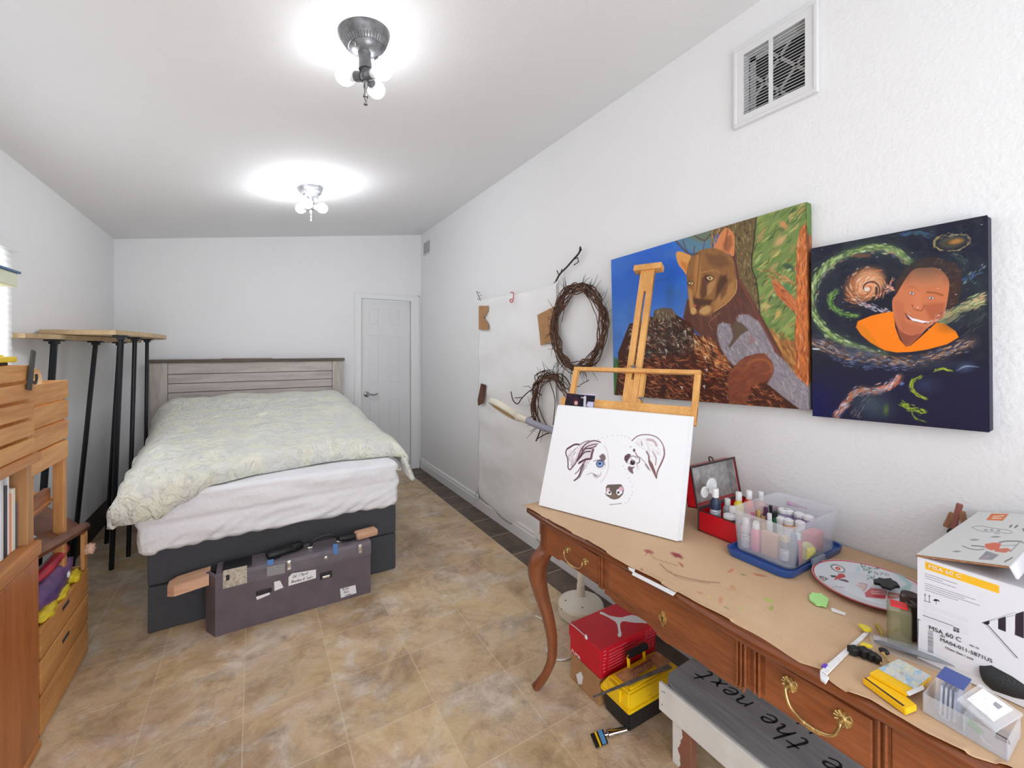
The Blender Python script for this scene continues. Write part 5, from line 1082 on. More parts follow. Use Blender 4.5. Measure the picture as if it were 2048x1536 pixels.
def along(pts, n, spread, L, w, cols, a=.85, side=0.):
    P_ = smooth_line([(x, y, 0) for x, y in pts], 12)
    for k in range(n):
        i = random.randrange(1, len(P_)-1); d = (P_[i+1]-P_[i-1]).normalized(); nn = Vector((-d.y, d.x, 0)); o = P_[i]+nn*(random.gauss(side, spread)); l = L*random.uniform(.5, 1.3); an = random.uniform(-.25, .25)
        d2 = Vector((d.x*math.cos(an)-d.y*math.sin(an), d.x*math.sin(an)+d.y*math.cos(an), 0)); s_ = [o-d2*l/2, o+d2*l/2]; mm = w*2
        ix = np.nonzero((p.gx > min(s_[0].x, s_[1].x)-mm) & (p.gx < max(s_[0].x, s_[1].x)+mm) & (p.gy > min(s_[0].y, s_[1].y)-mm) & (p.gy < max(s_[0].y, s_[1].y)+mm))[0]
        if not len(ix): continue
        X, Y, Cc = p.x, p.y, p.C; p.x, p.y, p.C = X[ix], Y[ix], Cc[ix]; p.line([(s_[0].x, s_[0].y), (s_[1].x, s_[1].y)], w*random.uniform(.6, 1.3), random.choice(cols), a*random.uniform(.6, 1), 1., .7, sm=False); Cc[ix] = p.C; p.x, p.y, p.C = X, Y, Cc
p.line(arm, 24, (60, 76, 66), .6, 18); p.line(arm, 11, (104, 130, 80), .8, 9); along(arm, 420, 4.2, 12, 3.2, [(142, 172, 96), (110, 136, 80), (168, 192, 120), (90, 110, 76), (200, 214, 170)]); along(arm[:9], 90, 3, 9, 2, [(96, 104, 128), (120, 120, 140), (170, 110, 90)], .7, -8)
ia = g1((520, 900), (430, 980), (400, 1080), (450, 1170), (560, 1240), (700, 1300), (860, 1300)); p.line(ia, 9, (70, 96, 60), .7, 7); along(ia, 150, 3, 9, 2.2, [(96, 140, 70), (130, 164, 84), (70, 100, 60)])
gc = g1((1010, 870))[0]
p.ell(1731, 570, 52, 38, (150, 96, 62), .95, .35, -.55); p.ell(1738, 566, 36, 31, (214, 160, 122), .9, .4, -.5)
def spir(k0, k1, ph, n=60, f=1.):
    o = []
    for i in range(n):
        t = k0+(k1-k0)*i/(n-1); r = 4.2*math.exp(.42*t)*f; an = ph+t; x = math.cos(an)*r; y = math.sin(an)*r*.80; rt_ = -.5
        o.append((gc[0]+x*math.cos(rt_)-y*math.sin(rt_)-r*.10, gc[1]+x*math.sin(rt_)+y*math.cos(rt_)-r*.02))
    return o
for ph in np.linspace(0, 2*PI, 13)[:-1]:
    along(spir(1.0, 5.9, ph), 34, 1.2, 10, 2.2, [(222, 150, 104), (190, 116, 70), (236, 190, 156), (206, 132, 84), (170, 110, 74)] if int(ph*3) % 3 else [(240, 206, 180), (228, 170, 130), (222, 120, 70)], .8)
p.line(spir(.2, 5.6, 2.3), 2.6, (52, 38, 42), .95, 1.4, sm=False); p.line(spir(3.8, 6.2, 3.0), 4.5, (44, 36, 40), .9, 2.5, sm=False); p.line(spir(1.2, 4.6, 5.2), 1.6, (130, 66, 40), .8, 1.2, sm=False)
p.ell(gc[0]-1, gc[1]+1, 8, 5, (226, 210, 196), 1, .4, -.3); p.ell(gc[0]+3, gc[1]-12, 3, 2, (120, 130, 140), .5, .8)
p.poly(g1((1330, 400), (1500, 480), (1500, 760), (1440, 700), (1330, 800), (1320, 600)), (36, 36, 46), .8, 8); p.poly(g1((960, 1080), (1200, 1040), (1440, 940), (1420, 1220), (1250, 1230), (1100, 1160)), (26, 28, 44), .95, 5)
along(g1((1120, 1000), (1250, 930), (1380, 860), (1440, 880)), 60, 2.4, 7, 1.6, [(226, 120, 80), (240, 180, 150), (200, 90, 60), (236, 206, 190)]); along(g1((1340, 860), (1400, 760), (1440, 690)), 22, 1.5, 6, 1.6, [(222, 130, 90), (240, 190, 160)])
along(g1((820, 1040), (930, 1110), (1080, 1170), (1250, 1220), (1360, 1240)), 90, 2.6, 8, 1.8, [(160, 152, 176), (206, 200, 214), (120, 100, 116), (130, 60, 56), (240, 240, 246)])
p.poly(g1((700, 330), (900, 300), (1060, 310), (1060, 350), (880, 370)), (120, 80, 66), .8, 3)
# top right ring, blues
p.ell(1904, 484, 36, 15, (112, 116, 84), .8, .7, -.15); p.ell(1906, 485, 27, 9, (60, 52, 40), .8, .5, -.15); p.ell(1912, 483, 20, 7, (176, 124, 66), .9, .6, -.2); along([(1868, 492), (1872, 478), (1895, 470), (1930, 470), (1938, 485), (1915, 500), (1885, 500), (1868, 492)], 80, 1.6, 9, 1.8, [(150, 160, 92), (176, 160, 110), (110, 110, 100), (186, 150, 96)])
along([(1800, 470), (1830, 466), (1870, 470)], 40, 3, 12, 3, [(64, 96, 140), (90, 110, 90), (60, 110, 120), (50, 70, 120)], .6); along([(1925, 565), (1945, 552), (1968, 530)], 50, 5, 9, 2.4, [(60, 96, 160), (110, 140, 130), (40, 56, 120), (150, 170, 150)], .7); along([(1905, 505), (1925, 520), (1930, 545)], 30, 4, 9, 2.2, [(90, 120, 90), (60, 80, 76), (120, 150, 130)], .6)
# right stream
st = g0((870, 760), (940, 730), (1040, 670), (1180, 600)); p.line(st, 20, (70, 84, 70), .6, 16); along(st, 300, 6, 16, 2.8, [(140, 156, 104), (96, 112, 84), (200, 190, 150), (216, 160, 120), (60, 74, 66), (176, 196, 140)])
along(g0((900, 740), (1000, 690), (1180, 640)), 80, 3, 12, 2, [(190, 196, 140), (214, 170, 130), (110, 130, 80)])
along(g0((1000, 900), (1100, 800), (1170, 720)), 60, 10, 20, 3, [(56, 66, 64), (40, 46, 56), (76, 84, 78)], .5)
# lower rim of water
rim = g0((45, 890), (150, 930), (250, 965), (380, 985), (520, 1010), (700, 1025), (850, 990), (1000, 930), (1100, 890)); p.line(rim, 24, (70, 62, 66), .75, 16); along(rim, 520, 5.5, 15, 3.4, [(110, 80, 66), (60, 64, 88), (150, 116, 92), (48, 46, 60), (90, 70, 62), (186, 150, 126), (96, 106, 136)]); along(rim, 40, 4, 4, 1.6, [(236, 230, 226), (226, 170, 140)])
along(g0((180, 1000), (350, 1045), (500, 1060), (700, 1060)), 110, 4, 10, 2.4, [(64, 80, 120), (96, 110, 150), (44, 52, 88), (140, 156, 190)], .6); p.ell(1624+8, 698, 10, 2.2, (206, 214, 220), .9, .3, .05)
# shirt and head
p.poly(g0((345, 760), (430, 725), (500, 708), (580, 695), (590, 800), (620, 880), (660, 925), (690, 920), (760, 860), (860, 768), (920, 780), (985, 825), (1005, 865), (930, 910), (800, 945), (700, 960), (600, 965), (520, 950), (430, 900), (370, 850), (335, 800)), (252, 132, 22), 1, 1.2)
p.poly(g0((345, 770), (400, 800), (500, 940), (430, 900), (370, 850), (335, 800)), (226, 130, 20), .8, 5)
hair = g0((585, 600), (595, 500), (640, 430), (700, 380), (780, 345), (860, 342), (920, 368), (985, 380), (1022, 430), (1022, 550), (1000, 640), (940, 690), (920, 640), (700, 600), (620, 560)); p.poly(hair, (66, 46, 42), 1, 1.6, False); p.strokes(150, hair, -35, 12, 2, [(92, 66, 58), (50, 34, 34), (76, 54, 50), (120, 90, 78)], .7, .5, jit=30)
face = g0((780, 410), (860, 412), (915, 450), (943, 510), (935, 600), (918, 690), (900, 730), (850, 770), (800, 805), (760, 838), (690, 852), (640, 832), (605, 790), (575, 700), (572, 620), (600, 580), (640, 510), (690, 440), (730, 415))
p.poly(g0((575, 720), (600, 800), (630, 880), (660, 926), (690, 918), (760, 850), (800, 800)), (164, 88, 64), 1, 1.2); p.poly(face, (206, 122, 82), 1, 1.2, True)
p.poly(g0((700, 440), (800, 420), (900, 460), (900, 520), (760, 540), (680, 520)), (226, 140, 92), .7, 8); p.poly(g0((580, 620), (640, 640), (660, 740), (640, 820), (600, 780)), (190, 106, 76), .7, 6); p.poly(g0((770, 650), (860, 640), (915, 640), (900, 730), (820, 750)), (172, 92, 64), .75, 8); p.poly(g0((640, 760), (760, 790), (790, 800), (740, 850), (680, 850), (630, 820)), (184, 102, 74), .7, 6); p.poly(g0((720, 560), (760, 570), (770, 640), (740, 680), (705, 660)), (216, 130, 92), .6, 5)
p.line(g0((655, 548), (700, 535), (745, 560)), 3, (190, 112, 70), .8, 2); p.line(g0((800, 570), (850, 575), (900, 590)), 4, (150, 82, 48), .8, 2.5); p.line(g0((700, 655), (715, 680), (760, 690), (780, 660)), 2, (130, 66, 48), .7, 2)
for (x, y) in g0((698, 577), (826, 608)): p.ell(x, y, 8.5, 4.2, (150, 84, 60), .8, .5, .2); p.ell(x, y, 6, 2.4, (214, 206, 206), 1, .3, .2); p.ell(x, y, 2.2, 2.2, (90, 104, 124), 1, .3); p.ell(x, y, 1.1, 1.1, (24, 22, 26), 1, .3)
p.ell(*g0((738, 670))[0], 3, 2.4, (240, 180, 150), .9, .8); p.ell(*g0((706, 655))[0], 2, 2, (120, 58, 44), .6, .8)
p.poly(g0((650, 705), (700, 735), (780, 765), (830, 768), (800, 780), (720, 765), (670, 745)), (110, 46, 50), 1, 1.2); p.poly(g0((662, 714), (700, 738), (770, 756), (822, 764), (770, 772), (700, 756)), (240, 236, 240), 1, .8)
along(g0((790, 770), (840, 765), (880, 720), (915, 690)), 46, 2, 6, 1.5, [(240, 220, 220), (120, 50, 50), (220, 150, 130), (190, 110, 90)]); p.poly(g0((600, 830), (640, 835), (690, 856), (760, 842), (700, 880), (660, 924), (630, 880)), (140, 74, 54), .6, 4)
# lower swirls
lo_ = g0((200, 1385), (260, 1310), (340, 1215), (440, 1215), (540, 1190), (620, 1125)); p.line(lo_, 13, (110, 88, 86), .8, 10); along(lo_, 260, 3.6, 13, 2.8, [(206, 110, 70), (170, 160, 184), (220, 150, 120), (120, 120, 140), (236, 226, 226), (190, 90, 50)]); along(g0((330, 1390), (380, 1300), (430, 1240)), 60, 6, 12, 2, [(150, 120, 100), (110, 120, 140), (60, 60, 80), (190, 180, 170)], .6)
p.ell(1745, 810, 60, 40, (66, 84, 92), .9, 1, .3); p.ell(1700, 700, 70, 16, (60, 72, 100), .6, 1, .15); p.ell(1880, 730, 80, 14, (54, 62, 80), .6, 1, -.1); p.ell(1920, 640, 60, 26, (52, 62, 64), .7, 1, -.3); p.ell(1850, 540, 110, 40, (40, 52, 60), .5, 1, 0); p.ell(1853, 770, 40, 22, (54, 66, 98), .7, 1); p.ell(1931, 735, 26, 14, (86, 110, 150), .6, 1, -.2); p.line(g0((990, 1085), (1050, 1055), (1140, 1060)), 3, (170, 184, 204), .7, 2, .8); p.ell(1868, 768, 12, 8, (40, 42, 66), .7, .8)
along(g0((760, 1120), (700, 1160), (710, 1220), (790, 1270)), 60, 1.8, 10, 2.4, [(150, 170, 40), (120, 140, 40), (180, 190, 60)]); along(g0((845, 1082), (900, 1070), (965, 1086)), 34, 1.1, 9, 2.2, [(170, 186, 60), (130, 150, 50)]); along(g0((630, 1290), (690, 1330), (790, 1360)), 70, 3.4, 8, 2.4, [(150, 180, 40), (190, 206, 70), (90, 120, 40)]); along(g0((690, 1330), (720, 1390), (790, 1420)), 24, 1, 10, 1.4, [(120, 150, 60)]); p.ell(*g0((530, 1340))[0], 8, 17, (110, 140, 50), .7, 1, .1); along(g0((640, 1160), (625, 1180)), 8, 2, 6, 2, [(120, 150, 220)])
p.strokes(16, allr, 0, 4, 1.3, [(230, 230, 236), (200, 206, 216)], .9)
p.mesh('picture', t2, .4, .5)
# ================================================================== HANGINGS on the right wall
clothm = mat('white_canvas_cloth', (243, 243, 243), .85, var=.03, scale=3, bump=.04, bscale=300)
cy0, cy1, cz0, cz1 = 2.295, 3.455, .115, 1.893
P = []
for i in range(101):
    v = i/100; row = []
    for j in range(81):
        u = j/80; y = cy1+(cy0-cy1)*u; z = cz0+(cz1-cz0)*v
        z += -.012*math.sin(u*PI)*(v > .9)*(v-.9)*10-(.05*math.sin(u*PI*.9))*(1-v)**3
        w = .012+.007*math.sin(v*34+3*nz(u, v, 0, 2))*(1-.4*u)+.007*nz(u*2, v*5, 1, 2)+.004*nz(u*3, v*9, 4, 3)+.022*max(0, .28-v)*math.sin((u-v*.5)*14+2)*3*(.3+u*.5)
        y += .01*nz(0, v, 3, 5)*(1 if u in (0, 1) else 0)
        row.append((XR-max(.005, w), y, z))
    P.append(row)
bm = nb(); grid(bm, P); cl = obj('canvas_cloth', bm, clothm, None, True, ang=180); md = cl.modifiers.new('t', 'SOLIDIFY'); md.thickness = .0015
tag(cl, 'creased white canvas cloth pinned flat to the right wall below the wreaths', 'cloth')
twigm = mat('dark_twig', (58, 42, 36), .8, var=.3, scale=40); vine = mat('grapevine', (98, 68, 52), .8, var=.45, scale=30); wirem = mat('thin_wire', (70, 70, 72), .4, metal=.7)
cardb = mat('brown_cardboard', (178, 134, 92), .8, var=.12, scale=20, bump=.2, bscale=40)
def wpoly(px, X, th, name, m, label, cat, grp=None):
    bm = nb(); prism(bm, [on_x(a, b, X) for a, b in px], (th, 0, 0)); return tag(obj(name, bm, m), label, cat, grp)
wpoly([(957.5, 612), (976, 611.5), (976, 622), (967, 635), (975.5, 648), (975.5, 660), (957.5, 659)], 1.722, .003, 'cardboard_piece', cardb, 'notched cardboard piece pinned to the upper left of the white cloth', 'cardboard')
wpoly([(1074.5, 630), (1110, 612), (1113, 680), (1081, 691), (1079, 668)], 1.722, .003, 'cardboard_piece', cardb, 'larger creased cardboard piece behind the left side of the big wreath', 'cardboard')
wpoly([(962, 767), (970, 770), (965, 806), (956, 811), (955, 800)], 1.710, .010, 'leather_strip', brown, 'small brown leather piece at the left edge of the white cloth', 'leather strip')
bm = nb(); tube(bm, [on_x(a, b, 1.715) for a, b in ((960, 586), (953, 583), (957, 592), (961, 600), (955, 597))], .003, 5); tube(bm, [on_x(a, b, 1.715) for a, b in ((957, 592), (964, 590))], .002, 5); tag(obj('bent_hook', bm, wirem), 'small bent metal hook at the upper left corner of the white cloth', 'hook')
rh = mat('red_plastic', (196, 36, 36), .35)
bm = nb(); tube(bm, smooth_line([on_x(a, b, 1.715) for a, b in ((1021, 585), (1026, 585), (1027, 592), (1025, 603), (1021, 604), (1020, 600), (1024, 598))], 4), .0035, 6); tag(obj('red_hook', bm, rh), 'small red hook pinned near the top edge of the white cloth', 'hook')
bm = nb(); tube(bm, [on_x(a, b, 1.72) for a, b in ((1117.5, 560), (1118, 620), (1117, 700), (1117.5, 800), (1116, 900))], .0025, 5); tag(obj('edge_cord', bm, mat('pale_cord', (186, 184, 180), .7)), 'thin cord hanging along the right edge of the white cloth', 'cord')
bm = nb(); tube(bm, [on_x(955+4*math.cos(a), 992+8*math.sin(a), 1.722) for a in [2*PI*k/14 for k in range(14)]], .0016, 5, closed=True); tube(bm, [on_x(956, 984, 1.722), on_x(957, 975, 1.722)], .0014, 5); tag(obj('wire_ring', bm, wirem), 'thin wire ring at the lower left corner of the white cloth', 'wire ring')
bm = nb(); pts = [on_x(a, b, 1.715) for a, b in ((1112, 562), (1120, 548), (1133, 535), (1146, 520), (1158, 506), (1161, 494))]
tube(bm, smooth_line(pts, 4), .006, 7)
for q in (((1118, 551), (1114, 541)), ((1121, 546), (1124, 538)), ((1146, 520), (1155, 515), (1157, 524), (1148, 530)), ((1158, 506), (1163, 500), (1160, 493)), ((1112, 562), (1108, 566))): tube(bm, [on_x(a, b, 1.715) for a, b in q], .0032, 5)
tag(obj('forked_twig', bm, twigm), 'dark forked twig nailed slantwise above the big wreath', 'twig')
# wreaths: individual vines wound round a hoop
def wreath(cy, cz, R, n, thick, seed, label, arc=(0, 2*PI), sprout=20, sq=1.0, xo=1.700, loc=None):
    rnd = random.Random(seed); t = thing('grapevine_wreath', label, 'wreath', (xo, cy, cz-R)); bm = nb(); bm2 = nb()
    for k in range(n):
        ph = rnd.uniform(0, 2*PI); r0 = R+rnd.gauss(0, thick*.55); wob = rnd.uniform(.3, 1)*thick; f = rnd.choice([2, 3, 4, 5, 6]); xx = rnd.gauss(0, thick*.35); s0 = rnd.uniform(*arc) if arc[1]-arc[0] < 6 else rnd.uniform(0, 2*PI)
        ln = rnd.uniform(2.0, 5.5) if arc[1]-arc[0] >= 6 else rnd.uniform(1.2, arc[1]-arc[0])
        if arc[1]-arc[0] < 6: s0 = rnd.uniform(arc[0], arc[1]-ln*.6)
        pts = []
        for j in range(34):
            a = s0+ln*j/33; rr = r0+wob*math.sin(f*a+ph)+.010*noise.noise(Vector((a*3, k, seed))); pts.append((min(xo+xx+wob*.7*math.cos(f*a+ph), XR-.008), cy+rr*math.cos(a), cz+rr*math.sin(a)*sq))
        r = rnd.uniform(.0022, .0048); tube(bm, pts, [r*(1-.6*(j/33)**3) for j in range(34)], 5)
    obj('woven_vines', bm, vine, t, True)
    for k in range(sprout):
        a = rnd.uniform(*arc); o = Vector((xo-.01, cy+R*math.cos(a), cz+R*math.sin(a)*sq)); out = Vector((rnd.uniform(-.4, .1), math.cos(a+rnd.gauss(0, .7)), math.sin(a+rnd.gauss(0, .7))))*rnd.uniform(.03, .12)
        bend = Vector((0, rnd.uniform(-.02, .02), rnd.uniform(-.02, .02))); tube(bm2, [o, o+out*.5+bend, o+out], [.0024, .0018, .0009], 4)
    obj('loose_twigs', bm2, twigm, t, True); return t
wreath(2.028, 1.578, .226, 38, .025, 3, 'large round grapevine wreath hanging on the wall right of the white cloth', sprout=70, sq=1.06, xo=1.695)
w2 = wreath(2.30, 1.075, .195, 26, .022, 11, 'smaller sparse grapevine wreath hanging below the large one, behind the lamp', arc=(-1.3, 2.7), sprout=34, xo=1.695)
bm = nb()
for q, r in ((((1083, 790), (1070, 783), (1062, 780), (1045, 795), (1035, 808), (1026, 800), (1022, 783)), .004), (((1045, 795), (1030, 796)), .003), (((1070, 783), (1068, 790)), .003), (((1085, 850), (1074, 878), (1072, 882)), .005), (((1074, 878), (1092, 868), (1108, 864)), .004), (((1103, 740), (1085, 742), (1070, 752), (1073, 770)), .003), (((1122, 748), (1135, 760), (1148, 790), (1156, 808)), .004), (((1160, 770), (1178, 760)), .0025), (((1120, 780), (1160, 772)), .0025), (((1098, 760), (1110, 800), (1106, 850)), .003)):
    tube(bm, smooth_line([on_x(a, b, 1.69) for a, b in q], 3), r, 5)
obj('stray_branches', bm, twigm, w2, True)

# ================================================================== MAGNIFIER FLOOR LAMP
cream = mat('cream_enamel', (226, 220, 202), .35); lilac = mat('lilac_grey_plastic', (158, 158, 176), .45)
FL = thing('magnifier_lamp', 'cream floor standing magnifier lamp between the wall and the writing table', 'lamp', (1.53, 1.80, 0))
bm = nb(); lathe(bm, [(.119, .002), (.123, .008), (.123, .052), (.117, .062), (.088, .078), (.05, .092), (.026, .100), (.022, .125), (.021, .16)], (1.53, 1.80, 0), 36); bs = obj('base', bm, cream, FL, True, ang=28)
for k in range(5):
    a = 2.4+k*.62; bm = nb(); ball(bm, (1.53+.121*math.cos(a), 1.80+.121*math.sin(a), .022+.03*(k % 2)), .0035); obj('rivet', bm, blackm, bs)
for a in (2.9, 4.1): bm = nb(); ball(bm, (1.53+.09*math.cos(a), 1.80+.09*math.sin(a), .085), .0035); obj('rivet', bm, blackm, bs)
bm = nb(); tube(bm, [(1.53, 1.80, .12), (1.525, 1.81, .55), (1.515, 1.83, .95)], [.018, .015, .013], 12); obj('pole', bm, cream, FL, True)
bm = nb(); tube(bm, smooth_line([(1.515, 1.83, .95), (1.50, 2.0, .965), (1.475, 2.16, .985), (1.463, 2.24, 1.0)], 4), [.020]*13, 12); obj('arm', bm, lilac, FL, True)
hc = Vector((1.447, 2.475, 1.040)); hd_ = (hc-Vector((1.463, 2.24, 1.0))).normalized()
side_ = Vector((1, .1, 0)); side_ = (side_-hd_*side_.dot(hd_)).normalized(); upv = hd_.cross(side_); upv = upv if upv.z > 0 else -upv
tl = math.radians(-36); s2 = side_*math.cos(tl)+upv*math.sin(tl); u2 = upv*math.cos(tl)-side_*math.sin(tl)
MH = Matrix((hd_, s2, u2)).transposed().to_4x4(); MH.translation = hc
def oval(bm, rx, ry, z0, z1, inset, n=48, hole=None):
    """rounded oval shell"""
    prof = [(1-inset/rx, z0), (1, z0+(z1-z0)*.3), (1, z0+(z1-z0)*.6), (1-inset*.6/rx, z1-.002), (1-inset*2/rx, z1)]
    rings = [[bm.verts.new(MH @ Vector((rx*f*math.cos(2*PI*k/n)*(1), ry*f*math.sin(2*PI*k/n), z))) for k in range(n)] for f, z in prof]
    for a, b in zip(rings, rings[1:]):
        for k in range(n): bm.faces.new((a[k-1], a[k], b[k], b[k-1]))
    bm.faces.new(rings[-1])
    if hole:
        hr = [bm.verts.new(MH @ Vector((rx*hole*math.cos(2*PI*k/n), ry*hole*math.sin(2*PI*k/n), z0))) for k in range(n)]; h2 = [bm.verts.new(MH @ Vector((rx*hole*math.cos(2*PI*k/n), ry*hole*math.sin(2*PI*k/n), z0+.018))) for k in range(n)]
        for k in range(n): bm.faces.new((rings[0][k-1], rings[0][k], hr[k], hr[k-1])); bm.faces.new((hr[k-1], hr[k], h2[k], h2[k-1]))
        bm.faces.new(h2)
    else: bm.faces.new(rings[0])
bm = nb(); oval(bm, .165, .105, -.022, .018, .012, hole=.74); hdp = obj('lamp_head', bm, cream, FL, True)
bm = nb(); tube(bm, [MH @ Vector((.098*math.cos(2*PI*k/30), .060*math.sin(2*PI*k/30), -.019)) for k in range(30)], .006, 6, closed=True); obj('light_tube', bm, mat('tan_ring', (206, 176, 130), .5), hdp, True)
bm = nb(); tube(bm, [Vector((1.466, 2.23, .999)), MH @ Vector((-.150, 0, -.004))], [.022, .026], 12); obj('neck_joint', bm, cream, FL, True)
bm = nb(); tube(bm, smooth_line([(1.64, 1.86, .02), (1.66, 1.75, .006), (1.60, 1.66, .006), (1.46, 1.68, .006), (1.34, 1.62, .006), (1.28, 1.56, .006), (1.20, 1.58, .006), (1.20, 1.66, .006), (1.28, 1.70, .006), (1.33, 1.78, .006), (1.30, 1.9, .006)], 6), .0035, 6)
tag(obj('power_cord', bm, mat('white_cord', (228, 226, 220), .5)), 'white power cord looping on the floor behind the table leg', 'cord')
# ================================================================== THINGS UNDER THE TABLE
redc = mat('red_card', (212, 20, 44), .45, var=.1, scale=6); printw = mat('white_print', (242, 240, 240), .6); pinkp = mat('pale_print', (236, 150, 160), .6)
CB = thing('cardboard_box', 'plain brown cardboard box on the floor, under the red shoe box', 'box', (1.32, 1.38, 0))
bm = nb(); b2(bm, (1.19, 1.288, .001), (1.46, 1.468, .110), .003); obj('carton', bm, cardb, CB)
bm = nb(); prism(bm, [on_x(a, b, 1.1895) for a, b in ((1152, 1349), (1162, 1343), (1166, 1354), (1164, 1368), (1157, 1369))], (-.0006, 0, 0)); obj('sticker', bm, papw, CB, label='white sticker with faint print')
SB = thing('shoe_box', 'bright red shoe box with a white leaping cat emblem on top of the cardboard box', 'box', (1.36, 1.38, .112))
bm = nb(); b2(bm, (1.194, 1.282, .112), (1.518, 1.476, .208), .002); obj('body', bm, redc, SB)
bm = nb(); b2(bm, (1.190, 1.278, .182), (1.522, 1.480, .233), .002); ld = obj('lid', bm, redc, SB)
zc2 = lambda *q: zm(1120, 1180, 4.517, q)
cat = zc2((358, 200), (375, 197), (400, 207), (435, 228), (480, 240), (525, 247), (560, 248), (600, 236), (650, 226), (690, 234), (720, 250), (765, 278), (815, 300), (790, 303), (740, 296), (690, 296), (630, 290), (590, 282), (560, 284), (546, 300), (543, 330), (548, 365), (556, 395), (552, 418), (536, 426), (522, 416), (520, 400), (528, 385), (524, 350), (516, 310), (500, 286), (470, 268), (430, 244), (395, 228), (362, 216))
bm = nb(); prism(bm, [on_z(a, b, .2334) for a, b in cat], (0, 0, .0006)); obj('cat_emblem', bm, printw, ld)
text('PUMA', .022, SB, printw, on_x(1143.5, 1303.5, 1.1895)+Vector((-.0006, 0, -.0)), (0, -1, 0), (0, 0, 1), 'brand_lettering')
bm = nb(); tube(bm, [on_x(1141, 1247, 1.189), on_x(1155, 1258, 1.189), on_x(1168, 1270, 1.189)], .0018, 5); c = on_x(1172, 1274, 1.188); ball(bm, c, .009, (.4, 1, 1.1)); obj('white_seal', bm, papw, ld, True)
bm = nb()
for k, (w_, z_) in enumerate(((.10, .215), (.16, .200), (.19, .188), (.12, .172), (.17, .160), (.20, .148), (.09, .136))): box(bm, (1.235+w_/2, 1.2772 if z_ > .182 else 1.2814, z_), (w_, .0006, .0016))
for k in range(7): box(bm, (1.212, 1.2772 if k < 3 else 1.2814, .222-k*.014), (.012, .0006, .003))
for k in range(9):
    for j in range(3): box(bm, (1.455+j*.022, 1.2772 if k < 4 else 1.2814, .222-k*.0105), (.014, .0006, .002))
obj('side_print', bm, pinkp, SB); ob = bpy.context
# yellow and black tool box
yel = mat('tool_yellow', (252, 206, 14), .35, var=.05, scale=12); blk = mat('tool_black', (30, 31, 33), .5, bump=.2, bscale=120); wear = mat('worn_label', (206, 150, 100), .6, var=.3, scale=30)
YT = thing('toolbox', 'yellow lidded black plastic tool box on the floor beside the shoe box', 'toolbox', (1.35, 1.19, 0))
bm = nb(); a = [(1.205, 1.142), (1.50, 1.135), (1.50, 1.262), (1.205, 1.268)]; t_ = [(x+(-.012 if x < 1.3 else .01), y+(-.012 if y < 1.2 else .006)) for x, y in a]
def frust(bm, a, za, b, zb):
    A = [bm.verts.new((x, y, za)) for x, y in a]; B = [bm.verts.new((x, y, zb)) for x, y in b]; bm.faces.new(A[::-1]); bm.faces.new(B)
    for k in range(4): bm.faces.new((A[k-1], A[k], B[k], B[k-1]))
frust(bm, a, .001, t_, .085); bmesh.ops.bevel(bm, geom=bm.edges[:], offset=.006, segments=2, affect='EDGES'); obj('body', bm, blk, YT)
bm = nb(); o1 = [(x+(-.006 if x < 1.3 else .006), y+(-.006 if y < 1.2 else .006)) for x, y in t_]; i1 = [(x+(.02 if x < 1.3 else -.02), y+(.018 if y < 1.2 else -.018)) for x, y in t_]
frust(bm, o1, .082, o1, .104); bmesh.ops.bevel(bm, geom=bm.edges[:], offset=.005, segments=2, affect='EDGES'); t2_ = bmesh.new(); frust(t2_, o1, .100, i1, .140); bmesh.ops.bevel(t2_, geom=t2_.edges[:], offset=.006, segments=2, affect='EDGES'); merge(bm, t2_)
b2(bm, (1.23, 1.155, .138), (1.47, 1.245, .150), .006); b2(bm, (1.186, 1.17, .095), (1.20, 1.235, .145), .005); yl = obj('lid', bm, yel, YT)
for x0_, x1_ in ((1.225, 1.30), (1.40, 1.475)): bm = nb(); b2(bm, (x0_, 1.165, .1505), (x1_, 1.235, .1515)); obj('worn_label', bm, wear, yl)
bm = nb()
for xx in (1.305, 1.395): tube(bm, [(xx, 1.235, .148), (xx, 1.24, .19), (xx, 1.232, .205)], [.010, .009, .009], 4, flat=.6)
hh = obj('handle_arms', bm, yel, YT); bm = nb(); tube(bm, [(1.298, 1.234, .203), (1.402, 1.234, .203)], .014, 10); obj('handle_grip', bm, blackm, hh, True)
bm = nb(); box(bm, (1.30, 1.131, .098), (.03, .012, .03), .003); obj('latch', bm, yel, YT)
bm = nb()
for k in range(11): tube(bm, smooth_line([(1.275+k*.0105, 1.185, .153), (1.280+k*.0105, 1.190, .168), (1.29+k*.0105, 1.205, .168), (1.295+k*.0105, 1.212, .153)], 3), .0028, 5)
tag(obj('twine_coil', bm, mat('pink_brown_twine', (150, 92, 84), .7, var=.4, scale=90), None, True), 'coil of pinkish twine lying on the yellow tool box lid', 'twine')
sa, sb_ = Vector((on_z(1186, 1394, .165).x, on_z(1186, 1394, .165).y, .164)), Vector((on_z(1341, 1331, .175).x, on_z(1341, 1331, .175).y, .172))
d_ = (sb_-sa).normalized(); n_ = Vector((-d_.y, d_.x, 0)); bm = nb(); N = 60; L_ = (sb_-sa).length; up_ = Vector((0, 0, .0014)); pts = []
for k in range(N+1): pts.append(sa+d_*L_*k/N+n_*(-.004-.006*k/N-(.0022 if k % 2 else 0)))
pts += [sb_+n_*.012, sa+n_*.004]; prism(bm, pts, up_); tag(obj('hand_saw', bm, mat('saw_steel', (140, 134, 128), .4, metal=.7, var=.3, scale=30)), 'long grey saw lying across the yellow tool box', 'saw')
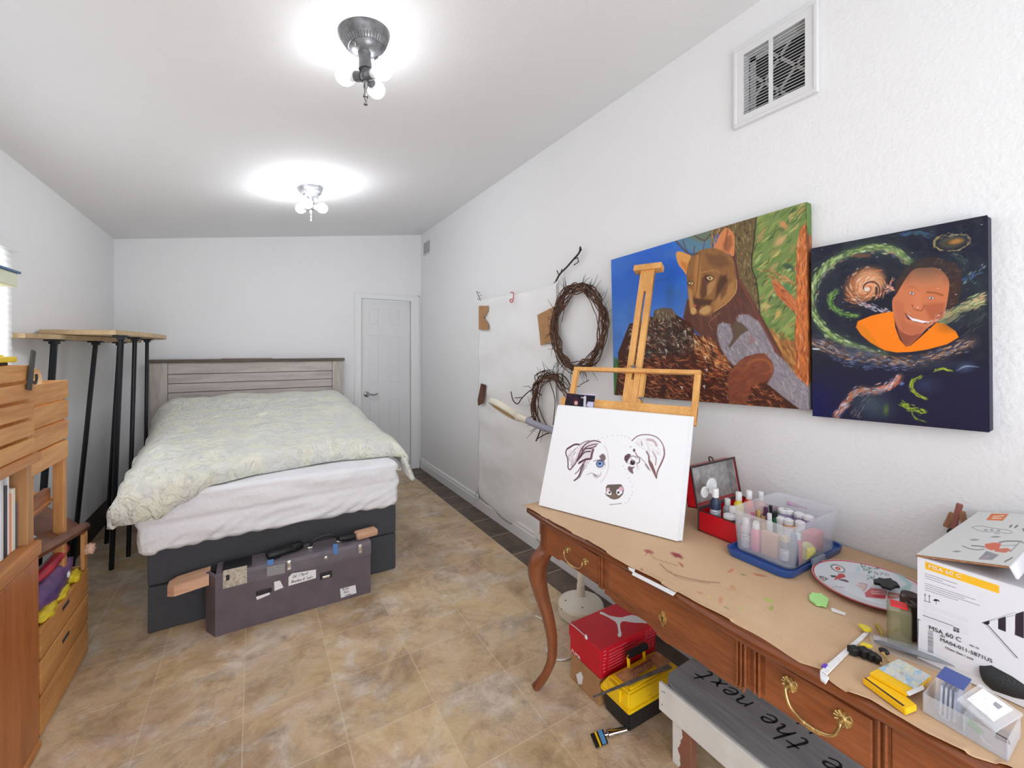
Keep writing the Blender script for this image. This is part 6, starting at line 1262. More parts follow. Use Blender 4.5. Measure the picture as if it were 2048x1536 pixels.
# socket tool with hang tag
tp = [on_z(a, b, .004) for a, b in ((1181, 1470), (1206, 1460), (1216, 1487), (1192, 1497))]
ST = thing('socket_bar', 'short chrome socket bar with a black yellow and blue hang tag', 'tool', (tp[0]+tp[2])/2*1.0)
bm = nb(); prism(bm, tp, (0, 0, .004)); tg = obj('hang_tag', bm, blackm, ST)
def lerp(a, b, t): return a+(b-a)*t
for t0, t1_, m_, nm in ((.30, .44, yel, 'yellow_band'), (.56, .88, mat('tag_blue', (96, 158, 214), .5), 'blue_band')):
    bm = nb(); prism(bm, [lerp(tp[0], tp[1], t0), lerp(tp[0], tp[1], t1_), lerp(tp[3], tp[2], t1_), lerp(tp[3], tp[2], t0)], (0, 0, .0055)); obj(nm, bm, m_, tg)
e0 = (tp[1]+tp[2])/2+Vector((0, 0, .008)); e1 = on_z(1252, 1461, .01); e1.z = .014; bm = nb(); dv = (e1-e0); tube(bm, [e0-dv*.05, e0+dv*.08, e0+dv*.1, e0+dv*.30, e0+dv*.32, e1], [.006, .007, .013, .013, .0105, .0105], 12); obj('chrome_bar', bm, mat('chrome', (200, 198, 194), .12, metal=1), ST, True)
# bench with a painted sign board as its top
BN = thing('bench', 'low bench with a chipped white apron and a lettered grey top under the table', 'bench', (1.42, .5, 0))
greyw = wood('weathered_grey_board', (172, 172, 174), (138, 138, 142), 'Y', .75, 5); chip = mat('chipped_white_paint', (232, 232, 230), .6, var=.06, scale=14)
bm = nb(); pts = [(1.25, -.1), (1.25, .985), (1.262, 1.012), (1.30, 1.036), (1.60, 1.045), (1.60, -.1)]; prism(bm, [(x, y, .238) for x, y in pts], (0, 0, .020)); obj('top_board', bm, greyw, BN)
bm = nb(); b2(bm, (1.236, -.1, .158), (1.250, 1.03, .256), .003); fa = obj('front_apron', bm, chip, BN)
for px, py in ((1325, 1383), (1329, 1385), (1324, 1409)): bm = nb(); c = on_x(px, py, 1.236); cyl(bm, c+Vector((.001, 0, 0)), c+Vector((-.0006, 0, 0)), .003, n=8); obj('nail', bm, mat('nail_grey', (140, 140, 142), .5) if 'nail_grey' not in bpy.data.materials else bpy.data.materials['nail_grey'], fa)
bm = nb(); b2(bm, (1.252, 1.01, .158), (1.56, 1.024, .236), .002); obj('end_apron', bm, chip, BN)
def chipleg():
    m = mat('chipped_leg', (232, 232, 230), .6); N, L = nodes(m); b = N['Principled BSDF']; tc = N.new('ShaderNodeTexCoord'); n = N.new('ShaderNodeTexNoise'); n.inputs['Scale'].default_value = 22; n.inputs['Detail'].default_value = 5; L.new(tc.outputs['Object'], n.inputs[0])
    sp = N.new('ShaderNodeSeparateXYZ'); L.new(tc.outputs['Object'], sp.inputs[0]); mm = N.new('ShaderNodeMath'); mm.operation = 'MULTIPLY_ADD'; mm.inputs[1].default_value = -14; mm.inputs[2].default_value = 6.6; L.new(sp.outputs['Y'], mm.inputs[0])
    ad = N.new('ShaderNodeMath'); L.new(mm.outputs[0], ad.inputs[0]); L.new(n.outputs['Fac'], ad.inputs[1]); r = N.new('ShaderNodeValToRGB'); L.new(ad.outputs[0], r.inputs[0]); e = r.color_ramp.elements; e[0].position = .74; e[1].position = .76; e[0].color = (*lin((232, 232, 230)), 1); e[1].color = (*lin((146, 96, 78)), 1); L.new(r.outputs[0], b.inputs['Base Color']); return m
cl_ = chipleg()
for y in (.965, .05):
    for x in (1.268, 1.55): bm = nb(); b2(bm, (x-.016, y-.055, 0), (x+.016, y+.02, .237), .003); obj('leg', bm, cl_, BN)
pk = mat('black_paint_pen', (24, 24, 26), .7)
handwrite('e the next', .082, BN, pk, (1.432, .545, .258), (0, 1, 0), (-1, 0, 0), .10, 'hand_lettering', gap=.09)
handwrite('lt  y r', .082, BN, pk, (1.545, .62, .258), (0, 1, 0), (-1, 0, 0), .10, 'hand_lettering', gap=.09)
# ================================================================== THINGS ON THE TABLE
Z0 = TZ+.0034
def bottle(x, y, z, h, r, body, cap, label, cat='paint bottle', lab=None, grp=None, capr=.62, caph=.2, jar=False):
    t = thing('paint_jar' if jar else 'paint_bottle', label, 'paint jar' if jar else cat, (x, y, z), grp); bm = nb(); hb = h*(1-caph)
    if jar: lathe(bm, [(r*.9, 0), (r, h*.06), (r, h*.84), (r*.85, h*.87)], (x, y, z), 18)
    else: lathe(bm, [(r*.92, 0), (r, h*.03), (r, hb*.80), (r*.9, hb*.90), (r*capr*.9, hb*.98), (r*capr*.9, hb)], (x, y, z), 18)
    obj('body', bm, body, t, True)
    bm = nb(); k = r*(1.04 if jar else capr); z1 = z+(h*.85 if jar else hb); lathe(bm, [(k, 0), (k, (z+h-z1)*.85), (k*.9, z+h-z1)], (x, y, z1), 18)
    if jar: tube(bm, [(x+k*.72*math.cos(2*PI*i/16), y+k*.72*math.sin(2*PI*i/16), z+h+.0003) for i in range(16)], .0011, 4, closed=True)
    obj('lid' if jar else 'cap', bm, cap, t, True)
    if lab: bm = nb(); lathe(bm, [(r*1.012, 0), (r*1.012, hb*.52)], (x, y, z+hb*.15), 18, cap=False); obj('label', bm, lab, t, True)
    return t
def pm(n, c, r=.35): return bpy.data.materials.get(n) or mat(n, c, r)
wc = pm('white_cap', (240, 240, 242)); lbw = mat('bottle_label', (228, 230, 236), .6, col2=(150, 156, 170), scale=60, stretch=(1, 1, 3))
# red metal box
RB = thing('metal_box', 'red metal box with its grey lined lid open, full of paint bottles', 'box', (1.56, .925, Z0))
rm = mat('red_enamel', (204, 16, 34), .3); ri = mat('dark_rim', (78, 66, 68), .35, metal=.6); gi = mat('mottled_grey_lining', (172, 170, 168), .5, var=.25, scale=45, detail=6)
rx0, rx1, ry0, ry1, rz1 = 1.42, 1.70, .85, 1.0, .843
bm = nb()
b2(bm, (rx0, ry0, Z0), (rx0+.003, ry1, rz1), .001); b2(bm, (rx1-.003, ry0, Z0), (rx1, ry1, rz1)); b2(bm, (rx0, ry0, Z0), (rx1, ry0+.003, rz1)); b2(bm, (rx0, ry1-.003, Z0), (rx1, ry1, rz1)); b2(bm, (rx0, ry0, Z0), (rx1, ry1, Z0+.003)); obj('tub', bm, rm, RB)
bm = nb(); tube(bm, [(rx0, ry0, rz1), (rx1, ry0, rz1), (rx1, ry1, rz1), (rx0, ry1, rz1)], .0035, 6, closed=True); tube(bm, [(rx0, ry0, Z0+.003), (rx1, ry0, Z0+.003), (rx1, ry1, Z0+.003), (rx0, ry1, Z0+.003)], .0025, 6, closed=True); tube(bm, [(rx0, ry0, Z0), (rx0, ry0, rz1)], .003, 6); tube(bm, [(rx0, ry1, Z0), (rx0, ry1, rz1)], .003, 6); obj('rim', bm, ri, RB)
ML = Matrix.Translation((rx0, ry1+.004, rz1+.004)) @ Matrix.Rotation(math.radians(-11), 4, 'X')
bm = nb(); lw, lh, ldp = rx1-rx0, .15, .042
for a, b in (((0, ldp-.003, 0), (lw, ldp, lh)), ((0, 0, 0), (.003, ldp, lh)), ((lw-.003, 0, 0), (lw, ldp, lh)), ((0, 0, 0), (lw, ldp, .003)), ((0, 0, lh-.003), (lw, ldp, lh))):
    c = (Vector(a)+Vector(b))/2; s_ = Vector(b)-Vector(a); box(bm, c, s_, 0, M=ML)
li = obj('lid', bm, rm, RB)
bm = nb(); box(bm, (lw/2, ldp-.0045, lh/2), (lw-.008, .002, lh-.008), 0, M=ML); box(bm, (lw-.0045, ldp/2, lh/2), (.002, ldp-.006, lh-.008), 0, M=ML); box(bm, (lw/2, ldp/2, lh-.0045), (lw-.008, ldp-.006, .002), 0, M=ML); obj('lid_lining', bm, gi, li)
bm = nb(); tube(bm, [ML @ Vector(q) for q in ((0, 0, 0), (lw, 0, 0), (lw, 0, lh), (0, 0, lh))], .005, 6, closed=True); obj('lid_rim', bm, ri, li)
bm = nb(); tube(bm, smooth_line([ML @ Vector(q) for q in ((.12, 0, lh), (.12, .002, lh+.016), (.13, .006, lh+.022), (.143, .004, lh+.016), (.143, .0, lh))], 3), .003, 5); obj('clasp', bm, ri, li)
bottle(1.452, .953, Z0+.003, .162, .0185, pm('dark_blue_paint', (40, 56, 84)), wc, 'dark blue paint bottle with a white label at the front of the red box', lab=lbw)
bottle(1.520, .905, Z0+.003, .150, .017, pm('yellow_paint', (240, 212, 40)), wc, 'yellow paint bottle with a white cap in the red box')
bottle(1.560, .890, Z0+.003, .153, .017, pm('orange_paint', (240, 96, 30)), wc, 'orange paint bottle with a white cap in the red box')
bottle(1.605, .872, Z0+.003, .146, .016, pm('peach_paint', (236, 160, 120)), wc, 'peach paint bottle farthest right in the red box')
bottle(1.480, .905, Z0+.003, .105, .017, pm('teal_paint', (40, 150, 170)), wc, 'teal bottle beside the dark blue one in the red box')
bottle(1.448, .895, Z0+.003, .085, .020, pm('black_paint', (30, 28, 30)), wc, 'low black jar at the front corner of the red box', jar=True)
bottle(1.515, .945, Z0+.003, .115, .017, pm('pale_grey_paint', (196, 200, 206)), wc, 'pale grey bottle behind the teal one in the red box')
bottle(1.560, .930, Z0+.003, .112, .016, pm('cream_paint', (226, 214, 190)), wc, 'cream bottle between the yellow bottle and the open lid')
for (x, z, r, lb) in ((1.450, .905, .021, 'smaller round white disc leaning inside the red box lid'), (1.492, .922, .030, 'larger round white disc leaning inside the red box lid')):
    bm = nb(); cyl(bm, (x, .998, z), (x, .994, z), r, n=28); tube(bm, [(x+r*.9*math.cos(2*PI*i/20), .9935, z+r*.9*math.sin(2*PI*i/20)) for i in range(20)], .002, 5, closed=True); tag(obj('white_disc', bm, wc), lb, 'disc')
# plastic bin on its blue lid
bl = mat('blue_plastic', (44, 84, 156), .3); BLd = thing('bin_lid', 'blue plastic lid lying under the clear bin of paint jars', 'lid', (1.515, .75, Z0))
def rrect(x0, x1, y0, y1, r, n=6):
    o = []
    for cx, cy, a in ((x1-r, y1-r, 0), (x0+r, y1-r, PI/2), (x0+r, y0+r, PI), (x1-r, y0+r, 1.5*PI)):
        for k in range(n+1): q = a+PI/2*k/n; o.append((cx+r*math.cos(q), cy+r*math.sin(q)))
    return o
def shell(bm, levels, close_bottom=True, th=0):
    R_ = [[bm.verts.new((x, y, z)) for x, y in rrect(*rc)] for z, rc in levels]
    for a, b in zip(R_, R_[1:]):
        for k in range(len(a)): bm.faces.new((a[k-1], a[k], b[k], b[k-1]))
    if close_bottom: bm.faces.new(R_[0])
    return R_
bm = nb(); shell(bm, [(Z0+.001, (1.345, 1.685, .652, .838, .03)), (Z0+.001, (1.335, 1.695, .645, .845, .035)), (Z0+.020, (1.331, 1.699, .641, .8485, .036)), (Z0+.020, (1.337, 1.693, .646, .843, .034)), (Z0+.010, (1.340, 1.690, .649, .840, .032)), (Z0+.010, (1.38, 1.65, .67, .83, .02))], False)
bm.faces.new([v for v in bm.verts][-28:]); bm.faces.new([v for v in bm.verts][:28]); obj('lid_tray', bm, bl, BLd, True, ang=50)
bm = nb(); box(bm, (1.50, .640, Z0+.022), (.075, .010, .020), .003); obj('clip', bm, mat('grey_clip', (128, 140, 158), .4), BLd)
clr = mat('frosted_plastic', (236, 238, 246), .25, alpha=.27, spec=.6); clr2 = mat('clear_plastic', (236, 240, 248), .1, alpha=.16, spec=.7)
BI = thing('plastic_bin', 'frosted clear plastic bin full of paint jars and bottles', 'bin', (1.505, .745, Z0+.012))
bx0, bx1, by0, by1 = 1.352, 1.664, .640, .842; zb, zt_ = Z0+.0125, .914
bm = nb(); shell(bm, [(zb, (bx0+.022, bx1-.02, by0+.018, by1-.018, .022)), (zb+.006, (bx0+.016, bx1-.015, by0+.013, by1-.013, .024)), (zt_-.014, (bx0+.006, bx1-.006, by0+.005, by1-.005, .028)), (zt_-.012, (bx0, bx1, by0, by1, .03)), (zt_, (bx0-.001, bx1+.001, by0-.001, by1+.001, .03)), (zt_, (bx0+.005, bx1-.005, by0+.005, by1-.005, .028)), (zt_-.010, (bx0+.0075, bx1-.0075, by0+.0065, by1-.0065, .027)), (zb+.008, (bx0+.018, bx1-.017, by0+.015, by1-.015, .023))])
bm.verts.ensure_lookup_table(); bm.faces.new(bm.verts[-28:]); obj('bin_body', bm, clr, BI, True, ang=50)
zj = zb+.0105
gridj = [((1556, 1015), 'farthest left'), ((1577, 1019.5), 'second from the left'), ((1599, 1026), 'third from the left'), ((1621, 1030), 'farthest right')]
lav = pm('lavender_paint', (176, 160, 196)); whp = pm('white_paint', (232, 232, 232))
for (px, py), w_ in gridj:
    q = on_z(px, py, .872); bottle(min(q.x, 1.625), min(q.y, .80), zj, .872-zj, .0155, lav, wc, 'white lidded jar, %s in the back row of the clear bin' % w_, jar=True, grp='white lidded jars')
for (px, py), w_ in (((1561, 1034), 'left'), ((1577, 1038.5), 'middle'), ((1600, 1043), 'right')):
    q = on_z(px, py, .866); bottle(q.x, q.y, zj, .866-zj, .0145, whp, wc, 'white lidded jar, %s in the front row of the clear bin' % w_, jar=True, grp='white lidded jars')
def pb(px, py, z, r, bc, cc, label, lab=None):
    q = on_z(px, py, z); return bottle(q.x, q.y, zj, z-zj, r, bc, cc, label, lab=lab, capr=.72, caph=.22)
pb(1532, 1014, .885, .009, pm('purple_paint', (88, 44, 84)), pm('purple_cap', (92, 48, 84)), 'bottle with a purple cap in the clear bin')
pb(1541, 1010.5, .880, .009, pm('black_paint', (30, 28, 30)), pm('black_cap', (36, 32, 44)), 'bottle with a black cap behind the purple one in the clear bin')
pb(1517, 1021, .880, .009, pm('gold_paint', (196, 158, 84)), pm('gold_cap', (206, 166, 96)), 'bottle with a gold cap in the clear bin')
pb(1505, 1024, .878, .009, pm('maroon_paint', (84, 20, 40)), pm('rose_cap', (190, 96, 120)), 'bottle with a rose topped black cap in the clear bin')
pb(1551, 1022, .884, .010, pm('green_paint', (20, 96, 66)), pm('dark_green_cap', (24, 40, 36)), 'bottle with a dark green cap in the clear bin')
pb(1539, 1027, .882, .010, whp, wc, 'white capped bottle in front of the green one in the clear bin')
pb(1527, 1033, .866, .009, pm('gold_paint', (196, 158, 84)), pm('bronze_cap', (180, 130, 70)), 'small bottle with a bronze cap in the clear bin')
def fb(x, y, h, r, bc, cc, label, lab=None, jar=False): return bottle(x, y, zj, h, r*1.22, bc, cc, label, lab=lab, jar=jar, capr=.7, caph=.2)
fb(1.393, .805, .094, .0115, pm('pearl_paint', (214, 208, 220)), wc, 'pearl coloured bottle against the left wall of the clear bin', lbw)
fb(1.392, .771, .090, .0120, pm('pink_paint', (236, 130, 160)), wc, 'pink bottle with a white cap at the front of the clear bin')
fb(1.417, .785, .085, .010, pm('pale_pink_paint', (240, 190, 200)), wc, 'pale pink bottle behind the pink one in the clear bin')
bm = nb(); b2(bm, (1.384, .702, zj), (1.405, .752, zj+.075), .003); tag(obj('tan_block', bm, mat('tan_block', (206, 156, 126), .6)), 'tan block standing at the front of the clear bin', 'block')
fb(1.392, .684, .080, .0105, pm('slate_paint', (92, 96, 120)), pm('sand_cap', (216, 190, 140)), 'slate bottle with a sand coloured cap in the clear bin', lbw)
fb(1.400, .663, .092, .0105, pm('navy_paint', (60, 74, 104)), pm('navy_cap', (80, 92, 124)), 'navy bottle at the near corner of the clear bin')
fb(1.432, .664, .086, .008, pm('scarlet_paint', (222, 62, 70)), wc, 'scarlet bottle with a white neck near the right wall of the clear bin')
bm = nb(); cyl(bm, (1.455, .664, zj+.022), (1.50, .668, zj+.022), .021, n=24); tag(obj('yellow_roll', bm, mat('pale_yellow_label', (226, 218, 120), .5)), 'pale yellow roll lying in the clear bin', 'roll')
bm = nb(); b2(bm, (1.53, .664, zj), (1.60, .70, zj+.06), .006); tag(obj('pink_pouch', bm, mat('salmon_pink', (230, 120, 124), .5)), 'salmon pink pouch in the back right of the clear bin', 'pouch')
q = on_z(1580, 1052, .845); bm = nb(); lathe(bm, [(.021, 0), (.022, .003), (.021, .006)], (q.x, q.y, .843), 24); tag(obj('amber_lid', bm, mat('amber_lid', (190, 120, 50), .35)), 'round amber lid near the front of the clear bin', 'lid')
bm = nb(); q0, q1 = on_z(1575, 1006, .885), on_z(1614, 1016, .878); tube(bm, [q0, q0.lerp(q1, .6), q0.lerp(q1, .62), q1], [.007, .007, .004, .004], 10); tag(obj('lilac_tube', bm, pm('lilac_tube', (190, 140, 176))), 'lilac paint tube lying across the jars at the back of the clear bin', 'paint tube')
# plate
PL = thing('plate', 'round painted plate with a red rim on the kraft paper', 'plate', (1.485, .502, Z0)); pc = Vector((1.485, .502, Z0)); PR = .137
bm = nb(); lathe(bm, [(PR*.55, .001), (PR*.6, .0), (PR*.97, .013), (PR, .015), (PR*.985, .0165)], pc, 56, cap=False); obj('underside', bm, mat('plate_rose_edge', (206, 70, 76), .3), PL, True)
P = []
for i in range(150):
    r = PR*(i+.02)/149.5; zz_ = .0045 if r < PR*.62 else .0045+(r/PR-.62)/.38*.0125; P.append([(pc.x+r*math.cos(2*PI*k/260), pc.y+r*math.sin(2*PI*k/260), pc.z+zz_) for k in range(261)])
p = Paint(P, (224, 228, 234)); rr = np.hypot(p.P.reshape(-1, 3)[:, 0]-pc.x, p.P.reshape(-1, 3)[:, 1]-pc.y)/PR
zp = lambda *q_: zm(1600, 1110, 8.192, q_)
p.put((p.noise(14, 3)-.45)*.8, (210, 220, 230)); p.put(((rr > .955))*1., (196, 52, 60)); p.put((rr > .985)*1., (232, 216, 214)); p.put(((rr > .90) & (rr < .955) & (p.gy > 1165))*.5, (232, 170, 170))
p.ell(*zp((620, 220))[0], 17, 7.5, (70, 74, 76), 1, .25, .35); p.ell(*zp((622, 220))[0], 13.5, 5.8, (236, 238, 240), 1, .15, .35); p.ell(*zp((622, 220))[0], 6, 3.6, (206, 60, 56), 1, .2, .35); p.ell(*zp((622, 220))[0], 2.5, 1.2, (240, 200, 196), 1, .4)
p.poly(zp((300, 345), (370, 345), (470, 395), (380, 430), (340, 400)), (86, 96, 92), .9, 2); p.ell(*zp((378, 390))[0], 4.5, 3.4, (226, 220, 220), 1, .3); p.ell(*zp((378, 390))[0], 2.4, 2, (190, 40, 50), 1, .4)
p.poly(zp((490, 330), (580, 335), (610, 370), (520, 365)), (60, 62, 66), 1, 1); p.poly(zp((640, 305), (720, 310), (750, 360), (640, 390), (550, 415), (600, 350)), (206, 40, 54), 1, 1.2); p.poly(zp((630, 390), (740, 400), (800, 430), (790, 450), (640, 410)), (96, 60, 76), 1, 1)
p.poly(zp((1160, 540), (1350, 560), (1440, 590), (1410, 720), (1080, 690), (1060, 620)), (200, 76, 84), 1, 2); p.poly(zp((1440, 600), (1640, 640), (1680, 700), (1430, 720)), (206, 96, 100), 1, 2); p.line(zp((1170, 590), (1380, 610), (1400, 650), (1180, 630), (1170, 590)), 1.3, (240, 216, 214), .9, sm=False); p.line(zp((1440, 590), (1400, 730)), 1.6, (240, 236, 232), 1); p.poly(zp((1450, 630), (1620, 665), (1620, 700), (1470, 680)), (206, 200, 170), .8, 1); p.line(zp((1200, 620), (1370, 640)), 1.2, (232, 170, 172), 1)
p.poly(zp((900, 480), (1100, 490), (1050, 600), (980, 540)), (216, 180, 176), .8, 3); p.line(zp((960, 460), (1100, 490), (1040, 590)), 1.2, (180, 70, 76), .8)
p.strokes(50, zp((1000, 150), (1100, 180), (1240, 300), (1220, 400), (1100, 400), (1120, 300), (1040, 240)), 80, 5, 1.1, [(40, 76, 66), (60, 110, 90), (30, 50, 46), (120, 160, 140)], .9); p.strokes(24, zp((1100, 200), (1300, 210), (1300, 230), (1120, 230)), 20, 4, 1, [(50, 70, 66), (80, 100, 90)], .9); p.strokes(22, zp((1240, 270), (1450, 310), (1460, 340), (1260, 320)), 70, 3, 1, [(50, 60, 60), (90, 110, 104)], .9)
p.ell(*zp((950, 230))[0], 6, 10, (176, 214, 222), .8, .8); p.poly(zp((1480, 230), (1700, 330), (1840, 480), (1780, 620), (1600, 560), (1760, 480), (1640, 380)), (160, 200, 200), .8, 6); p.strokes(22, zp((480, 500), (740, 520), (740, 550), (480, 530)), 15, 3, .9, [(130, 110, 110), (160, 80, 80)], .7)
p.mesh('painted_face', PL, .2, coat=.3)
# black star shaped clamp on the plate
bm = nb(); cs = zp((1200, 430), (1280, 430), (1290, 400), (1380, 430), (1490, 410), (1510, 450), (1590, 480), (1640, 550), (1560, 540), (1520, 560), (1500, 590), (1440, 570), (1340, 550), (1310, 500), (1210, 490))
prism(bm, [on_z(a, b, Z0+.022) for a, b in cs], (0, 0, .007)); bmesh.ops.bevel(bm, geom=bm.edges[:], offset=.0012, segments=2, affect='EDGES'); tag(obj('black_gripper', bm, blackm), 'black jagged plastic gripper lying on the painted plate', 'gripper')
# small loose things
gp = zp((195, 640), (270, 665), (350, 655), (385, 700), (465, 735), (460, 800), (430, 870), (350, 835), (270, 840), (235, 800), (150, 745), (150, 680), (190, 672))
bm = nb(); prism(bm, [on_z(a, b, Z0+.002) for a, b in gp], (0, 0, .006)); bmesh.ops.bevel(bm, geom=[e for e in bm.edges], offset=.0012, segments=2, affect='EDGES'); tag(obj('green_putty', bm, mat('lime_putty', (178, 236, 148), .6)), 'lime green lump of putty on the kraft paper near the plate', 'putty')
bm = nb(); prism(bm, [on_z(a, b, Z0) for a, b in zp((510, 895), (530, 890), (750, 975), (740, 995), (515, 920))], (0, 0, .004)); tag(obj('white_stick', bm, papw), 'short white stick beside the green putty', 'stick')
# clear dispenser with a red label
cdm = mat('smoky_clear_plastic', (150, 146, 112), .2, alpha=.5, spec=.6)
q = on_z(1803, 1296, Z0); CDs = thing('clear_dispenser', 'smoky clear plastic dispenser with a red square on top', 'dispenser', q); MD = Matrix.Translation(q+Vector((.012, .008, 0))) @ Matrix.Rotation(.35, 4, 'Z')
bm = nb(); box(bm, (0, 0, .045), (.046, .042, .088), .006, M=MD @ Matrix.Rotation(0, 4, 'Y')); obj('body', bm, cdm, CDs)
rp = [on_z(a, b, Z0+.0905) for a, b in ((1785, 1206), (1812, 1214), (1806, 1236), (1779, 1229))]; cc = sum(rp, Vector())/4; bm = nb(); box(bm, (0, 0, .0903), (.032, .030, .0025), .001, M=MD); obj('red_square', bm, mat('signal_red', (240, 30, 44), .4), CDs)
bm = nb(); qa, qb = on_z(1822, 1208, Z0+.09), on_z(1806, 1190, Z0+.12); tube(bm, [qa, qb], .0035, 8); ball(bm, qa, .010, (1.3, 1, .7)); tag(obj('small_lever', bm, mat('gun_metal', (90, 88, 84), .35, metal=.7), None, True), 'small dark lever behind the clear dispenser', 'lever')
bm = nb(); q = on_z(1825, 1285, Z0); lathe(bm, [(.018, 0), (.019, .09), (.017, .10)], (q.x+.022, q.y+.01, Z0), 20); tag(obj('dark_cylinder', bm, mat('dark_brown_cylinder', (58, 42, 36), .6), None, True), 'dark brown canister between the clear dispenser and the white carton', 'cylinder')  # plain dark brown upright cylinder, slightly narrower at the top
# yellow blades, white strip, black clip
def leaf(px, z, th, name, m, label, cat, grp=None):
    bm = nb(); prism(bm, [on_z(a, b, z) for a, b in px], (0, 0, th)); bmesh.ops.bevel(bm, geom=bm.edges[:], offset=th*.3, segments=2, affect='EDGES'); return tag(obj(name, bm, m), label, cat, grp)
yk = mat('clear_yellow', (232, 210, 30), .3); ol = mat('olive_yellow', (176, 150, 40), .35)
leaf([(1715, 1251), (1724, 1250), (1738, 1256), (1745, 1262), (1738, 1266), (1726, 1262)], Z0+.008, .004, 'yellow_scraper', yk, 'bright yellow leaf shaped scraper by the clear dispenser', 'scraper')
leaf([(1748, 1250), (1758, 1251), (1766, 1260), (1768, 1270), (1764, 1276), (1758, 1262), (1750, 1256)], Z0+.010, .005, 'olive_clip', ol, 'curved olive yellow clip beside the yellow blade', 'clip')
leaf([(1770, 1266), (1798, 1254), (1803, 1257), (1776, 1272)], Z0+.012, .003, 'olive_clip', ol, 'straight olive yellow clip in front of the clear dispenser', 'clip')
leaf([(1719, 1288), (1728, 1287), (1746, 1293), (1744, 1297), (1722, 1294)], Z0+.012, .003, 'yellow_scraper', yk, 'small yellow scraper above the black clip', 'scraper')
WSp = thing('white_strip', 'long white plastic strip with a purple mark lying across the paper edge', 'strip', on_z(1690, 1310, Z0))
bm = nb(); prism(bm, [on_z(a, b, Z0+.0005) for a, b in ((1733, 1263), (1738, 1267), (1653, 1352), (1640, 1344))], (0, 0, .003)); obj('strip', bm, papw, WSp)
bm = nb(); prism(bm, [on_z(a, b, Z0+.0008) for a, b in ((1643, 1334), (1649, 1329), (1656, 1333), (1650, 1340))], (0, 0, .0035)); obj('purple_mark', bm, mat('violet', (112, 70, 196), .5), WSp)
bm = nb(); prism(bm, [on_z(a, b, Z0+.0005) for a, b in ((1640, 1347), (1658, 1358), (1651, 1369), (1641, 1361))], (0, 0, .004)); obj('folded_end', bm, papw, WSp)
BK2 = thing('black_clip', 'black spring clip with brass prongs in front of the plastic sleeve', 'clip', on_z(1735, 1310, Z0))
bm = nb()
for px, py, sx, h in ((1708, 1300, .020, .016), (1728, 1306, .018, .020), (1741, 1311, .016, .018), (1752, 1315, .014, .016)):
    q = on_z(px, py, Z0+.01); box(bm, (q.x, q.y, Z0+h/2+.001), (sx, .018, h), .003, rz=-.5)
obj('jaws', bm, blackm, BK2)
for (a, b) in (((1756, 1318), (1764, 1330)), ((1766, 1306), (1777, 1324))): bm = nb(); tube(bm, [on_z(a[0], a[1], Z0+.008), on_z(b[0], b[1], Z0+.003)], [.004, .0015], 6); obj('prong', bm, brass, BK2, True)
bm = nb(); q = on_z(1768, 1304, Z0+.006); ball(bm, (q.x, q.y, Z0+.008), .007, (1, 1.4, .9)); obj('pivot', bm, blackm, BK2, True)
# long sleeve with blade and black handle
KN = thing('trimmer', 'long grey blade in a clear sleeve with a thick black handle', 'trimmer', on_z(1900, 1330, Z0))
q0 = on_z(1748, 1281, Z0+.010); q1 = on_z(1962, 1342, Z0+.022); q2 = on_z(1990, 1352, Z0+.030); q3 = on_z(2110, 1392, Z0+.030)
bm = nb(); tube(bm, [q0, q0.lerp(q1, .08), q0.lerp(q1, .5), q1], [.003, .008, .012, .013], 10, flat=.35); obj('blade', bm, mat('grey_blade', (128, 132, 140), .35, metal=.4, var=.25, scale=30), KN, True)
bm = nb(); tube(bm, [q0+Vector((.012, .004, .0)), q0.lerp(q1, .5)+Vector((.006, 0, .002)), q1+Vector((0, 0, .0))], [.010, .019, .024], 12, flat=.5); obj('clear_sleeve', bm, clr2, KN, True)
bm = nb(); tube(bm, [on_z(1972, 1346, Z0+.028), on_z(1982, 1349, Z0+.030), q3], [.021, .027, .030], 16); obj('handle', bm, mat('soft_black_grip', (38, 41, 44), .6, bump=.1, bscale=300), KN, True)
# clear flat bag lying around it
bm = nb(); G = [(1737, 1266), (1832, 1289), (1980, 1330), (2040, 1352), (2010, 1372), (1880, 1345), (1790, 1312), (1745, 1290)]; prism(bm, [on_z(a, b, Z0+.0015) for a, b in G], (0, 0, .0015)); tag(obj('plastic_film', bm, clr2), 'clear stiff plastic film under the black handled trimmer', 'plastic film')
# yellow pads and printed bag
yp = mat('pad_yellow', (250, 196, 20), .5)
YP = thing('card_pack', 'yellow card pack with a dark stripe, lowest of the flat packs', 'pack', on_z(1800, 1380, Z0)); c4 = [on_z(a, b, Z0+.012) for a, b in ((1725, 1356), (1811, 1419), (1834, 1410), (1757, 1346))]
bm = nb(); prism(bm, [q-Vector((0, 0, .0115)) for q in c4], (0, 0, .0115)); bmesh.ops.bevel(bm, geom=bm.edges[:], offset=.0012, segments=2, affect='EDGES'); obj('pack', bm, yp, YP)
e = (c4[1]-c4[0]); en_ = Vector((e.y, -e.x, 0)).normalized(); en_ = en_ if en_.x < 0 else -en_
bm = nb(); m0, m1 = c4[0].lerp(c4[1], .02), c4[0].lerp(c4[1], .92); ins = (c4[3]-c4[0]).normalized()*.003; prism(bm, [m0+ins*1+Vector((0, 0, .0002)), m1+ins*1+Vector((0, 0, .0002)), m1+ins*2.6+Vector((0, 0, .0002)), m0+ins*2.2+Vector((0, 0, .0002))], (0, 0, .0006)); obj('dark_stripe', bm, mat('umber', (74, 48, 40), .6), YP)
c5 = [on_z(a, b, Z0+.019) for a, b in ((1740, 1345), (1812, 1386), (1846, 1372), (1862, 1352), (1798, 1318))]
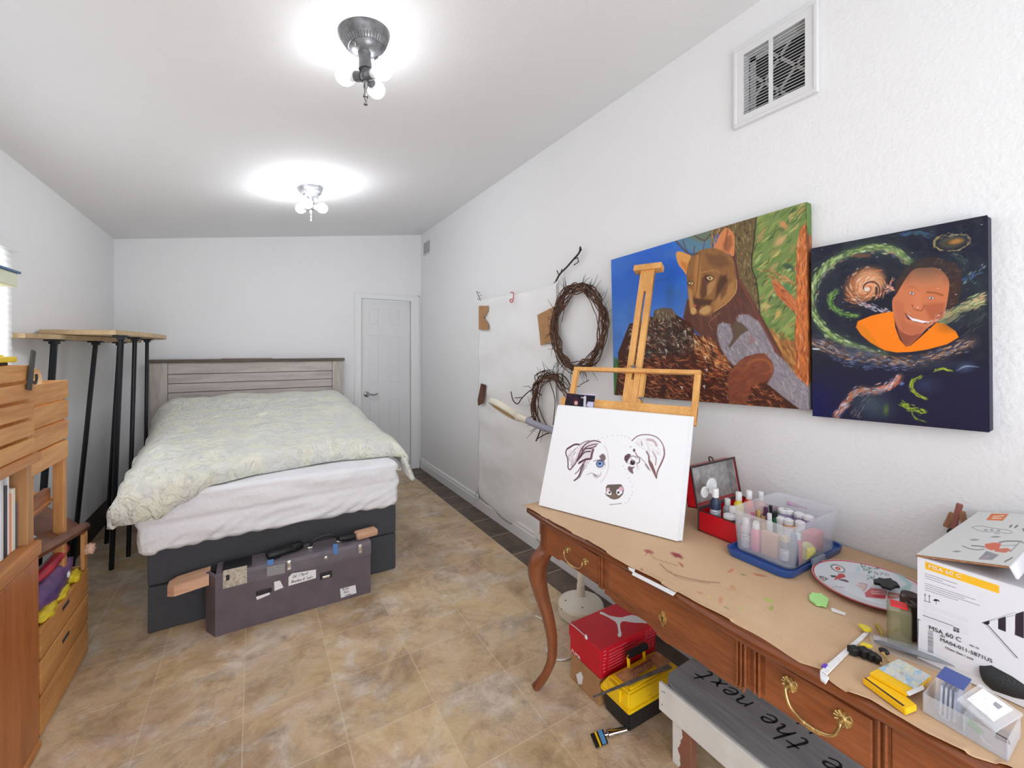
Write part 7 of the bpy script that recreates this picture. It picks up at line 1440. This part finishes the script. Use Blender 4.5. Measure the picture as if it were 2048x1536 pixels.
Y2 = thing('card_pack', 'yellow card pack in a printed clear bag, uppermost of the flat packs', 'pack', on_z(1800, 1350, Z0+.013)); bm = nb(); prism(bm, [q-Vector((0, 0, .006)) for q in c5], (0, 0, .006)); obj('pack', bm, yp, Y2)
P5 = Paint(quad(c5[0].lerp(c5[4], .26)+Vector((0, 0, .0006)), c5[1].lerp(c5[2], .5)+Vector((0, 0, .0006)), c5[3]+Vector((0, 0, .0006)), c5[4]+Vector((0, 0, .0006)), 90, 60), (214, 216, 216))
P5.put((P5.noise(9, 2)-.5)*3, (150, 196, 226)); P5.put((P5.noise(7, 9)-.55)*3, (232, 226, 180)); P5.put((P5.noise(5, 4)-.6)*3, (250, 250, 250)); P5.put((P5.noise(8, 6, 2)-.62)*3, (150, 150, 150)); P5.mesh('printed_bag', Y2, .2)
bm = nb(); prism(bm, [q+Vector((0, 0, .001)) for q in (c5[1].lerp(c5[2], .0), c5[2], c5[2].lerp(c5[1], .1)+ins*0+Vector((-.006, -.006, 0)), c5[1]+Vector((-.006, -.006, 0)))], (0, 0, .0012)); obj('white_seal', bm, papw, Y2)
# clear compartment case
CC = thing('clear_case', 'open clear plastic case with two compartments at the table edge', 'case', on_z(1930, 1440, Z0))
A_, B_, C_2 = on_z(1848, 1424, Z0), on_z(1928, 1470, Z0), on_z(2016, 1524, Z0); dx_ = Vector((.085, .0, 0)); hh_ = .034
def wall3(bm, a, b, h, t=.0016): d = (b-a).normalized(); n = Vector((-d.y, d.x, 0))*t; prism(bm, [a, b, b+n, a+n], (0, 0, h))
bm = nb()
for a, b in ((A_, B_), (B_, C_2), (A_, A_+dx_), (B_, B_+dx_), (C_2, C_2+dx_), (A_+dx_, C_2+dx_)): wall3(bm, a, b, hh_)
prism(bm, [A_, C_2, C_2+dx_, A_+dx_], (0, 0, .0015)); obj('case_tray', bm, clr, CC)
for a, b in ((A_, B_), (B_, C_2)):
    m_ = a.lerp(b, .5)+Vector((-.002, 0, .012)); bm = nb(); d = (b-a).normalized(); tube(bm, [m_-d*.006+Vector((0, 0, .006)), m_+Vector((-.002, 0, 0)), m_+d*.008+Vector((0, 0, -.001))], .0014, 5); obj('catch', bm, clr2, CC)
BC_ = thing('card_block', 'clear box of blue cards standing in the clear case', 'card box', on_z(1900, 1425, Z0)); a0, a1 = A_.lerp(B_, .22)+Vector((.010, 0, .003)), A_.lerp(B_, .90)+Vector((.010, 0, .003)); 
bm = nb(); prism(bm, [a0, a1, a1+Vector((.05, 0, 0)), a0+Vector((.05, 0, 0))], (.012, 0, .062)); obj('clear_box', bm, clr2, BC_)
bm = nb(); prism(bm, [a0+Vector((.012, 0, .061)), a1+Vector((.012, 0, .061)), a1+Vector((.060, 0, .061)), a0+Vector((.060, 0, .061))], (0, 0, .002)); obj('blue_top', bm, mat('indigo_card', (64, 84, 156), .4), BC_)
bm = nb()
for k in range(5):
    f = .2+.14*k; s0 = a0.lerp(a1, f)+Vector((.006+.006*k, 0, 0)); prism(bm, [s0, s0+Vector((.0, -.0035, 0)), s0+Vector((.03, -.0035, 0)), s0+Vector((.03, 0, 0))], (.008, 0, .048+.002*k))
obj('card', bm, mat('silver_blue_card', (140, 160, 200), .3, col2=(210, 216, 230), scale=60), BC_) if False else None
bm.free()
for k in range(4):
    bm = nb(); f = .15+.17*k; s0 = a0.lerp(a1, f)+Vector((.004, 0, 0)); prism(bm, [s0, s0+Vector((0, -.003, 0)), s0+Vector((.04, -.003, 0)), s0+Vector((.04, 0, 0))], (.010, 0, .050)); obj('card', bm, bpy.data.materials.get('silver_blue_card') or mat('silver_blue_card', (150, 168, 206), .3, col2=(214, 220, 232), scale=60), BC_)
WCd = thing('card_case', 'tilted clear card case with a white card resting in the clear case', 'card case', on_z(1980, 1430, Z0+.03)); w4 = [on_z(1914, 1402, Z0+.050), on_z(1990, 1466, Z0+.036), on_z(2046, 1432, Z0+.050), on_z(1960, 1372, Z0+.066)]
bm = nb(); prism(bm, w4, (0, 0, .004)); obj('clear_lid', bm, clr, WCd)
bm = nb(); cw4 = sum(w4, Vector())/4; prism(bm, [cw4+(q-cw4)*.70+Vector((.003, 0, .0048)) for q in w4], (0, 0, .0015)); wcx = obj('white_card', bm, papw, WCd)
bm = nb(); prism(bm, [cw4+(q-cw4)*.16+(w4[2]-cw4)*.25+Vector((.003, 0, .0066)) for q in w4], (0, 0, .0006)); obj('grey_slot', bm, mat('card_grey', (150, 150, 156), .6), wcx)
bm = nb(); g4 = [on_z(a, b, Z0+.010) for a, b in ((1938, 1438), (1968, 1466), (1958, 1468), (1932, 1446))]; prism(bm, g4, (0, 0, .003)); tag(obj('green_card', bm, mat('leaf_green', (84, 150, 60), .5)), 'small green card inside the clear case', 'card')
bm = nb(); g4 = [on_z(a, b, Z0+.022) for a, b in ((1992, 1470), (2018, 1484), (2020, 1490), (1990, 1476))]; prism(bm, g4, (0, 0, .004)); tag(obj('black_strip', bm, blackm), 'short black strip at the near corner of the clear case', 'strip')
BP = thing('blister_card', 'black backing card with white edge under the trimmer handle', 'card', on_z(2020, 1400, Z0)); bm = nb(); b4 = [on_z(a, b, Z0+.004) for a, b in ((1972, 1358), (2060, 1410), (2110, 1400), (2050, 1352))]; prism(bm, b4, (0, 0, .002)); obj('card_edge', bm, papw, BP)
bm = nb(); cb4 = sum(b4, Vector())/4; prism(bm, [cb4+(q-cb4)*.94+Vector((0, 0, .0021)) for q in b4], (0, 0, .001)); bk = obj('black_face', bm, blackm, BP)
for px in ((2028, 1388), (2036, 1386), (2042, 1391)): bm = nb(); q = on_z(px[0], px[1], Z0+.0085); box(bm, (q.x, q.y, Z0+.0078), (.006, .004, .001)); obj('gold_mark', bm, brass, bk)

# ================================================================== WHITE CARTON
MX, MY0, MY1, MZ = 1.240, -.16, .338, .992
MS = thing('saw_carton', 'white cardboard carton with a yellow bar and black lettering at the right edge', 'carton', (1.47, .1, Z0)); kr = mat('corrugated_edge', (158, 112, 80), .85, bump=.3, bscale=90); cwm = mat('white_carton', (228, 229, 236), .55)
bm = nb(); b2(bm, (MX, MY0, Z0), (1.71, MY1, MZ-.002), .002); obj('carton_body', bm, cwm, MS)
p = Paint(quad((MX-.0008, MY1-.001, Z0+.001), (MX-.0008, .10, Z0+.001), (MX-.0008, .10, MZ-.003), (MX-.0008, MY1-.001, MZ-.003), 330, 320), (228, 229, 236))
zq = lambda *q_: zm(1820, 1000, 4.654, q_)
p.poly(zq((140, 572), (830, 798), (830, 872), (140, 640)), (246, 190, 48), 1, .8)
p.poly(zq((668, 1142), (740, 1120), (740, 1150), (720, 1165)), (44, 38, 46), 1, .8); p.poly(zq((820, 1105), (893, 1082), (893, 1228), (820, 1200)), (52, 44, 54), 1, .8); p.poly(zq((980, 1060), (1061, 1035), (1061, 1290), (975, 1255)), (52, 44, 54), 1, .8); p.line(zq((740, 1125), (820, 1110)), .8, (150, 150, 160), 1); p.line(zq((893, 1090), (980, 1070)), 2.4, (190, 192, 202), 1); p.line(zq((720, 1160), (1000, 1470)), 1.5, (50, 44, 54), 1); p.line(zq((690, 1150), (980, 1470)), .6, (120, 118, 128), 1); p.line(zq((668, 1142), (980, 1045)), .8, (140, 138, 148), 1)
p.line(zq((76, 1108), (70, 1390)), 1.6, (40, 38, 44), 1); p.line(zq((76, 1110), (96, 1118)), 1, (40, 38, 44), 1)
for i, (y0_, n_l, ln) in enumerate(((684, 3, 290), (775, 4, 470))):
    for k in range(n_l): 
        L3 = ln*(1, .55, .9, .6)[k] if i == 0 else ln*(.98, .75, 1.0, .6)[k]; x_ = 140
        while x_ < 140+L3: w3 = random.uniform(14, 46); p.line(zq((x_, y0_+k*20+(x_-140)*.33), (x_+w3, y0_+k*20+(x_+w3-140)*.33)), .95, (96, 94, 104), .8); x_ += w3+7
for k in range(9): p.line(zq((125, 960+k*17+(14 if k > 2 else 0)), (540, 1110+k*17+(14 if k > 2 else 0))), .5, (190, 190, 200), .7)
x_ = 120
while x_ < 400: p.line(zq((x_, 1072+(x_-120)*.36), (x_+14, 1072+(x_-106)*.36)), 1.1, (60, 58, 66), .9); x_ += 19
for xx in (140, 180): p.line(zq((xx, 880+(xx-140)*.3), (xx, 940+(xx-140)*.3)), .9, (30, 28, 34), 1); p.poly(zq((xx-8, 885+(xx-140)*.3), (xx, 868+(xx-140)*.3), (xx+8, 890+(xx-140)*.3)), (30, 28, 34), 1)
p.line(zq((130, 938), (192, 955)), .8, (30, 28, 34), 1); p.poly(zq((212, 935), (235, 920), (262, 928), (284, 950), (248, 938), (246, 945)), (40, 38, 44), 1, .5, False); p.line(zq((245, 935), (243, 970)), .7, (40, 38, 44), 1)
for k in range(26): yb_ = 1212+k*8; p.line(zq((168, yb_), (214, yb_+14)), random.choice([.6, 1, 1.3]), (110, 110, 118), .9, sm=False)
p.poly(zq((404, 1180), (460, 1200), (460, 1238), (404, 1222)), (70, 68, 76), .9); p.line(zq((404, 1196), (460, 1216)), .8, (220, 220, 226), 1); p.line(zq((425, 1186), (430, 1230)), .8, (220, 220, 226), 1)
p.mesh('printed_front', MS, .5)
bk2 = mat('print_black', (36, 34, 40), .6)
def mtext(s, size, px, py, m=bk2, sx=1.): q = on_x(px, py, MX-.0012); text(s, size, MS, m, q, (0, -1, 0), (0, 0, 1), 'carton_lettering', sx=sx, ext=.0002)
a_ = zq((168, 628), (175, 1200), (280, 1310), (330, 1380), (284, 1268), (555, 1355))
mtext('MSA 60 C', .0105, *a_[0], printw, 1.15); mtext('MSA 60 C', .0125, *a_[1], sx=.95); mtext('MA04-011-5871US', .0105, *a_[2], sx=.92); mtext('Chain Saw / scie', .0062, *a_[3]); mtext('SET', .005, *a_[4]); mtext('AK 10', .005, *a_[5])
# lifted top flap with the picture
fl3 = [Vector((MX-.004, MY1+.001, MZ+.001)), Vector((MX-.004, .205, MZ+.034)), Vector((1.712, .205, MZ+.034)), Vector((1.712, MY1+.001, MZ+.001))]
nf = (fl3[1]-fl3[0]).cross(fl3[3]-fl3[0]).normalized(); nf = nf if nf.z > 0 else -nf
bm = nb(); prism(bm, fl3, -nf*.004); fo = obj('top_flap', bm, kr, MS)
p = Paint(quad(*[q+nf*.0004 for q in fl3], 150, 420), (222, 223, 222))
zf = lambda *q_: zm(1580, 1000, 4.376, q_)
p.poly(zf((1715, 175), (1762, 118), (1915, 122), (1862, 182)), (226, 122, 62), 1, .8); p.line(zf((1780, 145), (1870, 138)), 2, (244, 226, 214), .9); p.line(zf((1768, 160), (1850, 160)), 2, (244, 226, 214), .9)
p.line(zf((1590, 240), (1640, 228), (1700, 232), (1800, 250), (1900, 262), (1945, 285), (1900, 292), (1800, 280), (1700, 276), (1640, 262), (1590, 240)), .9, (120, 120, 126), .9)
for q in zf((1715, 262), (1765, 262), (1825, 268)): p.ell(q[0], q[1], 5, 2.5, (150, 150, 154), .9, .5)
for q, rx in ((zf((1460, 450))[0], 10), (zf((1615, 348))[0], 11), (zf((1800, 322))[0], 12)): p.ell(q[0], q[1], rx, 2.2, (150, 150, 154), .9, .4)
p.line(zf((1790, 292), (1830, 294)), 1.4, (130, 130, 134), .8); p.line(zf((1940, 222), (1925, 236)), 3, (90, 90, 96), .9); p.line(zf((1990, 224), (1970, 240)), 3, (90, 90, 96), .9); p.line(zf((2040, 254), (2048, 270)), 3, (80, 80, 86), .9)
p.line(zf((1510, 402), (1570, 425), (1640, 436), (1700, 430)), 1.6, (110, 112, 116), .9); p.line(zf((1590, 400), (1640, 402), (1700, 410)), 2.4, (130, 132, 134), .9)
p.poly(zf((1705, 385), (1790, 372), (1850, 380), (1830, 430), (1760, 440), (1710, 420)), (222, 112, 86), 1, 1.5); p.poly(zf((1790, 430), (1900, 420), (1940, 440), (1880, 462), (1790, 450)), (214, 120, 96), 1, 1.5); p.line(zf((1830, 370), (1900, 360), (2010, 362), (2040, 375)), 2.6, (128, 124, 126), .9); p.line(zf((2010, 370), (1960, 420), (1930, 452)), 2.2, (150, 150, 154), .9); p.line(zf((1850, 400), (1990, 395)), 1.6, (160, 160, 164), .8)
p.poly(zf((1720, 445), (1830, 480), (1770, 525), (1645, 520)), (150, 150, 158), 1, 1); p.line(zf((1690, 508), (1740, 490)), 2, (214, 170, 160), .8); p.line(zf((1880, 540), (1945, 505)), 3, (110, 110, 114), .8)
p.mesh('printed_flap_top', MS, .5)
bm = nb(); prism(bm, [(MX-.004, .205, MZ+.034), (MX-.004, .196, MZ+.014), (1.712, .196, MZ+.014), (1.712, .205, MZ+.034)], (0, -.003, 0)); obj('flap_tab', bm, cwm, MS)
bm = nb(); prism(bm, [(MX+.0, .185, MZ), (MX+.0, -.10, MZ+.09), (1.71, -.10, MZ+.09), (1.71, .185, MZ)], (0, 0, .005)); obj('rear_flap', bm, kr, MS)
# pegs and brushes behind the carton
q = (1.727, .372)
PGm = wood('peg_wood', (176, 132, 96), (140, 96, 66), 'Z', .6, 8)
bm = nb(); b2(bm, (1.70, .352, Z0), (1.738, .400, .925), .003); tag(obj('black_pouch', bm, blackm), 'black upright pouch between the carton and the wall', 'pouch')
for k, (dy, h, rx_, lb) in enumerate(((.020, .985, .18, 'taller reddish wooden peg sticking up behind the white carton'), (-.002, .965, -.12, 'rounded wooden peg right of the reddish one behind the carton'), (.034, .955, .3, 'leftmost slim wooden peg leaning behind the white carton'))):
    M_ = Matrix.Translation((1.715, .368+dy, .936)) @ Matrix.Rotation(rx_, 4, 'X'); bm = nb(); box(bm, (0, 0, (h-.936)/2+.005), (.008, .014, h-.936+.03), .003, M=M_); tag(obj('wooden_peg', bm, PGm if k else mat('reddish_peg', (150, 92, 80), .6)), lb, 'peg', 'wooden pegs')
